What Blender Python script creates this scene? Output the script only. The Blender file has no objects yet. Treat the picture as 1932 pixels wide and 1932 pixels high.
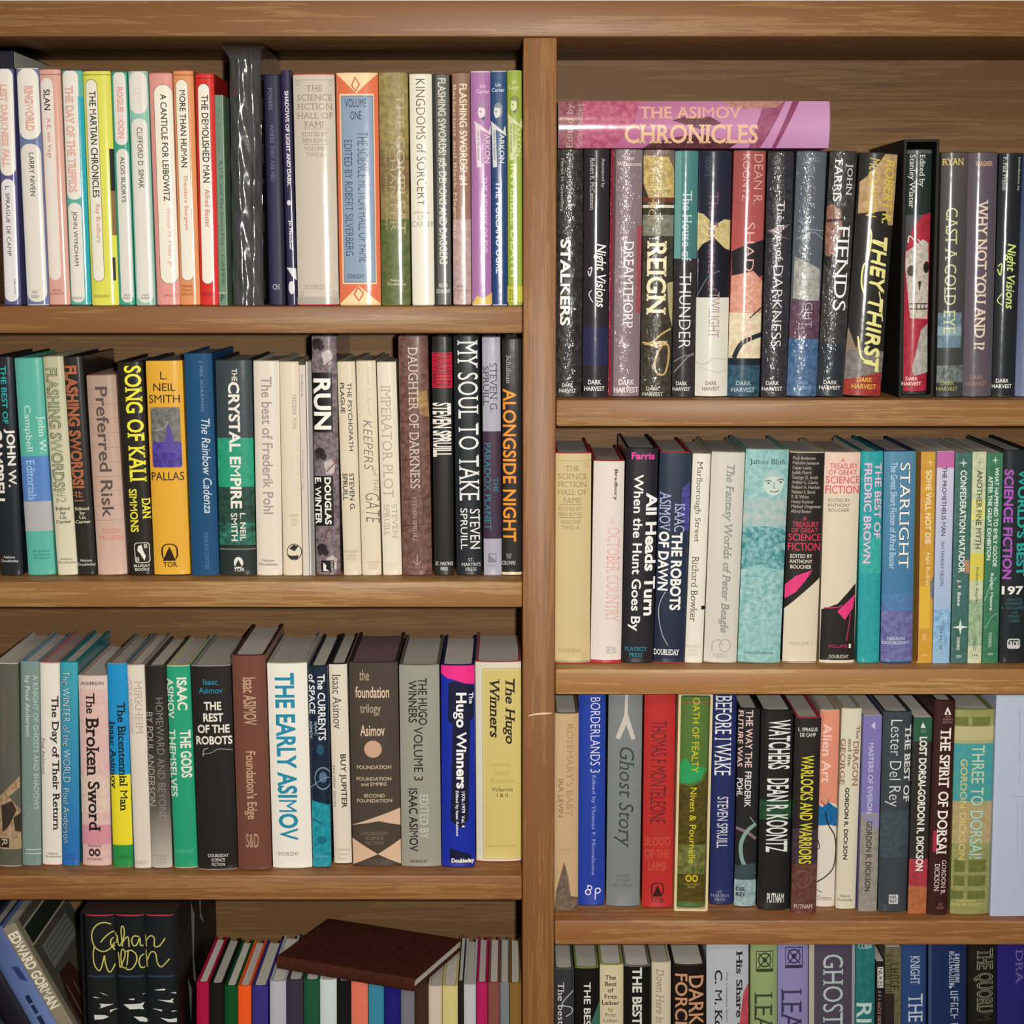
import bpy, math, random
from mathutils import Matrix, Vector
from mathutils.geometry import tessellate_polygon
random.seed(11)
SC=bpy.context.scene; COL=SC.collection
R=math.radians
# ------------------------------------------------------------------ camera, world, lights, exposure
cam=bpy.data.cameras.new('camera'); co=bpy.data.objects.new('camera',cam); COL.objects.link(co)
co.location=(0,-1.70,1.50); co.rotation_euler=(R(90-8.2),0,0)
cam.sensor_width=36; cam.sensor_height=36; cam.lens=36*3400/1932; cam.clip_start=.05
SC.camera=co
wd=bpy.data.worlds.new('room_light'); SC.world=wd; wd.use_nodes=True
bg=wd.node_tree.nodes['Background']; bg.inputs[0].default_value=(1.0,.93,.82,1); bg.inputs[1].default_value=.075
# the phone's flash beside its lens
fl=bpy.data.lights.new('phone_flash','SPOT'); fo=bpy.data.objects.new('phone_flash',fl); COL.objects.link(fo)
fo.location=(.07,-1.71,1.52); fo.rotation_euler=(R(90-7.5),0,R(2)); fl.energy=113; fl.shadow_soft_size=.016
fl.spot_size=R(84); fl.spot_blend=1.0; fl.color=(1.0,.975,.925)
# a warm lamp on the ceiling behind the photographer
la=bpy.data.lights.new('ceiling_lamp','AREA'); lo=bpy.data.objects.new('ceiling_lamp',la); COL.objects.link(lo)
lo.location=(-.1,-2.3,2.36); lo.rotation_euler=(R(50),0,0); la.shape='DISK'; la.size=.45; la.energy=13; la.color=(1.0,.86,.66)
vs=SC.view_settings
SC.display_settings.display_device='sRGB'
vs.view_transform='Standard'; vs.look='None'; vs.gamma=1; vs.use_curve_mapping=False; vs.exposure=0.0
# ------------------------------------------------------------------ helpers
def lin(h):
    h=h.lstrip('#'); o=[]
    for i in (0,2,4):
        c=int(h[i:i+2],16)/255
        o.append(c/12.92 if c<=.04045 else ((c+.055)/1.055)**2.4)
    return tuple(o)
def spec(c):
    """'#hex', 'n:#a:#b' mottled, 'g:#a:#b' running from top to bottom -> kind, a, b"""
    if c[0]=='#': a=lin(c); return 's',a,a
    k,a,b=c.split(':'); return k,lin(a),lin(b)
def mesh_obj(name,verts,faces,mat,parent=None,smooth=None):
    m=bpy.data.meshes.new(name); m.from_pydata(verts,[],faces); m.materials.append(mat); m.validate(); 
    if smooth is not None:
        m.polygons.foreach_set('use_smooth',[True]*len(m.polygons)); m.set_sharp_from_angle(angle=smooth)
    o=bpy.data.objects.new(name,m); COL.objects.link(o)
    if parent: o.parent=parent
    return o
def empty(name,loc=(0,0,0),rot=(0,0,0)):
    e=bpy.data.objects.new(name,None); e.empty_display_size=.05; COL.objects.link(e); e.location=loc; e.rotation_euler=rot; return e
def tag(o,label,cat,group=None):
    o['label']=label; o['category']=cat
    if group: o['group']=group
def box(x0,x1,y0,y1,z0,z1,bev=0,n=2):
    """vertices and faces of a box whose edges along its length are rounded"""
    import bmesh
    bm=bmesh.new()
    bmesh.ops.create_cube(bm,size=1,matrix=Matrix.Translation(((x0+x1)/2,(y0+y1)/2,(z0+z1)/2))@Matrix.Diagonal((x1-x0,y1-y0,z1-z0,1)))
    if bev: bmesh.ops.bevel(bm,geom=list(bm.edges),offset=bev,segments=n,affect='EDGES',profile=.5)
    v=[tuple(q.co) for q in bm.verts]; bm.verts.index_update(); f=[[q.index for q in fc.verts] for fc in bm.faces]; bm.free(); return v,f
# ------------------------------------------------------------------ materials
def nodemat(name):
    m=bpy.data.materials.new(name); m.use_nodes=True; nt=m.node_tree; b=nt.nodes['Principled BSDF']; return m,nt,b
def N(nt,t,**k):
    n=nt.nodes.new(t)
    for a,v in k.items(): setattr(n,a,v)
    return n
def printed(name,rough,coat,coat_rough,crinkle=0):
    """printed paper or cloth: colours come from the print itself (mesh colours), gloss from the wrapper"""
    m,nt,b=nodemat(name); L=nt.links.new
    a=N(nt,'ShaderNodeAttribute',attribute_name='ink'); a2=N(nt,'ShaderNodeAttribute',attribute_name='ink2')
    tc=N(nt,'ShaderNodeTexCoord'); nz=N(nt,'ShaderNodeTexNoise'); nz.inputs['Scale'].default_value=190; nz.inputs['Detail'].default_value=4; nz.inputs['Roughness'].default_value=.65
    L(tc.outputs['Object'],nz.inputs['Vector'])
    rp=N(nt,'ShaderNodeValToRGB'); rp.color_ramp.elements[0].position=.38; rp.color_ramp.elements[1].position=.62; L(nz.outputs['Fac'],rp.inputs['Fac'])
    mx=N(nt,'ShaderNodeMix',data_type='RGBA'); L(rp.outputs['Color'],mx.inputs[0]); L(a.outputs['Color'],mx.inputs[6]); L(a2.outputs['Color'],mx.inputs[7])
    L(mx.outputs[2],b.inputs['Base Color'])
    b.inputs['Roughness'].default_value=rough; b.inputs['Specular IOR Level'].default_value=.12
    b.inputs['Coat Weight'].default_value=coat; b.inputs['Coat Roughness'].default_value=coat_rough
    if crinkle:
        mp=N(nt,'ShaderNodeMapping'); mp.inputs['Scale'].default_value=(1,1,.6); L(tc.outputs['Object'],mp.inputs['Vector'])
        vo=N(nt,'ShaderNodeTexNoise'); vo.inputs['Scale'].default_value=210; vo.inputs['Detail'].default_value=2.5; vo.inputs['Distortion'].default_value=1.6; L(mp.outputs['Vector'],vo.inputs['Vector'])
        bp=N(nt,'ShaderNodeBump'); bp.inputs['Strength'].default_value=crinkle; bp.inputs['Distance'].default_value=.0013; L(vo.outputs['Fac'],bp.inputs['Height']); L(bp.outputs['Normal'],b.inputs['Coat Normal'])
    else:
        wv=N(nt,'ShaderNodeTexNoise'); wv.inputs['Scale'].default_value=45; wv.inputs['Detail'].default_value=2; L(tc.outputs['Object'],wv.inputs['Vector'])
        bp=N(nt,'ShaderNodeBump'); bp.inputs['Strength'].default_value=.12; bp.inputs['Distance'].default_value=.002; L(wv.outputs['Fac'],bp.inputs['Height']); L(bp.outputs['Normal'],b.inputs['Coat Normal'])
    return m
MAT={'m':printed('matte_paper_print',.55,.15,.4),'g':printed('glossy_jacket_print',.45,.75,.13),'k':printed('shrink_wrapped_print',.45,1.0,.06,.8),'c':printed('cloth_binding',.75,.08,.4)}
def paper():
    m,nt,b=nodemat('page_edges'); L=nt.links.new
    tc=N(nt,'ShaderNodeTexCoord'); mp=N(nt,'ShaderNodeMapping'); mp.inputs['Scale'].default_value=(2600,30,30); L(tc.outputs['Object'],mp.inputs['Vector'])
    nz=N(nt,'ShaderNodeTexNoise'); nz.inputs['Scale'].default_value=1; nz.inputs['Detail'].default_value=2; L(mp.outputs['Vector'],nz.inputs['Vector'])
    oi=N(nt,'ShaderNodeObjectInfo'); a=N(nt,'ShaderNodeAttribute',attribute_name='ink')
    mx=N(nt,'ShaderNodeMix',data_type='RGBA',blend_type='MULTIPLY'); mx.inputs[0].default_value=.35; L(a.outputs['Color'],mx.inputs[6]); L(nz.outputs['Color'],mx.inputs[7])
    bc=N(nt,'ShaderNodeMapRange'); bc.inputs[3].default_value=.82; bc.inputs[4].default_value=1.15; L(oi.outputs['Random'],bc.inputs[0])
    m2=N(nt,'ShaderNodeVectorMath',operation='SCALE'); L(mx.outputs[2],m2.inputs[0]); L(bc.outputs[0],m2.inputs['Scale']); L(m2.outputs[0],b.inputs['Base Color'])
    b.inputs['Roughness'].default_value=.9; b.inputs['Specular IOR Level'].default_value=.15
    bp=N(nt,'ShaderNodeBump'); bp.inputs['Strength'].default_value=.3; bp.inputs['Distance'].default_value=.0005; L(nz.outputs['Fac'],bp.inputs['Height']); L(bp.outputs['Normal'],b.inputs['Normal'])
    return m
PAPER=paper()
def wood(name,axis,c0,c1,c2,rough=.5,fine=1.0,coat=.12):
    m,nt,b=nodemat(name); L=nt.links.new
    tc=N(nt,'ShaderNodeTexCoord'); oi=N(nt,'ShaderNodeObjectInfo')
    off=N(nt,'ShaderNodeVectorMath',operation='SCALE'); off.inputs[0].default_value=(7.3,3.1,5.7); L(oi.outputs['Random'],off.inputs['Scale'])
    ad=N(nt,'ShaderNodeVectorMath',operation='ADD'); L(tc.outputs['Object'],ad.inputs[0]); L(off.outputs[0],ad.inputs[1])
    s={'x':(1.9,30,62),'z':(62,30,1.9)}[axis]
    mp=N(nt,'ShaderNodeMapping'); mp.inputs['Scale'].default_value=s; L(ad.outputs[0],mp.inputs['Vector'])
    n1=N(nt,'ShaderNodeTexNoise'); n1.inputs['Scale'].default_value=1.6; n1.inputs['Detail'].default_value=6; n1.inputs['Roughness'].default_value=.62; n1.inputs['Distortion'].default_value=.9; L(mp.outputs['Vector'],n1.inputs['Vector'])
    s2={'x':(14,380,560),'z':(560,380,14)}[axis]
    mp2=N(nt,'ShaderNodeMapping'); mp2.inputs['Scale'].default_value=tuple(q*fine for q in s2); L(ad.outputs[0],mp2.inputs['Vector'])
    n2=N(nt,'ShaderNodeTexNoise'); n2.inputs['Scale'].default_value=1; n2.inputs['Detail'].default_value=6; n2.inputs['Roughness'].default_value=.7; L(mp2.outputs['Vector'],n2.inputs['Vector'])
    n3=N(nt,'ShaderNodeTexNoise'); n3.inputs['Scale'].default_value=5; n3.inputs['Detail'].default_value=3; L(ad.outputs[0],n3.inputs['Vector'])
    a1=N(nt,'ShaderNodeMath',operation='MULTIPLY_ADD'); a1.inputs[1].default_value=.62; L(n2.outputs['Fac'],a1.inputs[0]); L(n1.outputs['Fac'],a1.inputs[2])
    a2=N(nt,'ShaderNodeMath',operation='MULTIPLY_ADD'); a2.inputs[1].default_value=.45; L(n3.outputs['Fac'],a2.inputs[0]); L(a1.outputs[0],a2.inputs[2])
    rp=N(nt,'ShaderNodeValToRGB'); e=rp.color_ramp.elements; e[0].position=.74; e[0].color=lin(c0)+(1,); e[1].position=1.26; e[1].color=lin(c2)+(1,)
    q=e.new(1.0); q.color=lin(c1)+(1,)
    L(a2.outputs[0],rp.inputs['Fac'])
    st=N(nt,'ShaderNodeMix',data_type='RGBA',blend_type='MULTIPLY'); st.inputs[0].default_value=1; L(rp.outputs['Color'],st.inputs[6]); L(oi.outputs['Color'],st.inputs[7]); L(st.outputs[2],b.inputs['Base Color'])   # per-board tint multiplied into the wood colour
    b.inputs['Roughness'].default_value=rough; b.inputs['Coat Weight'].default_value=coat; b.inputs['Coat Roughness'].default_value=.35; b.inputs['Specular IOR Level'].default_value=.3
    bp=N(nt,'ShaderNodeBump'); bp.inputs['Strength'].default_value=.15; bp.inputs['Distance'].default_value=.001; L(a1.outputs[0],bp.inputs['Height']); L(bp.outputs['Normal'],b.inputs['Normal'])
    return m
WOOD_H=wood('stained_board_grain_lengthwise','x','#654022','#8b5e36','#a87d4e')
WOOD_V=wood('stained_upright_grain','z','#633f20','#80532c','#986a3c')
PLY=wood('plywood_back_panel','x','#553a1d','#6a4a28','#7d5c36',.65,.5,.05)
def plain(name,c,rough=.8):
    m,nt,b=nodemat(name); L=nt.links.new
    tc=N(nt,'ShaderNodeTexCoord'); nz=N(nt,'ShaderNodeTexNoise'); nz.inputs['Scale'].default_value=60; nz.inputs['Detail'].default_value=4; L(tc.outputs['Object'],nz.inputs['Vector'])
    rp=N(nt,'ShaderNodeValToRGB'); a=lin(c); rp.color_ramp.elements[0].color=tuple(q*.9 for q in a)+(1,); rp.color_ramp.elements[1].color=tuple(min(1,q*1.08) for q in a)+(1,); L(nz.outputs['Fac'],rp.inputs['Fac']); L(rp.outputs['Color'],b.inputs['Base Color'])
    b.inputs['Roughness'].default_value=rough; b.inputs['Specular IOR Level'].default_value=.25
    return m
# ------------------------------------------------------------------ the room
def struct(name,b,mat):
    o=mesh_obj(name,*b,mat); o['kind']='structure'; return o
struct('floor',box(-2.2,2.2,-3.2,.26,-.06,0),plain('floor_boards','#6b5138',.6))
struct('wall_back',box(-2.2,2.2,.235,.30,0,2.6),plain('wall_paint','#d9d2c6'))
# ------------------------------------------------------------------ the bookcase
Z={'l1': 1.4501, 'l2': 1.18779, 'l3': 0.89442, 'r1': 1.36226, 'r2': 1.10177, 'r3': 0.84823, 'l4': 0.62939, 'r4': 0.58059}
TOPU,TOPT=1.69584,1.72819
DIV=(0.0102, 0.04154)
TH=.0256; LX,RX=-.555,.575; SW=.032; BACK=.200
def part(name,b,mat,parent,label=None,tint=(1,1,1)):
    o=mesh_obj(name,*b,mat,parent,smooth=R(40))
    if label: o['label']=label
    o.color=tint+(1,)
    return o
bc=empty('bookcase'); tag(bc,'brown stained wooden bookcase of two bays with thick shelves and a central upright','bookcase')
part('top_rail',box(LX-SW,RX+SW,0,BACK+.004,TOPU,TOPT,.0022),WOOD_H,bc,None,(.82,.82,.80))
part('back_panel',box(LX-SW,RX+SW,BACK+.0005,BACK+.012,.06,TOPU-.0003),PLY,bc,'darker plywood back panel')
for x0,x1,nm in ((LX-SW,LX,'upright'),(DIV[0],DIV[1],'upright'),(RX,RX+SW,'upright')):
    part(nm,box(x0,x1,0,BACK,.0005,TOPU-.0003,.002),WOOD_V,bc)
up=[o for o in bc.children if o.name.startswith('upright')][1]
# a pale scratch across the central upright
me=up.data; nv=len(me.vertices); sx=(DIV[0]+DIV[1])/2
pts=[(-.010,1.0552),(-.004,1.0562),(.006,1.0570),(.013,1.0579),(.013,1.0586),(.005,1.0588),(-.003,1.0581),(-.009,1.0566)]
V0=[tuple(v.co) for v in me.vertices]+[(sx+a,-.00015,z) for a,z in pts]; F0=[tuple(p.vertices) for p in me.polygons]+[tuple(range(nv,nv+len(pts)))]
up.data=bpy.data.meshes.new('upright'); up.data.from_pydata(V0,[],F0); up.data.materials.append(WOOD_V); up.data.materials.append(plain('bare_wood_scratch','#dcc0a0'))
up.data.polygons[len(F0)-1].material_index=1; up.data.polygons.foreach_set('use_smooth',[True]*len(F0)); up.data.set_sharp_from_angle(angle=R(40))
BOARD_TINT=dict(l1=(.86,.86,.82),l2=(1.1,1.16,1.08),l3=(.93,.86,.8),l4=(1,1,1),r1=(.98,1.02,1.02),r2=(1.3,1.42,1.4),r3=(1.06,1.0,1.0),r4=(1,1,1))  # tint per shelf, lightest on the second shelf of each bay
for k in BOARD_TINT:
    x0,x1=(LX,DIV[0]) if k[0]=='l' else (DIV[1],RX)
    part('shelf',box(x0+.0002,x1-.0002,.0006,BACK,Z[k]-TH,Z[k],.0022),WOOD_H,bc,None,BOARD_TINT[k])
for x0,x1 in ((LX,DIV[0]),(DIV[1],RX)):
    part('shelf',box(x0+.0002,x1-.0002,.0006,BACK,.33-TH,.33,.0022),WOOD_H,bc)
    part('shelf',box(x0+.0002,x1-.0002,.0006,BACK,.09-TH,.09,.0022),WOOD_H,bc)
    part('kick_board',box(x0+.0002,x1-.0002,.02,.036,.001,.09-TH-.0003,.001),WOOD_H,bc)

BOOKS=[
["J","g","#5c5a88",-0.47171,0.012,1.45044,0.01543,0.21876,0.14547,0.00543,"#3c3c58",0,"white and indigo hardcover at the outer end of the top shelf","hardcovers on the top shelf by the plastic bag",[["r",0.0282,0.0007,0.9616,0.4498,"#e9e4da",0.5],["r",0.0502,0.4632,0.8883,0.9841,"#e4dfe0",0.5],["t","LEST DARKNESS FALL",0.1851,0.069,0.6042,0.4132,"#d9765c","o"],["t","L. SPRAGUE DE CAMP",0.3023,0.4932,0.55,0.7889,"#2b2826","s"],["t","NELSON",0.6468,0.887,0.7421,0.9515,"#2b2826","s"]]],
["J","g","#6f7aa2",-0.44793,0.012,1.45049,0.02063,0.21877,0.1469,-0.00884,"#c9c2b8",0,"white hardcover with two rounded panels split by a slate blue gap","hardcovers on the top shelf by the plastic bag",[["r",0.027,0.002,0.9781,0.2975,"#e9e4da",0.45],["r",0.035,0.3161,0.9425,0.9848,"#e2dcd2",0.45],["t","RINGWORLD",0.34,0.0755,0.7189,0.2617,"#d2574c","o"],["t","LARRY NIVEN",0.4136,0.3533,0.6409,0.5347,"#2b2826","s"],["h","NELSON\nDOUBLEDAY",0.2282,0.9365,0.5927,0.9692,"#4a4440","s"]]],
["J","g","#d9a596",-0.4272,0.012,1.45049,0.01921,0.21805,0.14754,-0.00902,"#8a5a50",0,"pale pink hardcover with one long white title panel","hardcovers on the top shelf by the plastic bag",[["r",-0.04,0.0224,1.04,0.025,"#5a3a34"],["r",0.0524,0.0395,0.6426,0.8914,"#e8ddd4",0.5],["t","SLAN",0.1757,0.0857,0.4867,0.173,"#2b2826","b"],["t","A.E. van Vogt",0.2171,0.2048,0.4715,0.3745,"#c4766a","s"],["h","NELSON\nDOUBLEDAY",0.0639,0.9309,0.7653,0.9547,"#7a4a44","s"]]],
["J","g","#5fae9f",-0.4072,0.012,1.45045,0.01857,0.21704,0.14931,-0.00533,"#2a6a70",0,"white hardcover with a bright cyan stripe down one edge","hardcovers on the top shelf by the plastic bag",[["r",0.0157,0.0007,0.7917,0.5465,"#e9e4da",0.45],["r",0.0391,0.5607,0.7177,0.9867,"#e6e0d6",0.45],["r",0.7466,0.1113,1.04,0.9874,"#27a3b4"],["t","THE DAY OF THE TRIFFIDS",0.1123,0.0682,0.5356,0.5162,"#d9785f","o"],["t","JOHN WYNDHAM",0.212,0.5972,0.4959,0.8294,"#2b2826","s"],["h","DOUBLEDAY",0.0631,0.9634,0.6415,0.973,"#4a4440","s"]]],
["J","g","#dcd95a",-0.38425,0.012,1.45049,0.02526,0.21589,0.14688,-0.00733,"#d8d060",0,"bright yellow hardcover with a long white title panel","hardcovers on the top shelf by the plastic bag",[["r",-0.04,0.014,1.04,0.0166,"#5c5a20"],["r",0.0788,0.0339,0.5284,0.8972,"#6a6630",0.5],["r",0.0949,0.0366,0.5105,0.8951,"#ebe7d6",0.5],["t","THE MARTIAN CHRONICLES",0.2037,0.0833,0.4606,0.5353,"#2b2826","b"],["t","Ray Bradbury",0.2482,0.5645,0.4589,0.7313,"#c47c70","s"],["r",0.8627,0.3279,1.04,0.5068,"#2e2a24"],["r",0.8637,0.5068,1.04,0.6972,"#8a6a4a"],["r",0.8307,0.7929,0.9315,0.8924,"#3a3426"],["h","DOUBLEDAY",0.095,0.9543,0.6928,0.966,"#6a6630","s"]]],
["J","g","#3f9f86",-0.36362,0.012,1.45044,0.01446,0.2156,0.14907,-0.00575,"#2f7f68",0,"hardcover with green edges and two white panels, red title letters","hardcovers on the top shelf by the plastic bag",[["r",0.1309,0.0007,0.9188,0.3115,"#dfdad2",0.5],["r",0.1547,0.327,0.9452,0.988,"#dcd7cf",0.5],["t","ROGUE MOON",0.338,0.0653,0.7423,0.2818,"#d4524c","o"],["t","ALGIS BUDRYS",0.41,0.3607,0.6939,0.5551,"#2b2826","s"],["h","NELSON\nDOUBLEDAY",0.2389,0.9508,0.9326,0.9728,"#4a4440","s"]]],
["J","g","#8cc0ae",-0.34598,0.012,1.45046,0.01801,0.21589,0.13835,-0.00642,"#b8b0a0",0,"pale mint hardcover with off-white panels and faint title","hardcovers on the top shelf by the plastic bag",[["r",0.0527,0.0007,0.9467,0.1808,"#e2ddd4",0.5],["r",0.0825,0.1989,0.9098,0.9901,"#dfdad1",0.5],["t","CITY",0.2665,0.0666,0.649,0.1447,"#cfc6bc","o"],["t","CLIFFORD D. SIMAK",0.3627,0.2371,0.6453,0.4967,"#44403c","s"],["h","NELSON\nDOUBLEDAY",0.2796,0.9508,0.7904,0.9729,"#4a4440","s"]]],
["J","g","#dd9890",-0.32446,0.012,1.4505,0.02131,0.21445,0.14359,-0.00951,"#b86a60",0,"salmon pink hardcover with a long white panel, widest of the pinks","hardcovers on the top shelf by the plastic bag",[["r",0.1831,0.0489,1.0,0.9076,"#6a4440",0.5],["r",0.2032,0.0509,0.9873,0.9055,"#ece6d6",0.5],["t","A CANTICLE FOR LEIBOWITZ",0.4658,0.0906,0.7502,0.5486,"#2b2826","b"],["t","Walter M. Miller, Jr.",0.5275,0.5752,0.7617,0.8343,"#dc9a92","s"],["h","LIPPINCOTT",0.3201,0.9519,0.882,0.963,"#8a4a44","s"]]],
["J","g","#dd9360",-0.30401,0.012,1.45046,0.01838,0.21661,0.14932,-0.00647,"#a85a38",0,"orange hardcover with a white title panel beside the red one","hardcovers on the top shelf by the plastic bag",[["r",-0.04,0.0186,1.04,0.0212,"#6a3a20"],["r",0.1036,0.0378,0.7431,0.8948,"#6a4a34",0.5],["r",0.1252,0.0398,0.7201,0.8927,"#ece6d6",0.5],["t","MORE THAN HUMAN",0.2874,0.083,0.6011,0.4087,"#2b2826","b"],["t","Theodore Sturgeon",0.3184,0.441,0.5817,0.6758,"#c4604c","s"],["h","FARRAR\nSTRAUS\nGIROUX",0.0885,0.9112,0.6834,0.9579,"#7a3a20","s"]]],
["J","g","#d2302c",-0.28566,0.012,1.45041,0.01711,0.21372,0.14579,0.00106,"#b02824",0,"bright red hardcover with a white title panel","hardcovers on the top shelf by the plastic bag",[["r",-0.04,0.0188,1.04,0.0215,"#5a1414"],["r",0.1152,0.0417,0.7652,0.9072,"#6a1a18",0.5],["r",0.1371,0.0444,0.7419,0.9052,"#ece6d6",0.5],["t","THE DEMOLISHED MAN",0.3056,0.0909,0.6858,0.4663,"#2b2826","b"],["t","Alfred Bester",0.3792,0.495,0.6513,0.6611,"#b4544c","s"],["h","DOUBLEDAY",0.1253,0.9434,0.7032,0.9573,"#5a1414","s"]]],
["P","m","#6c8670",-0.27254,0.012,1.4504,0.00776,0.19425,0.11081,0.00065,"",0,"thin sage green paperback, shorter than the red hardcover next to it","hardcovers on the top shelf by the plastic bag",[["r",0.9077,0.0,1.04,0.9959,"#93a890"],["t","R.U.R. and The Insect Play",0.3099,0.3094,0.7325,0.7167,"#2c4a3c","f"],["t","THE BROTHERS",0.1758,0.0557,0.5131,0.2719,"#55725e","f"],["t","CAPEK",0.3893,0.7547,0.7421,0.9071,"#2c4a3c","f"],["r",-0.04,0.9377,1.04,0.9416,"#c8ccb4"],["h","P",0.2305,0.9492,0.6661,0.9798,"#26382c","b"]]],
["J","m","#1b1a2e",-0.22172,0.012,1.45044,0.0156,0.21301,0.13936,-0.00494,"#1a1a30",0,"dark navy hardcover with a paler spine strip, beside the plastic bag","hardcovers on the top shelf by the plastic bag",[["r",0.1244,0.002,0.7494,0.9941,"#272642"],["t","POWERS",0.2506,0.0574,0.4822,0.1521,"#75738f","f"],["t","WHERE THEY ARE HID",0.3105,0.2132,0.5409,0.4576,"#6c6a88","f"],["h","CH",0.263,0.9069,0.6692,0.9306,"#c4c0cc","f"]]],
["J","g","#2a2646",-0.20732,0.012,1.45045,0.00876,0.21691,0.14363,-0.0125,"#3c3450",0,"thin midnight blue hardcover with white letters down its edge","hardcovers on the top shelf by the plastic bag",[["t","SHADOWS OF LIGHT AND DARK",0.3311,0.0875,0.72,0.4902,"#e6e2ea","F"],["c",0.4484,0.5597,0.1984,0.0115,"#d8d4dc"],["t","Jo Fletcher",0.3086,0.6341,0.6716,0.7611,"#e6e2ea","F"],["p",[[0.0056,0.8361],[0.9773,0.8402],[1.0288,0.8928],[0.627,0.8791]],"#d8d6dc"],["c",0.4812,0.9236,0.3216,0.0288,"#d8d6dc"]]],
["J","g","#c6bcae",-0.18305,0.012,1.45052,0.03836,0.21344,0.14096,-0.00608,"#c22c3c",0,"wide grey-beige hardcover with a centred title and red top edge","hardcovers on the top shelf by the plastic bag",[["r",-0.04,0.0256,1.04,0.0276,"#9a8e80"],["c",0.1163,0.0404,0.0533,0.0094,"#9a8e80"],["c",0.1163,0.0404,0.0419,0.0074,"#c6bcae"],["c",0.9082,0.0404,0.0533,0.0094,"#9a8e80"],["c",0.9082,0.0404,0.0419,0.0074,"#c6bcae"],["h","THE\nSCIENCE\nFICTION\nHALL OF\nFAME",0.0842,0.0492,0.951,0.2297,"#8f8273","f"],["r",0.2361,0.2352,0.8489,0.2372,"#8f8273"],["h","EDITED BY\nBEN BOVA",0.2007,0.2488,0.8219,0.2943,"#8f8273","f"],["r",0.2354,0.3004,0.8341,0.3025,"#8f8273"],["h","VOLUME\nTWO B",0.2389,0.3113,0.7383,0.3549,"#8f8273","f"],["h","DOUBLEDAY",0.1866,0.9098,0.836,0.9293,"#9a8c74","f"],["c",0.1125,0.9474,0.0548,0.0098,"#9a8e80"],["c",0.1125,0.9474,0.0431,0.0077,"#c6bcae"],["c",0.9152,0.9474,0.0548,0.0098,"#9a8e80"],["c",0.9152,0.9474,0.0431,0.0077,"#c6bcae"],["r",-0.04,0.9627,1.04,0.9648,"#9a8e80"],["r",-0.04,0.9669,1.04,0.9962,"#aaa498"]]],
["J","g","#d8714c",-0.14323,0.012,1.45048,0.03872,0.21445,0.14453,-0.00416,"#e8c89c",0,"orange hardcover with a tall blue-grey title panel and peach diamonds","hardcovers on the top shelf by the plastic bag",[["p",[[0.0144,0.0047],[0.9848,0.0047],[0.4847,0.0865]],"#f0d2a4"],["p",[[0.4614,0.0141],[0.5778,0.0503],[0.4701,0.0825],[0.3604,0.0543]],"#c8643c"],["p",[[0.4642,0.0248],[0.5404,0.0503],[0.471,0.0731],[0.3979,0.0543]],"#f0d2a4"],["r",0.076,0.0892,0.9043,0.9075,"#eec8a0"],["r",0.1126,0.0973,0.8812,0.9006,"#6c7c94"],["r",0.1272,0.1006,0.866,0.8964,"#879bb4"],["h","VOLUME\nONE",0.2078,0.1107,0.7192,0.1996,"#2c2c40","s"],["t","THE SCIENCE FICTION HALL OF FAME",0.4886,0.2523,0.7417,0.8121,"#2c2c44","l"],["t","EDITED BY ROBERT SILVERBERG",0.1714,0.2861,0.3606,0.7846,"#2c2c44","l"],["h","DOUBLEDAY",0.2092,0.8632,0.6067,0.8826,"#2c2c44","s"],["p",[[0.0083,0.9934],[0.9885,0.9934],[0.4704,0.9144]],"#f0d2a4"],["p",[[0.4547,0.9158],[0.6002,0.9491],[0.4717,0.9851],[0.334,0.9518]],"#c8643c"],["p",[[0.4576,0.9269],[0.5611,0.9491],[0.4687,0.9754],[0.3809,0.9518]],"#f0d2a4"]]],
["J","g","n:#96875a:#786c44",-0.10928,0.012,1.45046,0.02712,0.21517,0.14489,-0.00489,"#7a6c30",0,"olive brown mottled hardcover with dim serif lettering","hardcovers on the top shelf by the plastic bag",[["r",-0.04,0.0,1.04,0.302,"n:#a2925e:#84764a"],["r",-0.04,0.356,1.04,0.5051,"n:#8a7050:#6c5c3c"],["r",-0.04,0.6278,1.04,0.9962,"n:#4c6034:#6a6c40"],["t","THE COMPLEAT",0.5723,0.0869,0.8576,0.6893,"#b8a67a","f"],["t","ENCHANTER",0.3394,0.2077,0.5475,0.6838,"#a89668","f"],["t","de Camp & Pratt",0.1388,0.3425,0.2808,0.6756,"#a89670","f"],["h","Nelson\nDoubleday",0.2101,0.8857,0.8598,0.9161,"#d8d4b8","f"]]],
["J","g","#e2decd",-0.08363,0.012,1.45047,0.02078,0.21344,0.13816,-0.00645,"#cfc8b4",0,"cream hardcover with a slim black title and no pictures","hardcovers on the top shelf by the plastic bag",[["t","KINGDOMS of SORCERY",0.2843,0.0222,0.6959,0.5663,"#34322e","l"],["h","edited by",0.1394,0.589,0.8506,0.6014,"#7c766a","s"],["h","LIN",0.3212,0.6055,0.6773,0.6262,"#8a8478","l"],["h","CARTER",0.0457,0.633,1.0161,0.6565,"#8a8478","l"]]],
["J","g","#5e5e5a",-0.065,0.012,1.45044,0.01528,0.21344,0.1406,-0.00524,"#3c3c3a",0,"charcoal grey hardcover with condensed pale capitals","hardcovers on the top shelf by the plastic bag",[["r",-0.04,0.0,0.1905,0.9976,"#3c3c3a"],["t","FLASHING SWORDS! #5: DEMONS AND DAGGERS",0.2638,0.0188,0.7972,0.8196,"#cfcabc","b"],["h","NELSON\nDOUBLEDAY",0.1073,0.9029,0.9337,0.9467,"#cfcabc","b"]]],
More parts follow.
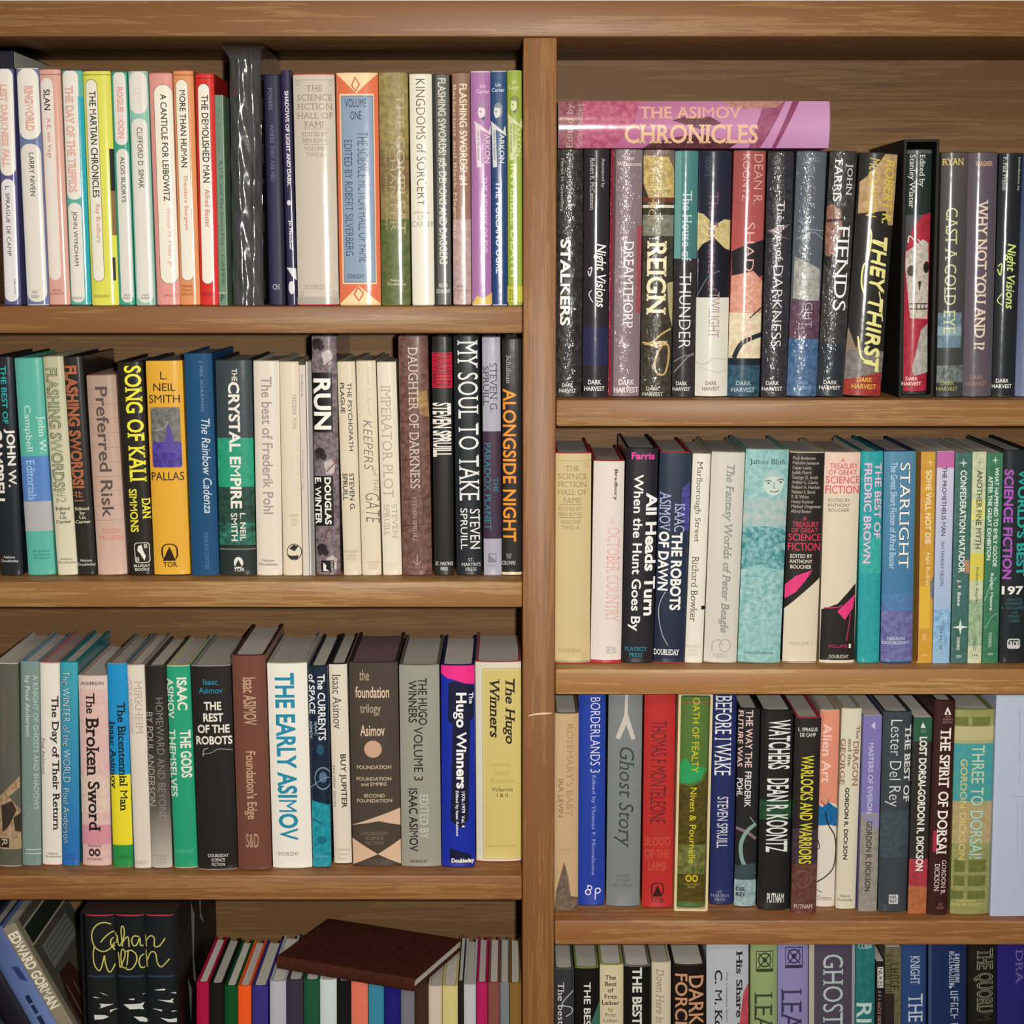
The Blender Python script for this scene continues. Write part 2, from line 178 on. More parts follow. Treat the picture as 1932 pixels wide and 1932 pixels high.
["J","g","g:#8a6652:#9a7468",-0.04686,0.012,1.45042,0.01655,0.21488,0.14135,-0.00258,"#5c3c30",0,"brown hardcover fading to dusty pink at the foot","hardcovers on the top shelf by the plastic bag",[["r",-0.04,0.6273,1.04,0.9976,"n:#c0a4a0:#a88c88"],["t","FLASHING SWORDS! #4",0.3608,0.0488,0.8314,0.4813,"#e6d4bc","b"],["t","Barbarians and Black Magicians",0.0122,0.0488,0.2214,0.7095,"#dcc8b0","f"],["h","Nelson\nDoubleday",0.0621,0.9091,0.8052,0.9436,"#4c3c38","f"]]],
["J","g","#a470a4",-0.02853,0.012,1.45043,0.01833,0.21589,0.149,-0.0034,"#d8c8d4",0,"mauve purple hardcover between the brown and the navy ones","hardcovers on the top shelf by the plastic bag",[["r",-0.04,0.0007,1.04,0.0047,"#e8d4e6"],["h","Lin\nCarter",0.2857,0.0533,0.9491,0.0939,"#dcc4dc","b"],["c",0.6115,0.1654,0.2695,0.0335,"#9a7a94"],["c",0.5477,0.1721,0.1903,0.0281,"#dcc8d4"],["p",[[0.3274,0.1494],[0.5818,0.1347],[0.8662,0.1467],[0.7389,0.1561],[0.4697,0.1534]],"#9a7a94"],["c",0.4844,0.1708,0.0476,0.0027,"#4c4850"],["p",[[0.4983,0.1989],[0.6894,0.1895],[0.6722,0.211]],"#3c3840"],["p",[[0.1642,0.2083],[0.8923,0.2539],[1.0049,0.2271],[1.0664,0.274],[0.2257,0.2338]],"#dcc8d4"],["p",[[0.2257,0.2338],[0.4637,0.2405],[0.5322,0.4047],[0.2919,0.4074]],"#dcc8d4"],["t","LORD OF THE UNKNOWN",0.3197,0.2512,0.4311,0.375,"#34303a","s"],["t","ARKON",0.6689,0.2646,0.9554,0.3885,"#dcc8d4","b"],["t","THE NEMESIS OF EVIL",0.5455,0.4459,0.802,0.7826,"#dcb8dc","b"],["p",[[-0.0163,0.999],[0.2656,0.9577],[0.592,0.9714],[1.0027,0.9439],[1.0001,0.999]],"#d8b860"]]],
["J","g","g:#2c4c74:#243c70",-0.01158,0.012,1.45042,0.0143,0.21617,0.14719,-0.00321,"#b0b8c0",0,"navy blue hardcover with bold white title, near the upright","hardcovers on the top shelf by the plastic bag",[["h","Lin\nCarter",0.0402,0.0499,0.8647,0.0885,"#c4d2e0","b"],["c",0.456,0.1665,0.2982,0.0334,"#7c8490"],["c",0.3855,0.1732,0.2105,0.0281,"#cfd0d0"],["p",[[0.1411,0.1505],[0.4226,0.1358],[0.7377,0.1478],[0.5969,0.1572],[0.2988,0.1545]],"#7c8490"],["c",0.3154,0.1719,0.0526,0.0027,"#4c4850"],["p",[[0.3314,0.2],[0.5425,0.1906],[0.5238,0.212]],"#3c3840"],["p",[[-0.0375,0.2093],[0.7671,0.2549],[0.8913,0.2281],[0.959,0.275],[0.0313,0.2348]],"#cfd0d0"],["p",[[0.0313,0.2348],[0.2941,0.2415],[0.3732,0.4055],[0.1099,0.4082]],"#cfd0d0"],["t","LORD OF THE UNKNOWN",0.1357,0.2522,0.2585,0.3758,"#34303a","s"],["t","ARKON",0.5209,0.2656,0.8367,0.3893,"#cfd0d0","b"],["t","THE VOLCANO OGRE",0.2647,0.4669,0.6682,0.8616,"#dce4ea","b"]]],
["J","g","#8fa33e",0.00289,0.012,1.45042,0.0134,0.21661,0.13992,-0.0033,"#a8a860",0,"lime green hardcover half hidden by the upright, topmost shelf","hardcovers on the top shelf by the plastic bag",[["h","Lin\nCarter",0.106,0.0385,0.8531,0.0796,"#c8d090","b"],["c",0.5223,0.1382,0.3107,0.0333,"#78803c"],["c",0.4489,0.1449,0.2194,0.028,"#c8cc98"],["p",[[0.1941,0.1222],[0.4869,0.1076],[0.8152,0.1196],[0.6688,0.1289],[0.3583,0.1262]],"#78803c"],["c",0.3759,0.1435,0.0548,0.0027,"#4c4850"],["p",[[0.393,0.1715],[0.6129,0.1622],[0.5939,0.1835]],"#3c3840"],["p",[[0.0082,0.1809],[0.8491,0.2263],[0.978,0.1996],[1.0505,0.2463],[0.0801,0.2062]],"#c8cc98"],["p",[[0.0801,0.2062],[0.3546,0.2129],[0.4399,0.3764],[0.1632,0.3791]],"#c8cc98"],["t","LORD OF THE UNKNOWN",0.1892,0.2236,0.3175,0.3468,"#34303a","s"],["t","ARKON",0.5921,0.237,0.9222,0.3603,"#c8cc98","b"],["t","INVISIBLE DEATH",0.1994,0.3939,0.6237,0.8755,"#c8d48e","b"],["r",-0.04,0.9166,1.04,0.9853,"#b8b840"],["h","312",0.125,0.9303,0.5017,0.9784,"#3c4020","s"]]],
["J","k","n:#3a3634:#24201f",0.05434,0.026,1.36259,0.02438,0.23341,0.15157,0.00226,"",1,"black shrink-wrapped hardcover hard against the upright","shrink-wrapped hardcovers on the horror shelf",[["t","STALKERS",0.144,0.3593,0.5332,0.7072,"#ece8e4","B"],["t","Martin H. Greenberg",0.1189,0.0347,0.263,0.2485,"#b4aea6","f"],["q",0.406,0.0173,0.524,0.0189,"#8c867e"],["q",0.406,0.0223,0.524,0.024,"#8c867e"],["q",0.406,0.0173,0.422,0.024,"#8c867e"],["q",0.407,0.0267,0.525,0.0283,"#8c867e"],["q",0.459,0.0267,0.474,0.033,"#8c867e"],["q",0.407,0.0267,0.422,0.033,"#8c867e"],["q",0.407,0.0357,0.525,0.0373,"#8c867e"],["q",0.407,0.0357,0.423,0.0419,"#8c867e"],["q",0.459,0.0357,0.474,0.0419,"#8c867e"],["q",0.408,0.0447,0.526,0.0463,"#8c867e"],["q",0.51,0.0447,0.526,0.0512,"#8c867e"],["q",0.46,0.0447,0.475,0.0512,"#8c867e"],["q",0.408,0.054,0.526,0.0556,"#8c867e"],["q",0.46,0.054,0.476,0.061,"#8c867e"],["q",0.408,0.054,0.424,0.061,"#8c867e"],["q",0.409,0.0687,0.527,0.0703,"#8c867e"],["q",0.461,0.0687,0.477,0.075,"#8c867e"],["q",0.512,0.0687,0.527,0.075,"#8c867e"],["q",0.41,0.0777,0.528,0.0793,"#8c867e"],["q",0.462,0.0777,0.477,0.084,"#8c867e"],["q",0.41,0.0777,0.425,0.084,"#8c867e"],["q",0.41,0.0867,0.529,0.0883,"#8c867e"],["q",0.513,0.0867,0.529,0.0938,"#8c867e"],["q",0.41,0.0867,0.426,0.0938,"#8c867e"],["q",0.411,0.0966,0.529,0.0982,"#8c867e"],["q",0.463,0.0966,0.478,0.1028,"#8c867e"],["q",0.411,0.0966,0.426,0.1028,"#8c867e"],["q",0.411,0.1056,0.53,0.1072,"#8c867e"],["q",0.411,0.1106,0.53,0.1122,"#8c867e"],["q",0.463,0.1056,0.479,0.1122,"#8c867e"],["q",0.514,0.1056,0.53,0.1122,"#8c867e"],["q",0.412,0.12,0.531,0.1216,"#8c867e"],["q",0.515,0.12,0.531,0.1263,"#8c867e"],["q",0.413,0.129,0.531,0.1306,"#8c867e"],["q",0.413,0.129,0.428,0.1353,"#8c867e"],["q",0.413,0.1431,0.532,0.1447,"#8c867e"],["q",0.414,0.1477,0.473,0.1493,"#8c867e"],["q",0.466,0.1431,0.481,0.1493,"#8c867e"],["q",0.517,0.1431,0.532,0.1493,"#8c867e"],["q",0.414,0.1571,0.533,0.1587,"#8c867e"],["q",0.414,0.1617,0.474,0.1634,"#8c867e"],["q",0.466,0.1571,0.482,0.1634,"#8c867e"],["q",0.414,0.1571,0.43,0.1634,"#8c867e"],["q",0.415,0.1661,0.534,0.1678,"#8c867e"],["q",0.415,0.1661,0.43,0.1727,"#8c867e"],["q",0.467,0.1661,0.483,0.1727,"#8c867e"],["q",0.415,0.1754,0.534,0.1771,"#8c867e"],["q",0.415,0.1801,0.535,0.1817,"#8c867e"],["q",0.468,0.1754,0.483,0.1817,"#8c867e"],["q",0.416,0.1845,0.535,0.1861,"#8c867e"],["q",0.416,0.1891,0.535,0.1908,"#8c867e"],["q",0.519,0.1845,0.535,0.1908,"#8c867e"],["q",0.416,0.1935,0.536,0.1952,"#8c867e"],["q",0.416,0.1982,0.476,0.1998,"#8c867e"],["q",0.469,0.1935,0.484,0.1998,"#8c867e"],["q",0.417,0.2026,0.536,0.2042,"#8c867e"],["q",0.417,0.2079,0.477,0.2096,"#8c867e"],["q",0.469,0.2026,0.485,0.2096,"#8c867e"],["q",0.417,0.2123,0.537,0.214,"#8c867e"],["q",0.418,0.2171,0.537,0.2187,"#8c867e"],["q",0.47,0.2123,0.485,0.2187,"#8c867e"],["q",0.418,0.2215,0.537,0.2231,"#8c867e"],["q",0.418,0.2261,0.538,0.2278,"#8c867e"],["q",0.522,0.2215,0.537,0.2278,"#8c867e"],["h","DARK\nHARVEST",0.1253,0.9433,0.7782,0.9814,"#d8d4d0","b"]]],
["J","g","#2c262e",0.07991,0.026,1.36256,0.0237,0.23341,0.14367,9e-05,"",1,"glossy black hardcover with slanted white script title, before the red-edged one","shrink-wrapped hardcovers on the horror shelf",[["r",-0.04,0.7129,1.04,0.8701,"#2a2a4c"],["t","Robert R. McCammon",0.2414,0.0347,0.4153,0.2415,"#cfc8c8","f"],["t","Announced by",0.656,0.0347,0.8165,0.1528,"#cfc8c8","f"],["t","Night Visions",0.3939,0.3768,0.8903,0.6333,"#f0ecec","I"],["l",[[0.2118,0.479],[0.3298,0.4719],[0.2478,0.5072],[0.1773,0.486]],1.02,"#e0dcdc"],["l",[[0.3792,0.6134],[0.223,0.5815],[0.3344,0.5638]],0.85,"#e0dcdc"],["h","DARK\nHARVEST",0.0643,0.9289,0.8634,0.975,"#f0ece8","b"]]],
["J","k","#86747a",0.10729,0.026,1.36264,0.02986,0.2339,0.14941,0.00483,"",1,"mauve-grey shrink-wrapped hardcover with a dark red hinge edge","shrink-wrapped hardcovers on the horror shelf",[["r",-0.04,0.0,0.0749,1.0016,"#8c2034"],["r",0.0749,0.0,0.1604,1.0016,"#5c444c"],["h","Chet\nWilliamson",0.1859,0.0297,0.9479,0.0678,"#e4d8d8","f"],["r",0.8415,0.3046,1.04,0.6567,"#a05058"],["t","DREAMTHORP",0.4382,0.3676,0.7511,0.7171,"#f2eaea","f"],["h","DARK\nHARVEST",0.1855,0.9277,0.9586,0.9822,"#e8e0e0","b"]]],
["J","k","n:#4a4438:#332e28",0.13801,0.026,1.36262,0.02906,0.23341,0.14352,0.00373,"",1,"dark olive shrink-wrapped hardcover with a coiled rope picture","shrink-wrapped hardcovers on the horror shelf",[["r",-0.04,0.0021,1.04,0.0728,"n:#8a7468:#6a5c58"],["p",[[0.0026,0.0243],[0.7962,0.0312],[0.9941,0.0798],[1.0093,0.1912],[0.2564,0.2261],[0.0091,0.1354]],"n:#d4bc78:#a89058"],["r",-0.04,0.1912,1.04,0.2108,"#6c3c2c"],["r",-0.04,0.2219,1.04,0.2331,"#d8d0b8"],["r",-0.04,0.2611,1.04,0.3452,"n:#8c8c7c:#6c6c60"],["t","WILLIAMSON",0.1801,0.052,0.4051,0.3031,"#a8946c","f"],["t","CHET",0.5185,0.0589,0.6986,0.1772,"#a8946c","f"],["t","REIGN",0.1477,0.3663,0.7836,0.6631,"#ece2bc","F"],["p",[[0.8057,0.5355],[1.0214,0.5284],[1.0009,0.7129],[0.8787,0.656]],"#b0a478"],["l",[[0.0447,0.7771],[0.3204,0.7771],[0.6605,0.7414],[0.956,0.7201]],1.53,"#c8a878"],["l",[[0.0911,0.7807],[0.5519,0.7914],[0.8383,0.7843],[0.9014,0.8272],[0.7957,0.8988],[0.566,0.906],[0.4349,0.8701],[0.5545,0.8129],[0.6668,0.7914]],1.87,"#c0a070"],["l",[[0.3787,0.7843],[0.5501,0.7771],[0.8373,0.7771]],3.06,"#d0b488"],["h","DARK\nHARVEST",0.0665,0.9577,0.7192,0.9958,"#c8c4b8","b"]]],
["J","g","g:#4a8080:#3c6064",0.16462,0.026,1.36258,0.02151,0.2326,0.14202,0.00123,"",1,"teal topped hardcover darkening to brown-black below","shrink-wrapped hardcovers on the horror shelf",[["r",-0.04,0.0014,0.2654,0.4418,"#6a9c98"],["r",-0.04,0.4347,1.04,1.0016,"n:#3a3236:#2a2628"],["t","The House of",0.3285,0.1604,0.7386,0.4453,"#c4d8d4","f"],["t","THUNDER",0.2434,0.4913,0.7472,0.7993,"#e4e4e4","l"],["l",[[0.0611,0.8984],[0.5895,0.8409],[0.9082,0.8194]],0.85,"#9a9490"],["l",[[0.0392,0.8553],[0.511,0.8301],[0.9324,0.8266]],0.85,"#8a8480"],["h","DARK\nHARVEST",0.0236,0.9359,0.7769,0.9749,"#dcd8d4","b"]]],
["J","g","#242738",0.1913,0.026,1.36259,0.03065,0.23179,0.15246,0.00156,"",1,"navy and cream hardcover with an off-white lower third","shrink-wrapped hardcovers on the horror shelf",[["p",[[-0.0082,0.2454],[0.1728,0.2524],[0.4967,0.2983],[0.8116,0.2736],[1.0348,0.2771],[1.0416,0.3973],[0.9894,0.4043],[-0.0214,0.4043]],"n:#d4c894:#bca870"],["p",[[-0.0108,0.4043],[0.1609,0.3725],[0.4926,0.3477],[0.8278,0.3902],[1.0315,0.4008],[1.0269,0.5907],[0.011,0.5907]],"#1c1c26"],["l",[[0.026,0.5822],[0.3111,0.5109],[0.6807,0.4824]],0.85,"#6c7080"],["r",-0.04,0.5907,1.04,1.0016,"#d8d6c8"],["l",[[-0.0226,0.8548],[0.2479,0.8656],[0.5678,0.8404],[0.9994,0.8476]],0.68,"#b0b4ac"],["l",[[0.1415,0.8764],[0.6832,0.8981],[0.9835,0.8873]],0.68,"#b8bab0"],["t","The Servants of",0.3207,0.1645,0.6115,0.5679,"#7c4a66","s"],["t","TWILIGHT",0.3717,0.5679,0.6923,0.754,"#a08c90","f"],["t","KOONTZ",0.1977,0.0244,0.3557,0.1014,"#4c4c6c","s"],["h","DARK\nHARVEST",0.2156,0.9342,0.7446,0.9733,"#6c5c58","b"]]],
["J","g","g:#9c5050:#c85c58",0.22249,0.026,1.36272,0.03053,0.23261,0.14451,0.00988,"",1,"coral red hardcover with black flame shapes and a blue foot","shrink-wrapped hardcovers on the horror shelf",[["p",[[0.0009,0.4064],[0.3288,0.3852],[1.0187,0.357],[1.0515,0.4984],[0.6798,0.5197],[0.0313,0.5055]],"#2c262c"],["p",[[0.0313,0.5055],[0.672,0.4842],[1.0597,0.5339],[1.0537,0.7405],[0.0071,0.6548]],"n:#e0a892:#cc8878"],["r",-0.04,0.6548,1.04,0.8409,"n:#e6dcc0:#d4c0a0"],["l",[[0.6062,0.6762],[0.9749,0.6334]],1.36,"#3a3034"],["l",[[0.1528,0.8409],[0.411,0.7763],[1.0537,0.7405]],4.42,"#2a3038"],["r",-0.04,0.8409,1.04,1.0016,"n:#3c5c74:#24404c"],["r",-0.04,0.8409,1.04,0.8697,"#1c2630"],["t","DEAN R.",0.6123,0.0174,0.8876,0.2178,"#dcaca4","l"],["t","KOONTZ",0.2735,0.0174,0.4852,0.2038,"#dcaca4","l"],["t","SHADOWFIRES",0.3944,0.2901,0.6828,0.8136,"#e4b8b0","l"],["h","DARK\nHARVEST",0.1109,0.9345,0.8312,0.9792,"#a8bcc4","b"]]],
["J","k","n:#3a383e:#2a282e",0.25131,0.026,1.36269,0.0243,0.23131,0.14459,0.01049,"",1,"near-black shrink-wrapped hardcover with thin capitals, beside the coral red one","shrink-wrapped hardcovers on the horror shelf",[["p",[[0.0505,0.318],[0.9616,0.2897],[0.3099,0.3393],[0.9166,0.3534]],"#8c7478"],["t","The Eyes of",0.3242,0.1979,0.68,0.4386,"#d4d0d4","f"],["t","DARKNESS",0.3163,0.46,0.6957,0.791,"#d4d0d4","l"],["h","DARK\nHARVEST",0.0307,0.9341,0.8106,0.9747,"#dcd8d8","b"]]],
["J","k","#585e68",0.27807,0.026,1.36286,0.02786,0.23184,0.15379,0.02095,"",1,"slate blue shrink-wrapped hardcover with a maroon patch and blue foot","shrink-wrapped hardcovers on the horror shelf",[["l",[[0.1256,0.2771],[0.4803,0.3124],[0.9993,0.3194]],1.02,"#8a929a"],["l",[[0.0917,0.3548],[0.6002,0.3265],[1.0144,0.3548]],1.02,"#8a929a"],["p",[[0.0667,0.4256],[0.9497,0.4753],[0.959,0.6071],[0.0594,0.5964]],"n:#b0b0a8:#8c8c84"],["r",-0.04,0.6036,1.04,0.7684,"n:#6c4c5c:#4c3848"],["r",-0.04,0.7612,1.04,1.0016,"n:#54749a:#3c587c"],["t","The Key to",0.3467,0.2559,0.5401,0.4398,"#9cb0bc","f"],["t","MIDNIGHT",0.4663,0.4682,0.7241,0.7145,"#b0a8b4","l"],["h","KOONTZ",0.2087,0.0258,0.7829,0.0454,"#7c848c","s"],["h","DARK\nHARVEST",0.1919,0.9342,0.8202,0.9719,"#7c98b4","b"]]],
["J","k","n:#42403f:#302e2e",0.30528,0.026,1.36298,0.02535,0.23191,0.15247,0.03288,"",1,"black shrink-wrapped hardcover with part of a face in brown","shrink-wrapped hardcovers on the horror shelf",[["p",[[-0.0457,0.2278],[0.1489,0.2137],[0.5099,0.2418],[0.5911,0.3124],[0.3758,0.4114],[0.0676,0.4327],[-0.0829,0.3336]],"n:#9a7260:#7a5444"],["p",[[0.0036,0.2771],[0.5562,0.27],[0.5621,0.2813],[0.0105,0.2912]],"#4a302a"],["p",[[-0.0415,0.4185],[0.2591,0.4327],[0.2204,0.4824],[-0.0787,0.4469]],"#1e1a1a"],["r",-0.04,0.7828,0.9294,1.0016,"#2a3038"],["t","JOHN",0.5802,0.0524,0.8543,0.1785,"#e4e0e0","f"],["t","FARRIS",0.1851,0.0349,0.459,0.2038,"#e4e0e0","f"],["t","FIENDS",0.3938,0.2983,0.8748,0.6465,"#f0ecec","f"],["h","DARK\nHARVEST",0.08,0.9328,0.8589,0.9704,"#d8d4d4","b"]]],
["J","g","#2a2826",0.33631,0.026,1.36333,0.03546,0.22957,0.14547,0.04311,"",1,"hardcover with jagged pale yellow scrawled title and a red foot, leaning on the slipcase","shrink-wrapped hardcovers on the horror shelf",[["p",[[0.6584,0.0014],[0.9962,0.0014],[1.0047,0.2908],[0.8633,0.2908],[0.7675,0.2338],[0.047,0.2481],[0.0397,0.1202],[0.3358,0.0777]],"n:#c4a47c:#a4845c"],["p",[[-0.0833,0.8387],[0.0085,0.7151],[0.2367,0.8023],[0.3572,0.7514],[0.3009,0.8387]],"#8a7868"],["r",-0.04,0.8096,1.04,0.9335,"n:#86807a:#6a655f"],["p",[[-0.0197,0.9335],[0.9791,0.897],[0.9992,1.0016],[-0.0006,1.0016]],"n:#a43c36:#8a302c"],["t","ROBERT R.",0.6692,0.0247,0.9365,0.2837,"#d4bc50","I"],["t","McCAMMON",0.2445,0.0212,0.5162,0.2623,"#c8b04c","I"],["t","THEY THIRST",0.4797,0.3408,0.8831,0.897,"#e8e294","I"],["t","THEY THIRST",0.4436,0.3422,0.8196,0.897,"#e8e294","il"],["l",[[0.3676,0.3051],[0.4292,0.3408],[0.3788,0.4339],[0.2757,0.4626],[0.2607,0.5345],[0.3766,0.5849]],1.53,"#e8e294"],["l",[[0.8398,0.3837],[0.4618,0.3623]],1.53,"#e8e294"],["l",[[0.7413,0.5633],[0.8093,0.6066],[0.8959,0.6861]],1.19,"#e8e294"],["l",[[0.2619,0.7514],[0.3969,0.8387],[0.6921,0.8532]],1.53,"#e8e294"],["h","DARK\nHARVEST",0.1935,0.9204,0.8436,0.9687,"#d8b84c","b"]]],
["J","g","g:#5a5a58:#26302c",0.38646,0.026,1.36546,0.02348,0.23046,0.15354,-0.00837,"",1,"hardcover with a red hooded skull, standing inside the black slipcase",None,[["r",-0.04,0.0168,1.04,0.2637,"#24302c"],["p",[[1.0337,0.2531],[0.6459,0.2637],[0.2325,0.3205],[-0.0148,0.4201],[0.0347,0.9875],[1.0208,0.9875],[1.0173,0.7358]],"n:#b03040:#98283a"],["p",[[0.9085,0.3774],[0.6655,0.3632],[0.318,0.3916],[0.026,0.413],[0.0201,0.4844],[0.1172,0.5775],[0.2377,0.6853],[0.9387,0.6889],[0.9495,0.5202]],"n:#d0c8bc:#a89c90"],["c",0.8428,0.4773,0.1268,0.0243,"#2a2422"],["c",0.2329,0.4915,0.1408,0.0229,"#4a4440"],["p",[[0.502,0.5345],[0.6427,0.5345],[0.5808,0.5775]],"#3a3430"],["r",0.1971,0.6242,0.9267,0.6292,"#3a302c"],["r",0.2156,0.6457,0.9307,0.6501,"#3a302c"],["l",[[0.3304,0.6242],[0.3362,0.6529]],0.68,"#3a302c"],["l",[[0.4707,0.6242],[0.4764,0.6529]],0.68,"#3a302c"],["l",[[0.632,0.6242],[0.6376,0.6529]],0.68,"#3a302c"],["l",[[0.7864,0.6242],[0.7918,0.6529]],0.68,"#3a302c"],["l",[[0.5313,0.3988],[0.1678,0.3489],[0.1031,0.3774]],1.02,"#d8d4cc"],["l",[[0.6697,0.3845],[0.4535,0.3632]],1.02,"#d8d4cc"],["p",[[0.942,0.707],[0.6676,0.7358],[0.3498,0.8951],[0.4251,0.9242],[0.9929,0.9096]],"n:#b8b4ac:#98948c"],["t","Edited by",0.3971,0.0204,0.6684,0.152,"#e4e4e0","f"],["t","Stanley Wiater",0.0402,0.0204,0.2972,0.2354,"#e4e4e0","f"],["h","DARK\nHARVEST",-0.0086,0.9278,0.7214,0.9642,"#f0d8d4","b"]]],
["J","g","g:#56504e:#3c4044",0.4201,0.026,1.3627,0.02457,0.23099,0.14847,-0.01086,"",1,"dark grey hardcover with pale green spaced title beside the black slipcase","shrink-wrapped hardcovers on the horror shelf",[["r",-0.04,0.6524,0.8941,0.7964,"n:#5c7480:#7890a0"],["r",-0.04,0.7099,0.8978,0.7459,"#8ca4ac"],["r",-0.04,0.8688,1.04,0.9413,"n:#7c8484:#4a504c"],["h","RYAN",0.0188,0.0266,0.8238,0.0533,"#d0bc74","F"],["t","CAST A COLD EYE",0.1893,0.2251,0.6255,0.7387,"#ccd09c","f"],["h","DARK\nHARVEST",0.0002,0.934,0.7859,0.974,"#a0a060","b"]]],
["J","g","#5c525c",0.44683,0.026,1.36272,0.02739,0.23099,0.15013,-0.01129,"",1,"plum grey hardcover with peach capitals","shrink-wrapped hardcovers on the horror shelf",[["h","WAGNER",0.2156,0.0378,0.816,0.0575,"#c89c7c","F"],["t","WHY NOT YOU AND I?",0.313,0.1933,0.6875,0.8051,"#e0ccb8","F"],["h","DARK\nHARVEST",0.0882,0.9086,0.7921,0.9543,"#94786c","b"]]],
["J","g","#22262a",0.47189,0.026,1.36263,0.02153,0.23017,0.14446,-0.00613,"",1,"black hardcover with slanted lime script title, near the frame edge","shrink-wrapped hardcovers on the horror shelf",[["t","Introduction by",0.7696,0.0176,0.907,0.1551,"#d0d4d4","f"],["t","F. Paul Wilson",0.1437,0.0176,0.3269,0.1515,"#d0d4d4","f"],["t","Night Visions",0.3136,0.3681,0.8174,0.6353,"#d2e284","I"],["l",[[0.0714,0.4609],[0.2203,0.4502],[0.1756,0.4967],[0.0599,0.4716]],1.02,"#d2e284"],["l",[[0.2793,0.6188],[0.0898,0.6008],[0.263,0.572]],0.85,"#d2e284"],["h","DARK\nHARVEST",-0.0206,0.9236,0.8191,0.9629,"#f0f0ec","b"]]],
["J","g","g:#2c3458:#6c7898",0.49521,0.026,1.36265,0.02352,0.23017,0.15329,-0.00698,"",1,"blue hardcover, the last one on the horror shelf","shrink-wrapped hardcovers on the horror shelf",[]],
["J","g","#20252b",-0.48809,0.03,1.18817,0.02128,0.21308,0.14629,-0.00764,"#181818",0,"black hardcover with bold white surname at the outer end of the second shelf","books on the second shelf with the yellow spine",[["t","THE BEST OF",0.4462,0.0423,0.6957,0.3041,"#2aacac","b"],["t","JOHN W.",0.4711,0.3271,0.94,0.5928,"#e9e4da","B"],["t","CAMPBELL",-0.0878,0.3271,0.3876,0.6792,"#e9e4da","B"],["h","Nelson\nDoubleday",0.0707,0.9086,0.8512,0.9422,"#c8c8c4","b"]]],
["J","g","#5cb4a2",-0.45857,0.03,1.18845,0.02692,0.21176,0.1496,-0.0263,"#4a9484",0,"teal hardcover with blue and grey bands","books on the second shelf with the yellow spine",[["r",-0.04,0.4488,1.04,0.657,"#5a84c4"],["r",-0.04,0.657,1.04,0.794,"#b2b0b2"],["t","John W.",0.6574,0.2664,0.9372,0.4368,"#cce6da","f"],["t","Campbell",0.185,0.2169,0.4855,0.4301,"#cce6da","f"],["t","Editorials",0.2047,0.4654,0.5053,0.6503,"#a8c8ea","f"],["h","Advent\nScience\nFiction",0.2457,0.881,0.8519,0.9249,"#2c7468","s"]]],
["J","g","g:#bcb898:#dcd6bc",-0.43332,0.03,1.18841,0.01902,0.21319,0.14872,-0.03297,"#a8a484",0,"cream hardcover with dark green outlined title, twin of the black one next to it","books on the second shelf with the yellow spine",[["t","FLASHING SWORDS!",0.0827,0.0521,0.6919,0.6101,"#3c4c38/#b4b694","o"],["t","#2",0.143,0.6061,0.706,0.6646,"#9a987c","f"],["h","Edited\nby\nLin\nCarter",0.1055,0.6846,0.8819,0.7593,"#3c3a30","F"],["h","Nelson\nDoubleday",0.0758,0.9187,0.9722,0.9483,"#3a3632","s"]]],
["J","g","#2a2723",-0.41419,0.03,1.18839,0.01768,0.2132,0.14159,-0.03374,"#181614",0,"black hardcover with orange condensed title, twin of the cream one","books on the second shelf with the yellow spine",[["t","FLASHING SWORDS!",0.0342,0.0423,0.6815,0.5981,"#d8845c/#8a4830","o"],["t","#1",0.03,0.6114,0.6211,0.6613,"#a87050","f"],["h","Edited\nby\nLin\nCarter",0.0568,0.6846,0.8879,0.7593,"#d0c8a8","F"],["h","Nelson\nDoubleday",0.0334,0.9241,0.9915,0.959,"#dcd8cc","s"]]],
["J","g","g:#b09484:#d0b0a0",-0.38986,0.03,1.18847,0.02808,0.19533,0.14233,-0.02684,"#8a6c60",0,"dusty pink hardcover, noticeably shorter, with thick brown-grey lettering","books on the second shelf with the yellow spine",[["l",[[0.0071,0.0727],[0.9995,0.0727]],0.35,"#9a7c70"],["l",[[0.0059,0.1441],[0.9994,0.1441]],0.35,"#9a7c70"],["l",[[0.0046,0.2157],[0.9993,0.2157]],0.35,"#9a7c70"],["l",[[0.0033,0.2874],[0.9992,0.2874]],0.35,"#9a7c70"],["l",[[0.0019,0.3593],[0.9991,0.3593]],0.35,"#9a7c70"],["l",[[0.0005,0.4314],[0.999,0.4314]],0.35,"#9a7c70"],["l",[[-0.0009,0.5036],[0.9989,0.5036]],0.35,"#9a7c70"],["l",[[-0.0024,0.576],[0.9988,0.576]],0.35,"#9a7c70"],["l",[[-0.004,0.6486],[0.9987,0.6486]],0.35,"#9a7c70"],["l",[[-0.0055,0.7214],[0.9986,0.7214]],0.35,"#9a7c70"],["t","Preferred Risk",0.2911,0.0584,0.7101,0.7083,"#5c4c4a","b"],["h","EDSON\nMcCANN",0.1598,0.7651,0.9635,0.8206,"#cc7468","f"]]],
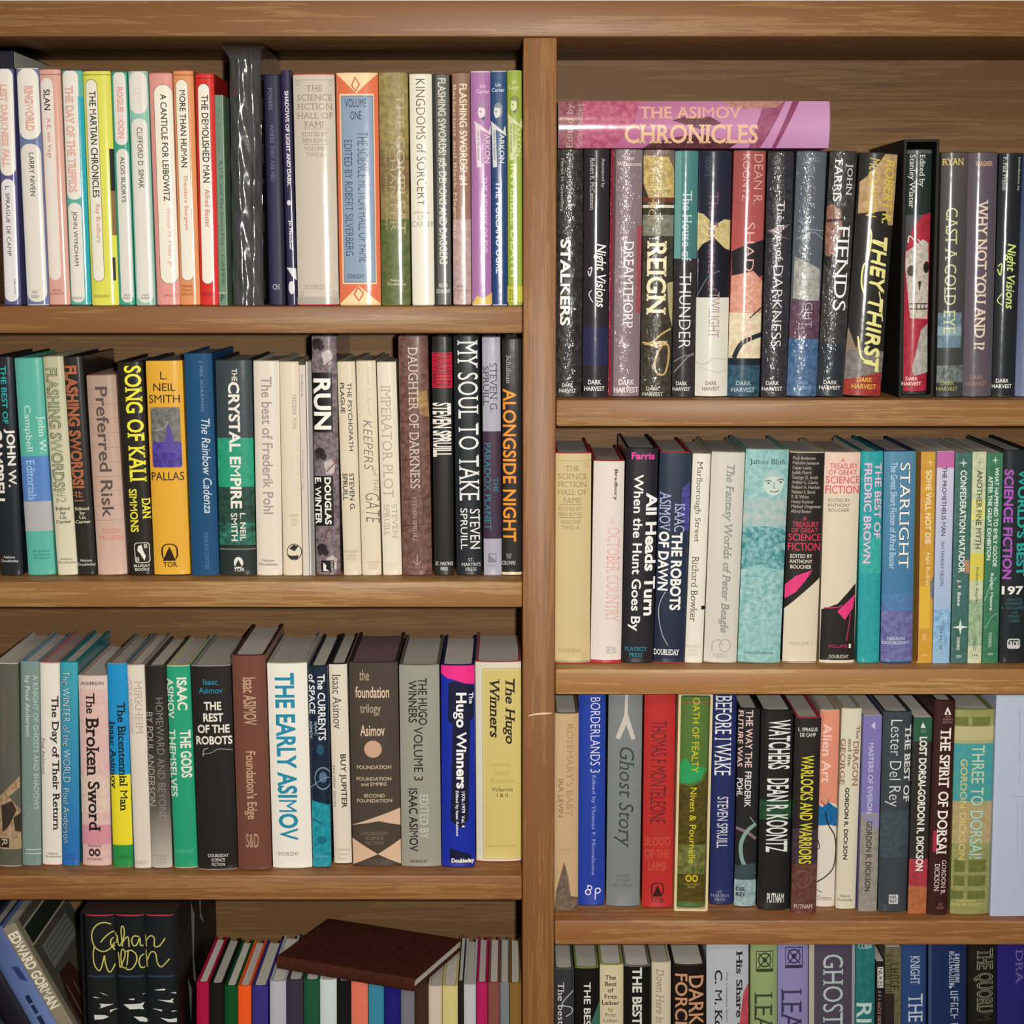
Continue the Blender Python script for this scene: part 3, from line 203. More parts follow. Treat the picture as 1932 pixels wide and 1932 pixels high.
["J","g","#28231c",-0.36185,0.03,1.18839,0.02448,0.20827,0.13999,-0.02448,"#141210",0,"black hardcover with bright yellow bold title","books on the second shelf with the yellow spine",[["t","SONG OF KALI",0.2707,0.02,0.9333,0.5588,"#ece440","F"],["t","DAN",0.6968,0.6363,1.019,0.7332,"#ece440","F"],["t","SIMMONS",0.2023,0.5921,0.5191,0.7947,"#ece440","F"],["r",0.3037,0.8447,0.9007,0.9416,"#d8d4c4",0.2],["r",0.3303,0.8482,0.871,0.9381,"#28231c",0.2],["p",[[0.4537,0.8619],[0.5975,0.855],[0.6415,0.8825],[0.7416,0.9099],[0.6761,0.9306],[0.5227,0.8962],[0.4163,0.8825]],"#e8e4d8"],["h","B",0.6902,0.8523,0.814,0.8715,"#d8d4c4","b"],["h","B",0.3587,0.9134,0.4824,0.9333,"#d8d4c4","b"],["h","BLUEJAY\nBOOKS",0.251,0.9477,0.8918,0.9787,"#dcd8cc","b"]]],
["J","g","#e2aa38",-0.33164,0.03,1.18831,0.03473,0.20962,0.13975,-0.01253,"#30302c",0,"golden yellow hardcover with a violet castle picture","books on the second shelf with the yellow spine",[["h","L.\nNEIL\nSMITH",0.0562,0.053,0.9082,0.1971,"#2a2012","s"],["r",0.0716,0.2145,0.9053,0.4984,"#c8902c",0.08],["r",0.0825,0.2178,0.8928,0.3896,"n:#82807a:#5c5c58",0.08],["r",0.0959,0.3762,0.907,0.4937,"n:#5a4aa8:#3c3080",0.08],["p",[[0.5631,0.2825],[0.6864,0.3494],[0.768,0.4299],[0.3507,0.4232],[0.488,0.3494]],"#5a4c9c"],["l",[[0.1378,0.3226],[0.4167,0.3159],[0.5828,0.2825]],0.56,"#b0b0b8"],["h","PALLAS",0.0413,0.5159,0.9416,0.555,"#2a2012","s"],["r",0.234,0.8505,0.7022,0.931,"#2a2012",0.4],["r",0.2796,0.8553,0.6543,0.9278,"#e2aa38",0.4],["p",[[0.4646,0.865],[0.5209,0.8843],[0.6273,0.931],[0.2695,0.931],[0.3989,0.8843]],"#2a2012"],["h","TOR",0.2746,0.9365,0.6715,0.9604,"#2a2012","b"]]],
["H","c","#1f4c74",-0.29902,0.03,1.18824,0.02634,0.21587,0.13878,-0.01119,"",0,"plain blue cloth hardcover with white slanted script","books on the second shelf with the yellow spine",[["t","J. NEIL SCHULMAN",0.5365,0.0321,0.6682,0.2579,"#7498b8","f"],["t","The Rainbow Cadenza",0.5456,0.2903,0.857,0.7163,"#ccd8e0","i"],["t","SIMON AND SCHUSTER",0.5147,0.8006,0.6564,0.9728,"#5480a8","f"]]],
["J","g","#394347",-0.26721,0.03,1.18812,0.03436,0.2103,0.14162,-0.00148,"#1c2424",0,"dark grey and emerald hardcover with bold white title","books on the second shelf with the yellow spine",[["r",-0.04,0.3596,1.04,0.5928,"n:#2ca07e:#259070"],["r",-0.04,0.5861,1.04,0.7581,"n:#2c5248:#24382f"],["r",-0.04,0.7548,1.04,0.8632,"n:#34806c:#24443c"],["r",-0.04,0.8564,1.04,0.996,"#28302f"],["r",-0.04,0.8734,1.04,0.8782,"#8a8c7c"],["t","THE",0.456,0.0429,0.6076,0.1004,"#e9e4da","b"],["t","CRYSTAL EMPIRE",0.3434,0.1024,0.6634,0.6858,"#e9e4da","B"],["t","L. NEIL",0.5966,0.7074,0.7524,0.8374,"#e9e4da","b"],["t","SMITH",0.3423,0.7074,0.5228,0.8374,"#e9e4da","b"],["c",0.5269,0.9394,0.1325,0.0273,"#e0e0dc"],["p",[[0.5249,0.9244],[0.6278,0.9585],[0.4206,0.9585]],"#28302f"],["h","TOR",0.3939,0.9626,0.6923,0.9803,"#e9e4da","b"]]],
["J","g","#dfd5c6",-0.23647,0.03,1.18812,0.02455,0.20906,0.14524,0.00239,"#c8bca8",0,"cream hardcover with thick mauve-grey lettering","books on the second shelf with the yellow spine",[["t","The best of Frederik Pohl",0.3001,0.0727,0.7221,0.71,"#a39292","b"],["h","Nelson\nDoubleday",0.0996,0.922,0.8424,0.9565,"#3a3632","s"]]],
["J","g","#ddd1ba",-0.21388,0.03,1.1881,0.01819,0.20829,0.13804,-0.00057,"#c4b8a0",0,"cream hardcover with a small black globe at the foot","books on the second shelf with the yellow spine",[["t","FREDERIK POHL",0.6327,0.1534,0.8461,0.3158,"#7c766c","l"],["t","THE EARLY POHL",0.544,0.3482,0.9385,0.6313,"#cdc1ac","o"],["h","DOUBLEDAY\nSCIENCE\nFICTION",0.4161,0.7082,0.8697,0.7642,"#a89c88","s"],["c",0.6085,0.8879,0.3963,0.0391,"#2c2a28"],["c",0.6085,0.8879,0.3551,0.0353,"#ddd1ba"],["p",[[0.3473,0.8729],[0.5575,0.8541],[0.8452,0.8601],[0.634,0.8841]],"#2c2a28"],["p",[[0.2594,0.8992],[0.4644,0.9067],[0.8367,0.9029],[0.7917,0.9217],[0.3788,0.9217]],"#2c2a28"]]],
["P","m","#cfc4bb",-0.20066,0.03,1.1881,0.00588,0.20495,0.135,-0.00346,"",0,"very thin pale mauve paperback with tiny lettering","books on the second shelf with the yellow spine",[["q",0.294,0.0467,0.593,0.0484,"#6c6460"],["q",0.29,0.0518,0.44,0.0534,"#6c6460"],["q",0.425,0.0467,0.464,0.0534,"#6c6460"],["q",0.288,0.0556,0.587,0.0573,"#6c6460"],["q",0.42,0.0556,0.458,0.0623,"#6c6460"],["q",0.282,0.0645,0.581,0.0662,"#6c6460"],["q",0.414,0.0645,0.452,0.0712,"#6c6460"],["q",0.273,0.077,0.573,0.0787,"#6c6460"],["q",0.27,0.0821,0.42,0.0837,"#6c6460"],["q",0.273,0.077,0.312,0.0837,"#6c6460"],["q",0.534,0.077,0.573,0.0837,"#6c6460"],["q",0.267,0.0859,0.567,0.0876,"#6c6460"],["q",0.399,0.0859,0.438,0.0926,"#6c6460"],["q",0.528,0.0859,0.567,0.0926,"#6c6460"],["q",0.261,0.0949,0.561,0.0965,"#6c6460"],["q",0.261,0.0949,0.3,0.1015,"#6c6460"],["q",0.256,0.1038,0.555,0.1054,"#6c6460"],["q",0.252,0.1088,0.402,0.1105,"#6c6460"],["q",0.516,0.1038,0.555,0.1105,"#6c6460"],["q",0.256,0.1038,0.294,0.1105,"#6c6460"],["q",0.25,0.1127,0.549,0.1143,"#6c6460"],["q",0.25,0.1127,0.288,0.1194,"#6c6460"],["q",0.244,0.1216,0.543,0.1233,"#6c6460"],["q",0.504,0.1216,0.543,0.1283,"#6c6460"],["q",0.235,0.1341,0.534,0.1358,"#6c6460"],["q",0.232,0.1392,0.531,0.1408,"#6c6460"],["q",0.367,0.1341,0.406,0.1408,"#6c6460"],["q",0.495,0.1341,0.534,0.1408,"#6c6460"],["q",0.229,0.1431,0.528,0.1447,"#6c6460"],["q",0.226,0.1481,0.375,0.1498,"#6c6460"],["q",0.361,0.1431,0.4,0.1498,"#6c6460"],["q",0.211,0.3976,0.557,0.3993,"#9a8c88"],["q",0.207,0.4027,0.381,0.4044,"#9a8c88"],["q",0.363,0.3976,0.408,0.4044,"#9a8c88"],["q",0.211,0.3976,0.256,0.4044,"#9a8c88"],["q",0.205,0.4067,0.551,0.4084,"#9a8c88"],["q",0.506,0.4067,0.551,0.4135,"#9a8c88"],["q",0.205,0.4067,0.25,0.4135,"#9a8c88"],["q",0.199,0.4158,0.545,0.4174,"#9a8c88"],["q",0.195,0.4209,0.542,0.4226,"#9a8c88"],["q",0.199,0.4158,0.244,0.4226,"#9a8c88"],["q",0.5,0.4158,0.545,0.4226,"#9a8c88"],["q",0.19,0.4291,0.536,0.4307,"#9a8c88"],["q",0.19,0.4291,0.235,0.4359,"#9a8c88"],["q",0.491,0.4291,0.536,0.4359,"#9a8c88"],["q",0.184,0.4382,0.53,0.4398,"#9a8c88"],["q",0.485,0.4382,0.53,0.4449,"#9a8c88"],["q",0.178,0.4473,0.524,0.4489,"#9a8c88"],["q",0.178,0.4473,0.223,0.454,"#9a8c88"],["q",0.479,0.4473,0.524,0.454,"#9a8c88"],["q",0.172,0.4563,0.518,0.458,"#9a8c88"],["q",0.169,0.4615,0.515,0.4631,"#9a8c88"],["q",0.473,0.4563,0.518,0.4631,"#9a8c88"],["q",0.166,0.4654,0.512,0.4671,"#9a8c88"],["q",0.163,0.4706,0.336,0.4722,"#9a8c88"],["q",0.467,0.4654,0.512,0.4722,"#9a8c88"],["q",0.16,0.4745,0.506,0.4762,"#9a8c88"],["q",0.157,0.4797,0.33,0.4813,"#9a8c88"],["q",0.313,0.4745,0.358,0.4813,"#9a8c88"],["q",0.461,0.4745,0.506,0.4813,"#9a8c88"],["q",0.155,0.4836,0.5,0.4853,"#9a8c88"],["q",0.151,0.4888,0.497,0.4904,"#9a8c88"],["q",0.455,0.4836,0.5,0.4904,"#9a8c88"],["q",0.149,0.4927,0.494,0.4944,"#9a8c88"],["q",0.301,0.4927,0.346,0.4995,"#9a8c88"],["q",0.143,0.5018,0.488,0.5035,"#9a8c88"],["q",0.443,0.5018,0.488,0.5086,"#9a8c88"],["q",0.143,0.5018,0.188,0.5086,"#9a8c88"],["q",0.137,0.5109,0.482,0.5126,"#9a8c88"],["q",0.134,0.5161,0.306,0.5177,"#9a8c88"],["q",0.437,0.5109,0.482,0.5177,"#9a8c88"],["q",0.131,0.52,0.476,0.5217,"#9a8c88"],["q",0.128,0.5252,0.3,0.5268,"#9a8c88"],["q",0.432,0.52,0.476,0.5268,"#9a8c88"],["q",0.125,0.5292,0.47,0.5308,"#9a8c88"],["q",0.277,0.5292,0.322,0.536,"#9a8c88"],["q",0.125,0.5292,0.17,0.536,"#9a8c88"],["q",0.114,0.5467,0.459,0.5484,"#9a8c88"],["q",0.414,0.5467,0.459,0.5535,"#9a8c88"],["q",0.108,0.5558,0.453,0.5575,"#9a8c88"],["q",0.108,0.5558,0.153,0.5626,"#9a8c88"],["q",0.102,0.565,0.447,0.5666,"#9a8c88"],["q",0.254,0.565,0.299,0.5718,"#9a8c88"],["q",0.402,0.565,0.447,0.5718,"#9a8c88"],["q",0.096,0.5741,0.441,0.5758,"#9a8c88"],["q",0.396,0.5741,0.441,0.5809,"#9a8c88"],["q",0.248,0.5741,0.293,0.5809,"#9a8c88"],["q",0.09,0.5832,0.435,0.5849,"#9a8c88"],["q",0.39,0.5832,0.435,0.59,"#9a8c88"]]],
["P","m","#8c8884",-0.1945,0.03,1.1881,0.00524,0.2083,0.135,-0.00288,"",0,"thin grey paperback squeezed against the tall photo-patterned book","books on the second shelf with the yellow spine",[["r",0.055,0.0007,0.2772,0.9955,"#dcd8d0"]]],
["J","g","n:#8a7c80:#5c5054",-0.17901,0.03,1.18815,0.02338,0.23311,0.14572,-0.00505,"#3a3234",0,"tall photo-patterned hardcover with three white letters in a black box","books on the second shelf with the yellow spine",[["c",0.2295,0.0314,0.2247,0.0208,"#2a2226"],["c",0.3718,0.047,0.1453,0.013,"#2a2226"],["c",0.1344,0.0457,0.0925,0.0143,"#3a3034"],["p",[[0.3936,0.0704],[0.6866,0.0574],[0.854,0.0769],[0.806,0.1159],[0.4756,0.1225]],"n:#d0c4c0:#a89c9c"],["c",0.2498,0.4834,0.2201,0.0212,"#2a2226"],["c",0.3892,0.4993,0.1423,0.0132,"#2a2226"],["c",0.1566,0.498,0.0906,0.0146,"#3a3034"],["p",[[0.4105,0.5231],[0.6976,0.5099],[0.8615,0.5297],[0.8145,0.5695],[0.4908,0.5761]],"n:#d0c4c0:#a89c9c"],["c",0.2667,0.8864,0.2162,0.0215,"#2a2226"],["c",0.4037,0.9025,0.1398,0.0134,"#2a2226"],["c",0.1751,0.9011,0.089,0.0148,"#3a3034"],["p",[[0.4246,0.9267],[0.7066,0.9132],[0.8677,0.9334],[0.8215,0.9738],[0.5034,0.9805]],"n:#d0c4c0:#a89c9c"],["l",[[0.4611,0.129],[0.8629,0.0964]],1.08,"#7a4a44"],["l",[[0.5062,0.5629],[0.9677,0.5165]],1.08,"#7a4a44"],["l",[[0.3231,0.8562],[0.5907,0.7892]],1.08,"#7a4a44"],["r",-0.04,0.1518,0.7983,0.399,"#161414"],["t","RUN",0.0448,0.176,0.7406,0.3871,"#f0ece4","B"],["r",-0.04,0.5801,0.7736,0.7892,"#161414"],["t","DOUGLAS",0.4114,0.5867,0.682,0.7839,"#f0ece4","B"],["t","E. WINTER",0.0248,0.5867,0.2825,0.7826,"#f0ece4","B"],["r",0.2199,0.9354,0.7403,0.9839,"#161414"],["t","KNOPF",0.6129,0.9381,0.7017,0.9812,"#e0dcd4","s"],["p",[[0.3073,0.9435],[0.4317,0.9569],[0.4039,0.9704],[0.5539,0.9812],[0.3008,0.9798]],"#e0dcd4"]]],
["J","g","#dacdb5",-0.15533,0.03,1.18826,0.01701,0.20833,0.14782,-0.01886,"#c0b49c",0,"cream hardcover with angular dark lettering in two lines","books on the second shelf with the yellow spine",[["t","THE PSYCHOPATH",0.5278,0.0985,0.7721,0.4147,"#3c3a38","b"],["t","PLAGUE",0.1264,0.0985,0.3707,0.2393,"#3c3a38","b"],["t","STEVEN G.",0.4731,0.5184,0.7565,0.694,"#3c3a38","b"],["t","SPRUILL",0.1011,0.5184,0.3845,0.6462,"#3c3a38","b"],["h","DOUBLEDAY\nSCIENCE\nFICTION",0.0727,0.8804,0.8809,0.9293,"#9a9080","s"]]],
["J","g","#ddd1b7",-0.13671,0.03,1.18825,0.01863,0.20909,0.14377,-0.01702,"#c0b49c",0,"cream hardcover with spiky slanted grey lettering","books on the second shelf with the yellow spine",[["t","Steven G. Spruill",0.4803,0.0254,0.7327,0.2516,"#b0a48e","il"],["t","KEEPERS",0.2734,0.2735,0.7393,0.5053,"#6c6a62","il"],["t","of THE",0.7026,0.5053,0.9477,0.609,"#8c887c","il"],["t","GATE",0.2912,0.6127,0.9995,0.7539,"#6c6a62","il"],["h","DOUBLEDAY\nSCIENCE\nFICTION",0.2779,0.9333,0.9198,0.9685,"#a09684","s"]]],
["J","g","#e1d7c4",-0.1164,0.03,1.18828,0.01833,0.20803,0.14179,-0.02024,"#c0b49c",0,"cream hardcover with faint tan serif title, next to the tall brown one","books on the second shelf with the yellow spine",[["t","IMPERATOR PLOT",0.1655,0.1082,0.6881,0.6308,"#b6a694","f"],["t","STEVEN",0.5536,0.6629,0.8378,0.8239,"#b0a090","f"],["t","SPRUILL",0.1358,0.6629,0.4366,0.8134,"#b0a090","f"],["h","DOUBLEDAY\nSCIENCE\nFICTION",0.1333,0.9405,0.8524,0.9706,"#c8bca8","s"]]],
["J","g","n:#7e5c52:#5c4038",-0.0922,0.03,1.18826,0.02833,0.23312,0.14777,-0.01182,"#4a302a",0,"tall brown stone-textured hardcover","books on the second shelf with the yellow spine",[["p",[[0.612,0.2335],[0.9252,0.227],[1.0086,0.3384],[0.7042,0.3253]],"n:#b08c58:#8a6444"],["l",[[0.0386,0.3582],[0.9927,0.3384]],0.62,"#48302a"],["l",[[0.0308,0.5165],[1.0043,0.4967]],0.62,"#48302a"],["l",[[0.0488,0.6825],[1.0151,0.6692]],0.62,"#48302a"],["l",[[0.0249,0.7892],[1.0097,0.7826]],0.62,"#48302a"],["l",[[0.6813,0.4967],[0.7123,0.6692]],0.62,"#48302a"],["l",[[0.7674,0.6692],[0.7183,0.7892]],0.62,"#48302a"],["l",[[0.6497,0.3384],[0.7082,0.4967]],0.62,"#48302a"],["t","DAUGHTER OF DARKNESS",0.3224,0.0476,0.6481,0.6332,"#d0c0b0","f"],["t","STEVEN SPRUILL",0.382,0.6692,0.5141,0.8575,"#b89c90","f"],["l",[[0.508,0.9132],[0.5019,0.9502]],0.77,"#c0a89c"],["l",[[0.3781,0.9401],[0.5012,0.9543],[0.6291,0.9401]],0.77,"#c0a89c"],["h","DOUBLEDAY",0.1848,0.9596,0.8143,0.9691,"#9c7c70","f"]]],
["J","g","#232322",-0.06623,0.03,1.18814,0.01908,0.23261,0.15046,-0.00476,"#161616",0,"black hardcover with a striped crimson block","books on the second shelf with the yellow spine",[["r",-0.04,0.0671,1.04,0.2135,"#c4213c"],["r",-0.04,0.0749,1.04,0.0768,"#6c1420"],["r",-0.04,0.0886,1.04,0.0905,"#6c1420"],["r",-0.04,0.1023,1.04,0.1042,"#6c1420"],["r",-0.04,0.116,1.04,0.1179,"#6c1420"],["r",-0.04,0.1297,1.04,0.1317,"#6c1420"],["r",-0.04,0.1434,1.04,0.1454,"#6c1420"],["r",-0.04,0.1572,1.04,0.1591,"#6c1420"],["r",-0.04,0.1709,1.04,0.1729,"#6c1420"],["r",-0.04,0.1847,1.04,0.1866,"#6c1420"],["r",-0.04,0.1984,1.04,0.2004,"#6c1420"],["t","PAINKILLER",0.0704,0.0697,0.9121,0.2109,"#7a1828","b"],["t","STEVEN SPRUILL",0.0122,0.2745,0.9349,0.4996,"#e9e4da","B"],["h","ST. MARTIN'S\nPRESS",0.0847,0.9407,0.9485,0.9784,"#dcdcd8","b"]]],
["J","g","#22272b",-0.04142,0.03,1.18822,0.02478,0.23312,0.14268,-0.01054,"#161616",0,"black hardcover with very large white serif title","books on the second shelf with the yellow spine",[["t","MY SOUL TO TAKE",0.1491,0.0197,0.9328,0.6838,"#e8e8e6","f"],["t","STEVEN",0.5454,0.7191,0.9345,0.887,"#e8e8e6","s"],["t","SPRUILL",0.181,0.7158,0.4486,0.8897,"#e8e8e6","s"],["h","ST.\nMARTIN'S\nPRESS",0.191,0.9267,0.9355,0.9798,"#dcdcd8","f"]]],
["J","g","#aaa6b6",-0.01868,0.03,1.18814,0.01732,0.23185,0.1537,-0.00578,"#8a8694",0,"silver hardcover with a deep purple middle band","books on the second shelf with the yellow spine",[["r",-0.04,0.3911,1.04,0.8433,"#3e2a40"],["t","STEVEN G.",0.4015,0.1079,0.8045,0.3117,"#3a3644","f"],["t","SPRUILL",0.0422,0.121,0.3556,0.2853,"#3a3644","f"],["t","THE",0.5713,0.5838,0.8399,0.6473,"#2e808e","f"],["t","PARADOX PLANET",0.0758,0.4375,0.434,0.8056,"#2e808e","f"],["r",0.2467,0.9053,0.7094,0.9445,"#7c7888"],["p",[[0.2912,0.9094],[0.6643,0.9094],[0.6622,0.9364]],"#aaa6b6"],["h","DOUBLEDAY",0.183,0.9513,0.7651,0.9608,"#7c7888","s"]]],
["J","g","#262423",8e-05,0.03,1.1881,0.01901,0.23033,0.14227,-0.00114,"#181616",0,"black hardcover with chunky orange title, cut off by the upright","books on the second shelf with the yellow spine",[["t","Schulman",0.2184,0.0691,0.4515,0.1859,"#b4b0ac","fi"],["t","ALONGSIDE NIGHT",0.0315,0.2077,0.7252,0.8558,"#8c2a18/#e49830","oB"],["p",[[0.1678,0.9054],[0.5007,0.9054],[0.4173,0.9292],[0.2646,0.9292]],"#6c6864"],["h","CROWN",0.0008,0.9374,0.6808,0.9537,"#dcd8d0","fi"],["r",-0.04,0.985,1.04,0.9987,"#d8cca4"]]],
["J","g","#cbb788",0.05925,0.024,1.10207,0.0342,0.20714,0.147,-0.0,"#c02c38",0,"wide tan hardcover against the upright with small serif title","books on the shelf under the horror shelf",[["r",0.0576,0.0366,1.04,0.0393,"#a8946c"],["c",0.8454,0.0556,0.0653,0.0115,"#a8946c"],["c",0.8454,0.0556,0.05,0.0088,"#cbb788"],["h","THE\nSCIENCE\nFICTION\nHALL OF\nFAME",0.0579,0.061,0.8767,0.2352,"#8f7f5c","f"],["r",0.1164,0.242,0.7414,0.2448,"#8f7f5c"],["h","EDITED BY\nBEN BOVA",0.0817,0.2543,0.7505,0.2981,"#8f7f5c","f"],["r",0.1168,0.3035,0.7438,0.3063,"#8f7f5c"],["h","VOLUME\nTWO A",0.1288,0.3159,0.7062,0.3611,"#8f7f5c","f"],["h","DOUBLEDAY",0.0846,0.93,0.7699,0.9474,"#a08c5c","f"],["c",0.8356,0.9663,0.0686,0.0119,"#a8946c"],["c",0.8356,0.9663,0.0525,0.0091,"#cbb788"],["r",-0.04,0.9859,1.04,1.0182,"#a09c78"]]],
["J","g","#dfd3cc",0.09181,0.024,1.10222,0.02972,0.19954,0.14814,0.00969,"#b02c38",0,"white hardcover with rosy capitals, set a little askew","books on the shelf under the horror shelf",[["t","Bradbury",0.6486,0.0408,0.7777,0.1977,"#2c2826","F"],["t","THE",0.5792,0.2672,0.6931,0.3133,"#dcb0a8","f"],["t","OCTOBER COUNTRY",0.4718,0.3276,0.8852,0.7941,"#dfaea6","f"],["h","B",0.5108,0.9164,0.8608,0.9527,"#c4bab4","B"],["r",-0.04,0.9839,1.04,1.0021,"#b4323c"]]],
["J","g","#242228",0.12256,0.024,1.1023,0.03058,0.2118,0.13822,0.01476,"#18161a",0,"black hardcover with huge white two-line title and a pink name","books on the shelf under the horror shelf",[["h","Farris",0.1631,0.0218,0.8902,0.0537,"#e0489c","B"],["t","All Heads Turn",0.6501,0.2059,1.0195,0.7761,"#f2f0ee","B"],["t","When the Hunt Goes By",0.168,0.1227,0.5547,0.8496,"#f2f0ee","b"],["h","PLAYBOY\nPRESS",0.0924,0.9233,0.8071,0.9725,"#2f94a8","f"]]],
["J","g","g:#2c3848:#222a40",0.1537,0.024,1.10236,0.02988,0.2076,0.14745,0.0192,"#a02c34",0,"navy hardcover with a violet glow and white outlined title","books on the shelf under the horror shelf",[["p",[[1.0204,0.1321],[0.7411,0.1728],[0.7213,0.2818],[0.8787,0.3637],[1.0387,0.3774]],"n:#5450a0:#3c3c78"],["t","ISAAC",0.5205,0.2409,0.8574,0.3747,"#b8b4e0","f"],["t","ASIMOV",0.0417,0.1864,0.3908,0.3719,"#b8b4e0","f"],["t","THE ROBOTS",0.4492,0.3774,0.8084,0.7466,"#f2f0ee","B"],["t","OF DAWN",0.0433,0.374,0.3748,0.6539,"#f2f0ee","B"],["l",[[0.303,0.6594],[0.1391,0.7147],[0.1177,0.7771],[0.2391,0.8605],[0.4432,0.9162]],0.7,"#b4b4bc"],["h","DOUBLEDAY",-0.0041,0.9343,0.8176,0.9622,"#e8e8e8","F"]]],
["J","g","#e1ddd0",0.17778,0.024,1.10229,0.01706,0.20621,0.14239,0.02487,"#c8c0ac",0,"thin cream hardcover with a plain grey serif title","books on the shelf under the horror shelf",[["t","Marlborough Street",0.1585,0.0374,0.5687,0.4215,"#504c46","f"],["t","Richard Bowker",0.1856,0.4871,0.5564,0.8007,"#504c46","f"],["h","DOUBLEDAY\nSCIENCE\nFICTION",0.0138,0.9121,0.8542,0.9648,"#b0a894","s"],["r",0.7988,0.7232,1.04,0.7407,"#1c1a18"]]],
["J","g","#cfcac0",0.20383,0.024,1.10245,0.03195,0.20761,0.14494,0.02321,"#a8a498",0,"pale grey hardcover with slanted storybook title","books on the shelf under the horror shelf",[["t","The Fantasy Worlds of Peter Beagle",0.3854,0.0575,0.699,0.8549,"#8d8f8a","Fi"],["c",0.6166,0.9162,0.1814,0.0321,"#a4a49c"],["c",0.6166,0.9162,0.1542,0.0279,"#cfcac0"],["l",[[0.2242,0.9441],[0.2503,0.9022],[0.428,0.8883],[0.5486,0.9162]],0.98,"#a4a49c"],["h","VIKING",0.2477,0.9552,0.7213,0.9762,"#a4a49c","f"]]],
["J","m","n:#9cc4c0:#7aacac",0.24176,0.024,1.10252,0.04134,0.21,0.13811,0.02163,"#7ca4a4",0,"wide pale teal mottled hardcover with a drawn face near the top","books on the shelf under the horror shelf",[["r",-0.04,0.2293,1.04,0.3574,"n:#b4bcb8:#8cb0b0"],["p",[[0.0009,0.3642],[0.4805,0.3547],[1.013,0.371],[0.9997,0.561],[0.7264,0.5541],[0.3838,0.5405],[-0.0061,0.561]],"n:#2f7c84:#8cbcbc"],["r",-0.04,0.561,1.04,0.7933,"n:#6ca4a8:#a4c8c4"],["h","James Blish",0.0937,0.0448,0.9321,0.0762,"#2c3838","f"],["c",0.6583,0.1553,0.2436,0.0578,"#c0d0c8"],["p",[[0.4073,0.1688],[0.4312,0.1218],[0.6284,0.095],[0.9033,0.1151],[0.908,0.1365],[0.6342,0.1218],[0.4679,0.1352]],"#a4bcb8"],["l",[[0.4538,0.1486],[0.5373,0.1433],[0.6128,0.1486]],0.84,"#34403f"],["l",[[0.7403,0.1433],[0.8234,0.1365],[0.9091,0.1419]],0.84,"#34403f"],["c",0.5398,0.1553,0.0271,0.004,"#2c3434"],["c",0.8263,0.15,0.0271,0.004,"#2c3434"],["l",[[0.6805,0.1486],[0.6663,0.1768],[0.7207,0.1782]],0.56,"#4c5c5c"],["l",[[0.5814,0.1916],[0.6841,0.197],[0.7975,0.1889]],0.7,"#34403f"],["h","Nelson Doubleday",0.1287,0.9447,0.8315,0.962,"#2c3434","f"]]],
["J","g","#282422",0.28145,0.024,1.10231,0.03308,0.20759,0.13856,0.0144,"#c8bca4",0,"black hardcover with small name list, pink title and cream foot","books on the shelf under the horror shelf",[["p",[[-0.0241,0.7436],[1.0003,0.5936],[0.9997,0.9926],[-0.0003,0.9926]],"#dacdb6"],["p",[[-0.0171,0.6281],[0.286,0.5833],[0.7792,0.5544],[0.5671,0.6074],[0.304,0.6605],[-0.0184,0.6951]],"#e03c7c"],["h","Poul Anderson\nMalcolm Jameson\nOscar Lewis\nJudith Merril\nGeorge O. Smith\nArthur C. Clarke\nRobert A. Heinlein\nNelson S. Bond\nE. B. White\nHenry Kuttner\nMildred Clingerman\nAlfred Bester",0.0745,0.0203,0.9473,0.2858,"#b8ac9c","sL"],["h","A",0.4299,0.3021,0.5485,0.3215,"#e03c5c","s"],["h","TREASURY",0.1355,0.3263,0.9152,0.3521,"#e03c5c","s"],["h","OF GREAT",0.1167,0.3569,0.8879,0.3779,"#e03c5c","s"],["h","SCIENCE",0.0482,0.3844,0.9804,0.4167,"#e03c5c","s"],["h","FICTION",0.0418,0.4264,0.9655,0.4636,"#e03c5c","s"],["h","EDITED BY\nANTHONY\nBOUCHER",0.0919,0.4801,0.7614,0.5488,"#dcd4c4","b"],["h","VOLUME 2",0.1574,0.8964,0.8608,0.9138,"#a89c90","s"]]],
["J","g","#dacdb6",0.31803,0.024,1.10214,0.03412,0.20757,0.14017,0.00387,"#c8bca4",0,"cream hardcover with the same rosy title as its black twin","books on the shelf under the horror shelf",[["r",-0.04,0.002,1.04,0.1863,"#e4c4b4"],["p",[[0.0207,0.7436],[0.4696,0.7145],[0.9711,0.6178],[0.9997,0.9856],[0.0039,0.9856]],"#26221f"],["p",[[0.4596,0.7505],[0.9644,0.6695],[0.9112,0.7366],[0.6819,0.7921]],"#e03c7c"],["l",[[0.0812,0.7353],[0.4727,0.7318],[0.5946,0.7214]],0.84,"#e03c7c"],["l",[[0.85,0.763],[0.7997,0.8254],[0.7499,0.8915]],0.84,"#c83068"],["h","A",0.4376,0.027,0.5515,0.0471,"#c4505c","s"],["h","TREASURY",0.1334,0.0521,0.9231,0.0788,"#c4505c","s"],["h","OF GREAT",0.114,0.0839,0.8961,0.1056,"#c4505c","s"],["h","SCIENCE",0.0466,0.1123,0.9841,0.1458,"#c4505c","s"],["h","FICTION",0.0383,0.1559,0.9685,0.1945,"#c4505c","s"],["h","EDITED BY\nANTHONY\nBOUCHER",0.0998,0.2169,0.7373,0.2789,"#6c6258","s"],["h","VOLUME",0.2328,0.9103,0.7756,0.9256,"#c83058","s"],["h","1",0.8169,0.9075,0.879,0.927,"#e8e0d4","b"],["h","DOUBLEDAY",0.2663,0.9591,0.8221,0.9759,"#c8bcac","b"]]],
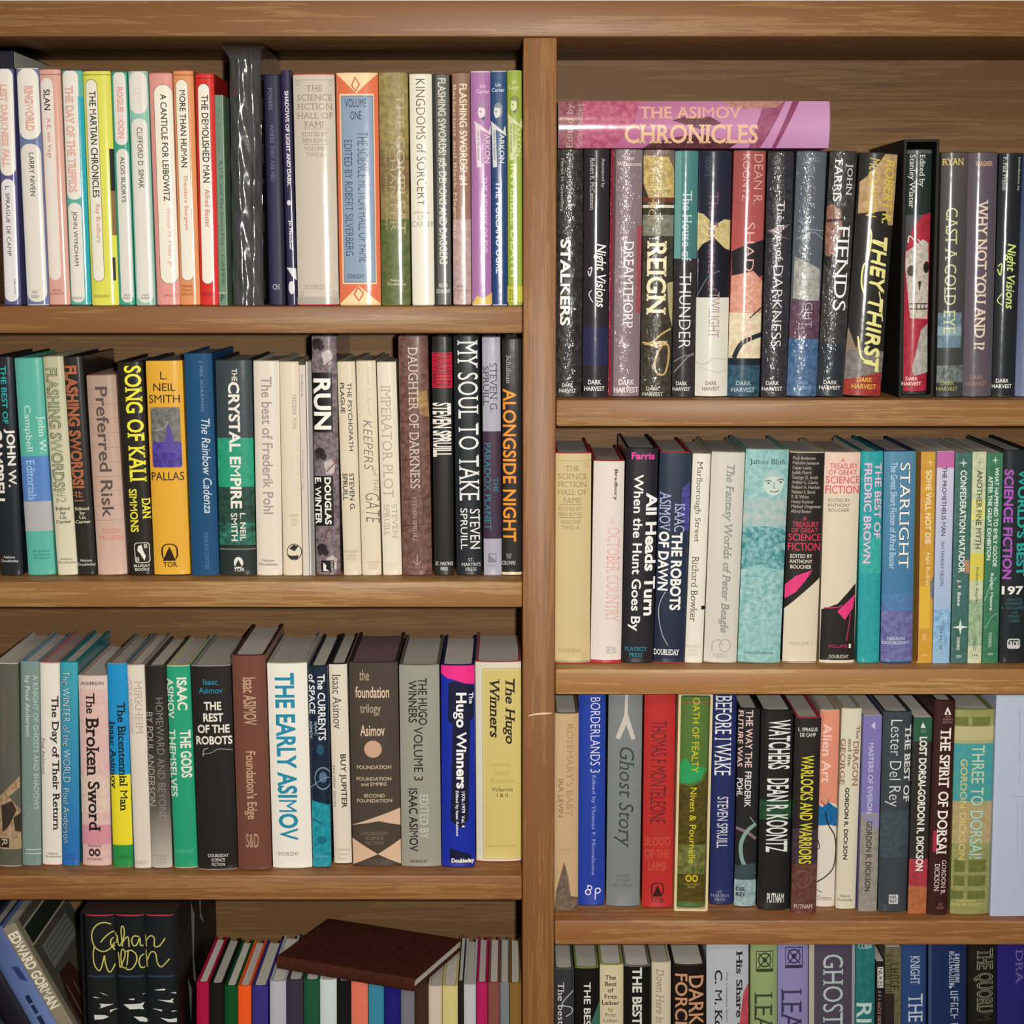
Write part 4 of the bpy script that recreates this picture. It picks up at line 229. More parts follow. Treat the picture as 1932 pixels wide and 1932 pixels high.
["J","g","n:#2fa2a6:#2a9498",0.34886,0.024,1.10217,0.021,0.20898,0.14946,-0.00892,"#1c6c70",0,"turquoise hardcover with pink block title","books on the shelf under the horror shelf",[["r",-0.04,0.4019,1.04,0.5724,"n:#44b0a4:#2a9c9c"],["t","THE BEST OF",0.619,0.0571,0.9399,0.41,"#c896c8","o"],["t","FREDRIC BROWN",0.141,0.0571,0.4946,0.5259,"#c896c8","o"]]],
["J","g","g:#5488a4:#3c70a0",0.37661,0.024,1.10225,0.03052,0.20899,0.14036,-0.01158,"#1c2c5c",0,"blue hardcover with wide white western-style title","books on the shelf under the horror shelf",[["r",-0.04,0.7439,1.04,0.9878,"n:#5c5a96:#7a78a8"],["r",-0.04,0.6683,1.04,0.7508,"n:#4c84b4:#5470a4"],["l",[[0.2436,0.7027],[0.4257,0.6683],[0.5241,0.7095],[0.7986,0.6752]],0.7,"#5c94b4"],["t","STARLIGHT",0.4758,0.0537,0.8134,0.5532,"#181c24/#f0eeea","oF"],["t","The Great Short Fiction of Alfred Bester",0.2004,0.0537,0.3958,0.5532,"#c0d4e0","s"],["h","NELSON\nDOUBLEDAY",0.0381,0.8749,0.889,0.9095,"#c4c8dc","b"]]],
["P","m","n:#cc9c3c:#c49034",0.40343,0.024,1.10219,0.01481,0.20802,0.135,-0.01605,"",0,"mustard yellow paperback with a white author line beside the blue western-lettered hardcover","books on the shelf under the horror shelf",[["r",-0.04,0.0,0.0714,0.9891,"#5c2420"],["p",[[1.0152,0.5772],[0.8159,0.6116],[0.7542,0.6668],[0.9745,0.7013]],"#6c7484"],["r",0.1163,0.6323,0.7929,0.8327,"#d8b03c"],["p",[[0.6501,0.0303],[0.6941,0.0462],[0.9059,0.0492],[0.6956,0.0523],[0.6592,0.0682],[0.6152,0.0523],[0.4034,0.0492],[0.6138,0.0462]],"#e0c488"],["t","SOME WILL NOT DIE",0.3935,0.0864,0.7717,0.4332,"#ece0c0","b"],["t","Algis Budrys",0.4594,0.4675,0.7404,0.6295,"#e0d0a0","b"],["h","STARBLAZE",0.3208,0.8605,0.575,0.8882,"#e4d4a4","s"],["h","EDITIONS",0.3204,0.9578,0.656,0.9662,"#e4d4a4","s"]]],
["P","m","g:#cfc4da:#88b0d0",0.41979,0.024,1.10215,0.01622,0.20856,0.135,-0.0101,"",0,"pale lavender-blue paperback with a pink top","books on the shelf under the horror shelf",[["r",-0.04,0.0013,1.04,0.0767,"#bc649e"],["r",-0.04,0.7434,1.04,0.9163,"n:#6c98c4:#9cc0dc"],["t","THE PROMETHEUS MAN",0.307,0.072,0.5711,0.3952,"#34303a","b"],["t","RAY FARADAY NELSON",0.3235,0.4245,0.5281,0.6305,"#3c3c4c","s"],["t","GO-33-120",0.3701,0.8193,0.5295,0.9336,"#2c3848","s"]]],
["P","m","n:#46706c:#3c6058",0.43743,0.024,1.10217,0.01573,0.20716,0.135,-0.01238,"",0,"grey-teal paperback with a white four-pointed star","books on the shelf under the horror shelf",[["r",0.6679,0.5066,1.04,0.5686,"n:#c48c74:#8c7868"],["t","CONFEDERATION MATADOR",0.3141,0.0827,0.6923,0.5659,"#eceae4","b"],["t","J. F. Bone",0.2337,0.5997,0.5012,0.725,"#eceae4","b"],["p",[[0.4781,0.0271],[0.5274,0.0453],[0.759,0.0488],[0.5295,0.0522],[0.491,0.0705],[0.4416,0.0522],[0.2101,0.0488],[0.4396,0.0453]],"#c8d0c4"],["p",[[0.5046,0.7875],[0.5958,0.8202],[1.0241,0.8265],[0.5997,0.8327],[0.5286,0.8655],[0.4373,0.8327],[0.009,0.8265],[0.4335,0.8202]],"#dce4dc"],["t","DONNING",0.3129,0.8738,0.513,0.9367,"#e0e4dc","b"],["h","ISBN",0.2856,0.9604,0.6335,0.9744,"#c4d0c8","s"]]],
["P","m","n:#ccd0b0:#b4bc98",0.45257,0.024,1.10215,0.01298,0.208,0.135,-0.01134,"",0,"pale mint paperback with yellow patches","books on the shelf under the horror shelf",[["r",-0.04,0.2219,1.04,0.3172,"n:#dcd870:#ccc894"],["r",-0.04,0.4743,1.04,0.6048,"n:#d8c838:#c8c068"],["r",-0.04,0.6943,1.04,0.916,"n:#a8bc98:#7c9c7c"],["p",[[0.507,0.0303],[0.5606,0.0462],[0.8098,0.0492],[0.5631,0.0523],[0.5223,0.0682],[0.4686,0.0523],[0.2194,0.0492],[0.4662,0.0462]],"#909c80"],["t","ANOTHER FINE MYTH",0.3185,0.0864,0.7408,0.4538,"#3c4a40","b"],["t","Robert Asprin",0.3728,0.5429,0.6513,0.7164,"#3c4a40","s"],["t","STARBLAZE",0.3514,0.8674,0.5679,0.9369,"#3c4a40","s"],["h","III",0.2805,0.9578,0.6931,0.9662,"#3c4a40","s"]]],
["P","m","n:#3f7c5a:#366c50",0.46784,0.024,1.10216,0.01482,0.20688,0.135,-0.01233,"",0,"leaf green paperback with two lines of white capitals","books on the shelf under the horror shelf",[["l",[[0.0372,0.6996],[0.3851,0.6234],[0.7481,0.5888]],0.84,"#8cb89c"],["l",[[0.0842,0.8318],[0.5327,0.7761],[0.9024,0.7622]],0.84,"#7cac8c"],["p",[[0.4866,0.0149],[0.5346,0.0309],[0.7575,0.0339],[0.5368,0.037],[0.5003,0.0529],[0.4523,0.037],[0.2294,0.0339],[0.4501,0.0309]],"#c4d8c8"],["t","WHAT HAPPENED TO EMILY GOODE",0.4869,0.0679,0.7509,0.5377,"#e4ece4","b"],["t","AFTER THE GREAT EXHIBITION",0.087,0.1087,0.3509,0.5059,"#e4ece4","b"],["t","Raylyn Moore",0.3092,0.568,0.5719,0.7455,"#e4ece4","b"],["t","DONNING",0.3349,0.8527,0.5595,0.9226,"#c4d8c8","s"],["h","ISBN",0.3335,0.9506,0.6514,0.9604,"#c4d8c8","s"]]],
["J","g","#21262a",0.49046,0.024,1.1023,0.02617,0.20971,0.1443,-0.01753,"#181818",0,"black hardcover with purple and teal block letters and a white year","books on the shelf under the horror shelf",[["t","WORLD'S BEST",0.5242,0.0904,0.8741,0.5888,"#2ca49e","B"],["t","SCIENCE FICTION",0.0364,0.0904,0.3651,0.6025,"#a656b8","B"],["h","1971",0.0356,0.6352,0.9802,0.6763,"#eceae6","B"],["h","edited by\nDONALD\nA. WOLLHEIM\nand\nTERRY\nCARR",0.0189,0.69,0.9545,0.8066,"#3c6c78","s"],["r",0.2573,0.8836,0.7318,0.9319,"#c8c8c4",0.2],["r",0.3016,0.8905,0.7115,0.9167,"#21262a",0.2],["h","ace",0.3368,0.896,0.6929,0.9181,"#dcdcd8","b"]]],
["J","m","#5a5b50",-0.50059,0.02502,0.89498,0.02332,0.207,0.14731,0.02234,"#c0bcb0",0,"worn grey hardcover with a tan picture at its foot, outer end of the third shelf","hardcovers on the third shelf with visible page tops",[["q",0.322,0.1204,0.497,0.1232,"#7c6050"],["q",0.321,0.1306,0.408,0.1335,"#7c6050"],["q",0.322,0.1204,0.345,0.1335,"#7c6050"],["q",0.319,0.1383,0.495,0.1412,"#7c6050"],["q",0.318,0.1442,0.494,0.147,"#7c6050"],["q",0.319,0.1383,0.342,0.147,"#7c6050"],["q",0.396,0.1383,0.419,0.147,"#7c6050"],["q",0.317,0.1518,0.493,0.1547,"#7c6050"],["q",0.394,0.1518,0.417,0.1621,"#7c6050"],["q",0.47,0.1518,0.493,0.1621,"#7c6050"],["q",0.314,0.1669,0.49,0.1698,"#7c6050"],["q",0.392,0.1669,0.415,0.1772,"#7c6050"],["q",0.312,0.182,0.488,0.1848,"#7c6050"],["q",0.31,0.1916,0.487,0.1945,"#7c6050"],["q",0.389,0.182,0.412,0.1945,"#7c6050"],["q",0.309,0.1993,0.486,0.2022,"#7c6050"],["q",0.386,0.1993,0.409,0.2115,"#7c6050"],["q",0.306,0.2163,0.483,0.2192,"#7c6050"],["q",0.306,0.2163,0.329,0.229,"#7c6050"],["q",0.46,0.2163,0.483,0.229,"#7c6050"],["q",0.302,0.2338,0.48,0.2367,"#7c6050"],["q",0.457,0.2338,0.48,0.2452,"#7c6050"],["q",0.3,0.2501,0.478,0.2529,"#7c6050"],["q",0.298,0.2567,0.477,0.2596,"#7c6050"],["q",0.3,0.2501,0.323,0.2596,"#7c6050"],["q",0.297,0.2644,0.476,0.2673,"#7c6050"],["q",0.453,0.2644,0.476,0.2761,"#7c6050"],["q",0.376,0.2644,0.399,0.2761,"#7c6050"],["q",0.294,0.2809,0.473,0.2838,"#7c6050"],["q",0.292,0.2895,0.382,0.2924,"#7c6050"],["q",0.294,0.2809,0.317,0.2924,"#7c6050"],["q",0.45,0.2809,0.473,0.2924,"#7c6050"],["q",0.291,0.2972,0.471,0.3001,"#7c6050"],["q",0.29,0.303,0.47,0.3059,"#7c6050"],["q",0.291,0.2972,0.314,0.3059,"#7c6050"],["q",0.37,0.2972,0.394,0.3059,"#7c6050"],["q",0.289,0.3108,0.469,0.3136,"#7c6050"],["q",0.288,0.316,0.378,0.3188,"#7c6050"],["q",0.289,0.3108,0.312,0.3188,"#7c6050"],["q",0.445,0.3108,0.469,0.3188,"#7c6050"],["q",0.286,0.3237,0.467,0.3266,"#7c6050"],["q",0.285,0.3299,0.466,0.3327,"#7c6050"],["q",0.443,0.3237,0.467,0.3327,"#7c6050"],["q",0.284,0.3376,0.465,0.3405,"#7c6050"],["q",0.283,0.3427,0.373,0.3456,"#7c6050"],["q",0.363,0.3376,0.387,0.3456,"#7c6050"],["q",0.441,0.3376,0.465,0.3456,"#7c6050"],["q",0.281,0.3505,0.463,0.3533,"#7c6050"],["q",0.281,0.3505,0.305,0.3617,"#7c6050"],["q",0.278,0.3666,0.46,0.3695,"#7c6050"],["q",0.277,0.3753,0.368,0.3782,"#7c6050"],["q",0.278,0.3666,0.302,0.3782,"#7c6050"],["q",0.437,0.3666,0.46,0.3782,"#7c6050"],["q",0.275,0.383,0.458,0.3859,"#7c6050"],["q",0.274,0.3909,0.456,0.3938,"#7c6050"],["q",0.434,0.383,0.458,0.3938,"#7c6050"],["q",0.272,0.3987,0.455,0.4015,"#7c6050"],["q",0.271,0.4036,0.454,0.4065,"#7c6050"],["q",0.431,0.3987,0.455,0.4065,"#7c6050"],["q",0.272,0.3987,0.296,0.4065,"#7c6050"],["q",0.27,0.4114,0.453,0.4142,"#7c6050"],["q",0.268,0.4203,0.452,0.4231,"#7c6050"],["q",0.429,0.4114,0.453,0.4231,"#7c6050"],["q",0.267,0.428,0.45,0.4309,"#7c6050"],["q",0.266,0.4335,0.45,0.4364,"#7c6050"],["q",0.348,0.428,0.372,0.4364,"#7c6050"],["q",0.267,0.428,0.291,0.4364,"#7c6050"],["p",[[0.029,0.6662],[0.5476,0.6067],[0.9803,0.5547],[1.0018,0.6067],[0.541,0.6513],[1.0068,0.7183],[1.0095,0.8678],[0.5043,0.8903],[0.0512,0.8454]],"n:#b89c7c:#8c7054"],["p",[[0.2141,0.696],[0.6653,0.6736],[0.8525,0.7183],[0.5184,0.8005],[0.2515,0.8304]],"#3a3028"],["p",[[0.7195,0.7556],[1.0058,0.7332],[0.999,0.8304],[0.7769,0.8229]],"#3a3028"],["r",0.0626,0.8528,0.5761,0.9128,"#b09878"],["r",0.1271,0.8588,0.5225,0.9053,"#2c2a24"],["t","R",0.2052,0.8633,0.4558,0.8978,"#b8a888","b"],["r",0.5486,0.8603,1.04,0.9128,"#a8906c"]]],
["J","g","#7d928b",-0.47918,0.0277,0.89499,0.01828,0.20794,0.1393,0.02883,"#7c98ac",0,"grey-green hardcover with thin pale lettering","hardcovers on the third shelf with visible page tops",[["t","A KNIGHT OF GHOSTS AND SHADOWS",0.6753,0.0654,0.9288,0.7206,"#b8ccc4","s"],["t","by Poul Anderson",0.1998,0.069,0.5165,0.3629,"#ccdcd4","s"],["l",[[0.0853,0.813],[0.481,0.7236],[0.797,0.6716]],0.44,"#9cb0a8"],["r",0.2305,0.9176,1.04,0.9236,"#b8ccc4"],["r",0.1902,0.937,1.04,0.943,"#b8ccc4"]]],
["J","g","#e8e2d6",-0.45897,0.02859,0.89495,0.01889,0.20695,0.14698,0.02394,"#c07c7c",0,"white hardcover with a black storybook title and rosy top edge","hardcovers on the third shelf with visible page tops",[["t","The Day of Their Return",0.4973,0.1609,0.9428,0.8255,"#2a2624","F"],["t","Poul Anderson",0.0349,0.3707,0.2208,0.5493,"#3c3834","f"],["h","Nelson\nDoubleday",0.1663,0.9352,0.9742,0.9638,"#3a3632","s"]]],
["J","g","g:#3fa4b2:#2c6cb8",-0.43988,0.0268,0.89493,0.01694,0.20812,0.14757,0.02465,"#1c7c84",0,"aqua hardcover turning blue at the foot, with computer-style lettering","hardcovers on the third shelf with visible page tops",[["t","The WINTER of the WORLD",0.1055,0.0435,0.5843,0.5892,"#1c3c58/#d8e8e8","o"],["t","Poul Anderson",0.0835,0.6151,0.4787,0.8878,"#1c3c58/#d8e8e8","o"],["h","Nelson\nDoubleday",0.1352,0.9386,0.9107,0.9685,"#2c5490","s"]]],
["J","g","n:#dcb2b0:#e2c0b4",-0.41394,0.0268,0.89486,0.02807,0.19444,0.14832,0.01012,"#b89c94",0,"pink hardcover with bold black title, shorter than its neighbours","hardcovers on the third shelf with visible page tops",[["r",-0.04,0.0008,1.04,0.0739,"#dcc8bc"],["r",-0.04,0.521,1.04,0.719,"n:#d8bcb0:#e4ccbc"],["r",-0.04,0.7827,1.04,0.8864,"#d892a0"],["h","ANDERSON",0.0855,0.0334,0.8847,0.0505,"#34282a","b"],["t","The",0.2661,0.0895,0.571,0.1988,"#28201f","F"],["t","Broken",0.2363,0.2183,0.6932,0.5249,"#28201f","F"],["t","Sword",0.2615,0.5526,0.6791,0.8161,"#28201f","F"],["h","Abelard",0.2036,0.8832,0.6858,0.8991,"#34282a","f"],["c",0.3419,0.9279,0.1024,0.0208,"#34282a"],["c",0.5468,0.9279,0.1024,0.0208,"#34282a"],["c",0.3419,0.9279,0.0512,0.0096,"#d8b0ac"],["c",0.5468,0.9279,0.0512,0.0096,"#d8b0ac"],["h","Schuman",0.1736,0.9535,0.7053,0.9679,"#34282a","f"]]],
["J","g","#2090ca",-0.38647,0.02191,0.89473,0.01921,0.20812,0.13844,-0.00066,"#8c8478",0,"hardcover banded sky blue, yellow and green","hardcovers on the third shelf with visible page tops",[["r",-0.04,0.541,1.04,0.8874,"#ecdc30"],["r",-0.04,0.8874,1.04,0.9993,"#2f9048"],["t","The Bicentennial Man",0.4582,0.187,0.8577,0.7196,"#1c2026","F"],["t","Isaac Asimov",0.0265,0.2817,0.3182,0.6132,"#1c2026","F"],["h","Doubleday",0.1854,0.9343,0.8727,0.9604,"#247038","s"]]],
["J","g","#dfd4c6",-0.36636,0.01926,0.89477,0.0165,0.20723,0.14935,-0.00656,"#a09088",0,"cream hardcover with faint mauve serif lettering","hardcovers on the third shelf with visible page tops",[["t","MIRKHEIM",0.3995,0.0784,0.8183,0.3382,"#b8a898","f"],["t","POUL ANDERSON",0.0015,0.0711,0.2806,0.3411,"#b4a8b4","fi"],["h","DOUBLEDAY",0.0603,0.9588,0.8228,0.9783,"#a0948a","s"]]],
["J","g","g:#26221f:#7c766e",-0.34734,0.01926,0.89477,0.01978,0.20603,0.13909,-0.00544,"#48423c",0,"hardcover shading from black at the top to pale grey at the foot","hardcovers on the third shelf with visible page tops",[["r",-0.04,0.6858,1.04,0.7755,"g:#5c564f:#857e76"],["r",-0.04,0.7755,1.04,0.9985,"g:#857e76:#c4bcb2"],["r",-0.04,0.0015,1.04,0.3889,"g:#24201d:#3a3530"],["r",-0.04,0.3889,1.04,0.6858,"g:#3a3530:#5c564f"],["t","HOMEWARD AND BEYOND",0.4557,0.1572,0.8153,0.762,"#948c80","l"],["t","BY POUL ANDERSON",-0.0175,0.2269,0.2967,0.6873,"#c4bcb0","l"],["h","DOUBLEDAY\nSCIENCE\nFICTION",0.1255,0.9292,0.8615,0.9782,"#948c84","s"]]],
["J","g","#2a9e76",-0.324,0.02058,0.89486,0.02276,0.20573,0.14209,-0.01239,"#c8c49c",0,"emerald green hardcover with white block capitals","hardcovers on the third shelf with visible page tops",[["t","ISAAC",0.4227,0.0585,0.8542,0.2171,"#e9e4da","B"],["t","ASIMOV",-0.0228,0.0622,0.2818,0.2583,"#e9e4da","b"],["t","THE GODS",0.4737,0.3159,0.936,0.5501,"#e9e4da","B"],["t","THEMSELVES",-0.0257,0.3122,0.2824,0.6441,"#e9e4da","b"],["h","DOUBLEDAY",0.0648,0.905,0.9224,0.9231,"#5cb894","s"]]],
["J","g","#272321",-0.29122,0.01529,0.89495,0.03846,0.20696,0.14533,-0.01212,"#9a948c",0,"wide black hardcover with teal name and white stacked title","hardcovers on the third shelf with visible page tops",[["h","Isaac\nAsimov",0.1819,0.0652,0.7845,0.135,"#2c94ac","s"],["h","THE\nREST\nOF THE\nROBOTS",0.067,0.1758,0.9806,0.3834,"#e6e0d2","B"],["l",[[0.2304,0.4414],[0.2566,0.4083],[0.372,0.401]],0.58,"#c8c0b4"],["l",[[0.2138,0.4304],[0.4435,0.423],[0.6368,0.4047],[0.9773,0.412]],0.44,"#c8c0b4"],["h","DOUBLEDAY\nSCIENCE\nFICTION",0.2622,0.9207,0.7856,0.9805,"#d4ccc0","b"]]],
["J","g","#70463a",-0.25467,0.01353,0.89487,0.0322,0.21786,0.14902,-0.00916,"#4c2c24",0,"russet brown hardcover taller than the rest of the third shelf","hardcovers on the third shelf with visible page tops",[["t","Isaac ASIMOV",0.3123,0.1031,0.705,0.3216,"#c4a084","b"],["t","Foundation's Edge",0.2527,0.4426,0.6454,0.7594,"#c4a084","b"],["h","S&D",0.27,0.825,0.6627,0.8922,"#b08c74","b"]]],
["J","g","#ece7dd",-0.21799,0.01945,0.89492,0.03874,0.20852,0.14208,-0.01011,"#b8b4a8",0,"wide white hardcover with giant teal capitals","hardcovers on the third shelf with visible page tops",[["t","THE EARLY ASIMOV",0.182,0.0479,0.6859,0.8605,"#2a8aa8","B"],["h","DOUBLEDAY",0.1461,0.9192,0.6902,0.9357,"#5c5c5c","f"]]],
["J","g","n:#1d2e44:#141f30",-0.18892,0.02225,0.89476,0.01819,0.20516,0.14909,-0.00461,"#14242c",0,"navy and turquoise hardcover with a pale ring drawing","hardcovers on the third shelf with visible page tops",[["p",[[0.0354,0.663],[0.4825,0.6748],[1.0363,0.6867],[1.0003,0.9984],[0.0004,0.9984]],"n:#26a0ac:#1c7c94"],["l",[[0.0549,0.758],[0.5427,0.7778]],1.23,"#174c64"],["c",0.5251,0.8612,0.2797,0.0207,"#1c6c84"],["c",0.6547,0.5541,0.4561,0.0568,"#7c94a8"],["c",0.6547,0.5541,0.4073,0.0504,"#18283c"],["c",0.6558,0.5486,0.2117,0.0268,"#54708c"],["l",[[-0.0319,0.5998],[0.671,0.5541],[1.0381,0.5509]],0.62,"#8ca4b4"],["c",0.5382,0.4111,0.1946,0.0267,"#2c506c"],["t","The CURRENTS",0.4553,0.041,0.8558,0.3657,"#eceef0","b"],["t","of SPACE",-0.0013,0.041,0.3111,0.236,"#eceef0","b"],["t","ISAAC",0.2601,0.2742,0.4216,0.3406,"#c0ccd4","s"],["t","ASIMOV",-0.0134,0.2703,0.148,0.3578,"#c0ccd4","s"],["h","DOUBLEDAY",0.178,0.9369,0.8379,0.9489,"#74bcc4","s"]]],
["J","g","#dfd4c3",-0.16895,0.0326,0.89483,0.01747,0.20501,0.14454,-0.0121,"#241c1a",0,"thin cream hardcover with black serif name and bold title","hardcovers on the third shelf with visible page tops",[["t","Isaac Asimov",0.167,0.0522,0.6368,0.3239,"#3a3432","f"],["t","BUY JUPITER",0.4157,0.4485,0.8173,0.7182,"#34302e","b"],["t","and other stories",0.0675,0.5038,0.2422,0.7118,"#6c645c","s"],["h","Doubleday\nScience\nFiction",0.0591,0.9181,0.9183,0.9783,"#a49a88","s"]]],
["J","g","#4b4138",-0.13458,0.02553,0.8949,0.04778,0.20791,0.14175,-0.00761,"#3a2c28",0,"wide dark brown hardcover with a tan disc and diamond shapes","hardcovers on the third shelf with visible page tops",[["p",[[-0.0148,0.7976],[1.0104,0.713],[1.0141,0.7992],[0.5652,0.7757]],"#d4b498"],["p",[[-0.0026,0.8605],[0.5254,0.9392],[0.008,0.9913]],"#d4b498"],["p",[[1.0117,0.8668],[0.5254,0.9392],[1.0003,0.9913]],"#d4b498"],["h","the",0.213,0.0367,0.4147,0.0888,"#a8967f","b"],["h","foundation",0.1251,0.1164,0.8171,0.1732,"#dcc4a4","b"],["h","trilogy",0.2147,0.2009,0.6432,0.2594,"#a8967f","b"],["h","Asimov",0.2106,0.3034,0.7139,0.3582,"#dcc4a4","b"],["c",0.4677,0.4217,0.1821,0.0419,"#cca48a"],["h","FOUNDATION",0.126,0.5009,0.834,0.5195,"#c8b498","b"],["h","FOUNDATION\nand EMPIRE",0.1181,0.5584,0.8304,0.6021,"#c8b498","b"],["h","SECOND\nFOUNDATION",0.1153,0.6411,0.8395,0.6833,"#c8b498","b"],["h","DOUBLEDAY\nSCIENCE\nFICTION",0.1868,0.8275,0.7549,0.892,"#7c6c5c","b"]]],
["J","g","#9a978b",-0.09023,0.02412,0.8948,0.03921,0.20584,0.1418,-0.00414,"#6c6a62",0,"plain stone grey hardcover with black round capitals","hardcovers on the third shelf with visible page tops",[["t","THE HUGO",0.4701,0.0656,0.6932,0.2954,"#24221f","b"],["t","WINNERS",0.2224,0.0772,0.4375,0.2829,"#24221f","b"],["t","VOLUME 3",0.3441,0.3047,0.5752,0.5693,"#24221f","s"],["t","EDITED BY",0.4835,0.6393,0.6906,0.8568,"#d4d2c8","l"],["t","ISAAC ASIMOV",0.2065,0.6078,0.4296,0.922,"#24221f","b"],["h","DOUBLEDAY",0.2089,0.9649,0.663,0.9777,"#24221f","F"]]],
["J","g","#1c2ea0",-0.05326,0.02318,0.89472,0.03277,0.20606,0.14013,-3e-05,"#141a50",0,"cobalt blue hardcover with a hot pink top","hardcovers on the third shelf with visible page tops",[["p",[[0.0042,0.0008],[1.0,0.0008],[0.9996,0.0964],[0.6964,0.0902],[0.398,0.0733],[0.1849,0.0655],[0.0066,0.0439]],"#ea2f86"],["p",[[0.2267,0.0887],[0.3978,0.0794],[0.9867,0.1011],[0.9602,0.2591],[0.8655,0.2747],[0.8082,0.7605],[0.5968,0.8079],[0.2731,0.7684],[0.3403,0.2902],[0.2031,0.2747]],"#181a38"],["p",[[0.2422,0.903],[0.3743,0.911],[0.8591,0.9348],[0.9559,0.9825],[0.2398,0.9745]],"#181a38"],["t","Hugo Winners",0.362,0.1366,0.7641,0.6076,"#f4f2f2","B"],["t","The",0.8326,0.1351,0.9609,0.1908,"#f4f2f2","b"],["t","Edited by Isaac Asimov",0.4001,0.6186,0.5221,0.8443,"#f0eef0","b"],["t","1976-1979",0.6005,0.6226,0.7052,0.7289,"#f0eef0","b"],["t","Vol. 4",0.5982,0.7408,0.7033,0.8,"#f0eef0","b"],["h","Doubleday",0.293,0.9547,0.9736,0.9825,"#f4f2f2","B"]]],
["J","g","#d9d2be",-0.01301,0.03924,0.89479,0.0452,0.20555,0.13894,-0.00322,"#a84c58",0,"off-white hardcover with a mustard panel and black script, by the upright","hardcovers on the third shelf with visible page tops",[["r",0.1465,0.0335,1.0,0.9871,"#b4a46c",0.06],["r",0.1593,0.0366,1.0,0.9839,"#d4c684",0.06],["r",0.1975,0.046,1.0,0.9743,"#cfbd74",0.04],["t","The Hugo",0.5951,0.0835,0.8586,0.4085,"#26221c","Fi"],["t","Winners",0.3122,0.0866,0.5243,0.377,"#26221c","Fi"],["h","Edited by",0.3808,0.505,0.7458,0.5193,"#a8924c","s"],["h","Isaac\nAsimov",0.3012,0.5367,0.8367,0.6034,"#b8a45c","s"],["h","Volumes\nI & II",0.3453,0.624,0.8101,0.6734,"#5c5028","s"],["h","Nelson Doubleday",0.2272,0.9132,0.8745,0.926,"#a8924c","s"]]],
["J","m","#c1a47e",0.05415,0.02617,0.84854,0.02355,0.20297,0.13979,-0.00113,"#6c5c4c",0,"tan hardcover with a torn jacket foot against the upright","books on the shelf with the red spine",[["t","ROSEMARY'S BABY",0.5071,0.0521,0.7716,0.5231,"#a4825c","f"],["t","IRA LEVIN",0.1689,0.3281,0.3531,0.5259,"#7c664c","f"],["h","RANDOM\nHOUSE",0.2239,0.681,0.7548,0.713,"#a88c68","f"],["p",[[0.4098,0.7471],[0.5851,0.8269],[0.6916,0.9233],[1.0039,0.9341],[1.0,1.0],[0.0,1.0],[0.0786,0.8983]],"n:#7c6c58:#5c4e40"]]],
["J","g","#2740a0",0.07993,0.03981,0.84855,0.02664,0.21934,0.14627,-0.00154,"#1c2c70",0,"royal blue hardcover with white handwritten-style title","books on the shelf with the red spine",[["t","BORDERLANDS 3",0.4363,0.0194,0.7932,0.3685,"#ecebf0","l"],["t","Edited by Thomas F. Monteleone",0.4688,0.3802,0.6319,0.8526,"#a8b0d8","f"],["l",[[0.3607,0.8986],[0.3727,0.9452]],0.95,"#e4e6f0"],["c",0.3724,0.9339,0.117,0.0147,"#e4e6f0"],["c",0.3724,0.9339,0.0745,0.0093,"#2740a0"],["l",[[0.6482,0.9185],[0.6401,0.9686]],0.95,"#e4e6f0"],["c",0.7338,0.9272,0.117,0.0147,"#e4e6f0"],["c",0.7338,0.9272,0.0744,0.0093,"#2740a0"],["c",0.4355,0.9125,0.0956,0.012,"#e4e6f0"],["c",0.4355,0.9125,0.0584,0.0073,"#2740a0"]]],
["J","g","#7d8282",0.11167,0.03706,0.84859,0.03357,0.22003,0.15396,0.00375,"#4c5252",0,"grey hardcover with dark fanciful title under a pale forked mark","books on the shelf with the red spine",[["p",[[0.488,0.0045],[0.5624,0.0045],[0.5616,0.0933],[0.8027,0.2096],[0.6875,0.2161],[0.5246,0.145],[0.3402,0.2135],[0.2156,0.2064],[0.4629,0.0998]],"#c8c0b8"],["t","Ghost Story",0.2026,0.2485,0.7729,0.7231,"#3a4444","fi"],["h","COWARD\nMcCANN\nGEOGHEGAN",0.1964,0.8447,0.7749,0.9043,"#565e5e","f"]]],
["J","g","#b6302f",0.14594,0.03394,0.84856,0.03044,0.2208,0.14394,0.00188,"#7c2020",0,"bright red hardcover with dark red capitals","books on the shelf with the red spine",[["t","THOMAS F MONTELEONE",0.2163,0.1249,0.7292,0.6015,"#6e2526","s"],["h","THE",0.3378,0.6335,0.6978,0.6564,"#a04034","s"],["h","BLOOD\nOF THE\nLAMB",0.0474,0.6662,0.8807,0.8218,"#be5c3a","f"],["r",0.2758,0.8797,0.7055,0.9458,"#3c1816",0.4],["r",0.3191,0.8837,0.6629,0.9431,"#b6302f",0.4],["p",[[0.4918,0.8916],[0.5493,0.9074],[0.661,0.9458],[0.333,0.9458],[0.4374,0.9074]],"#3c1816"],["h","TOR",0.2735,0.951,0.7239,0.9748,"#5c1c1a","b"]]],
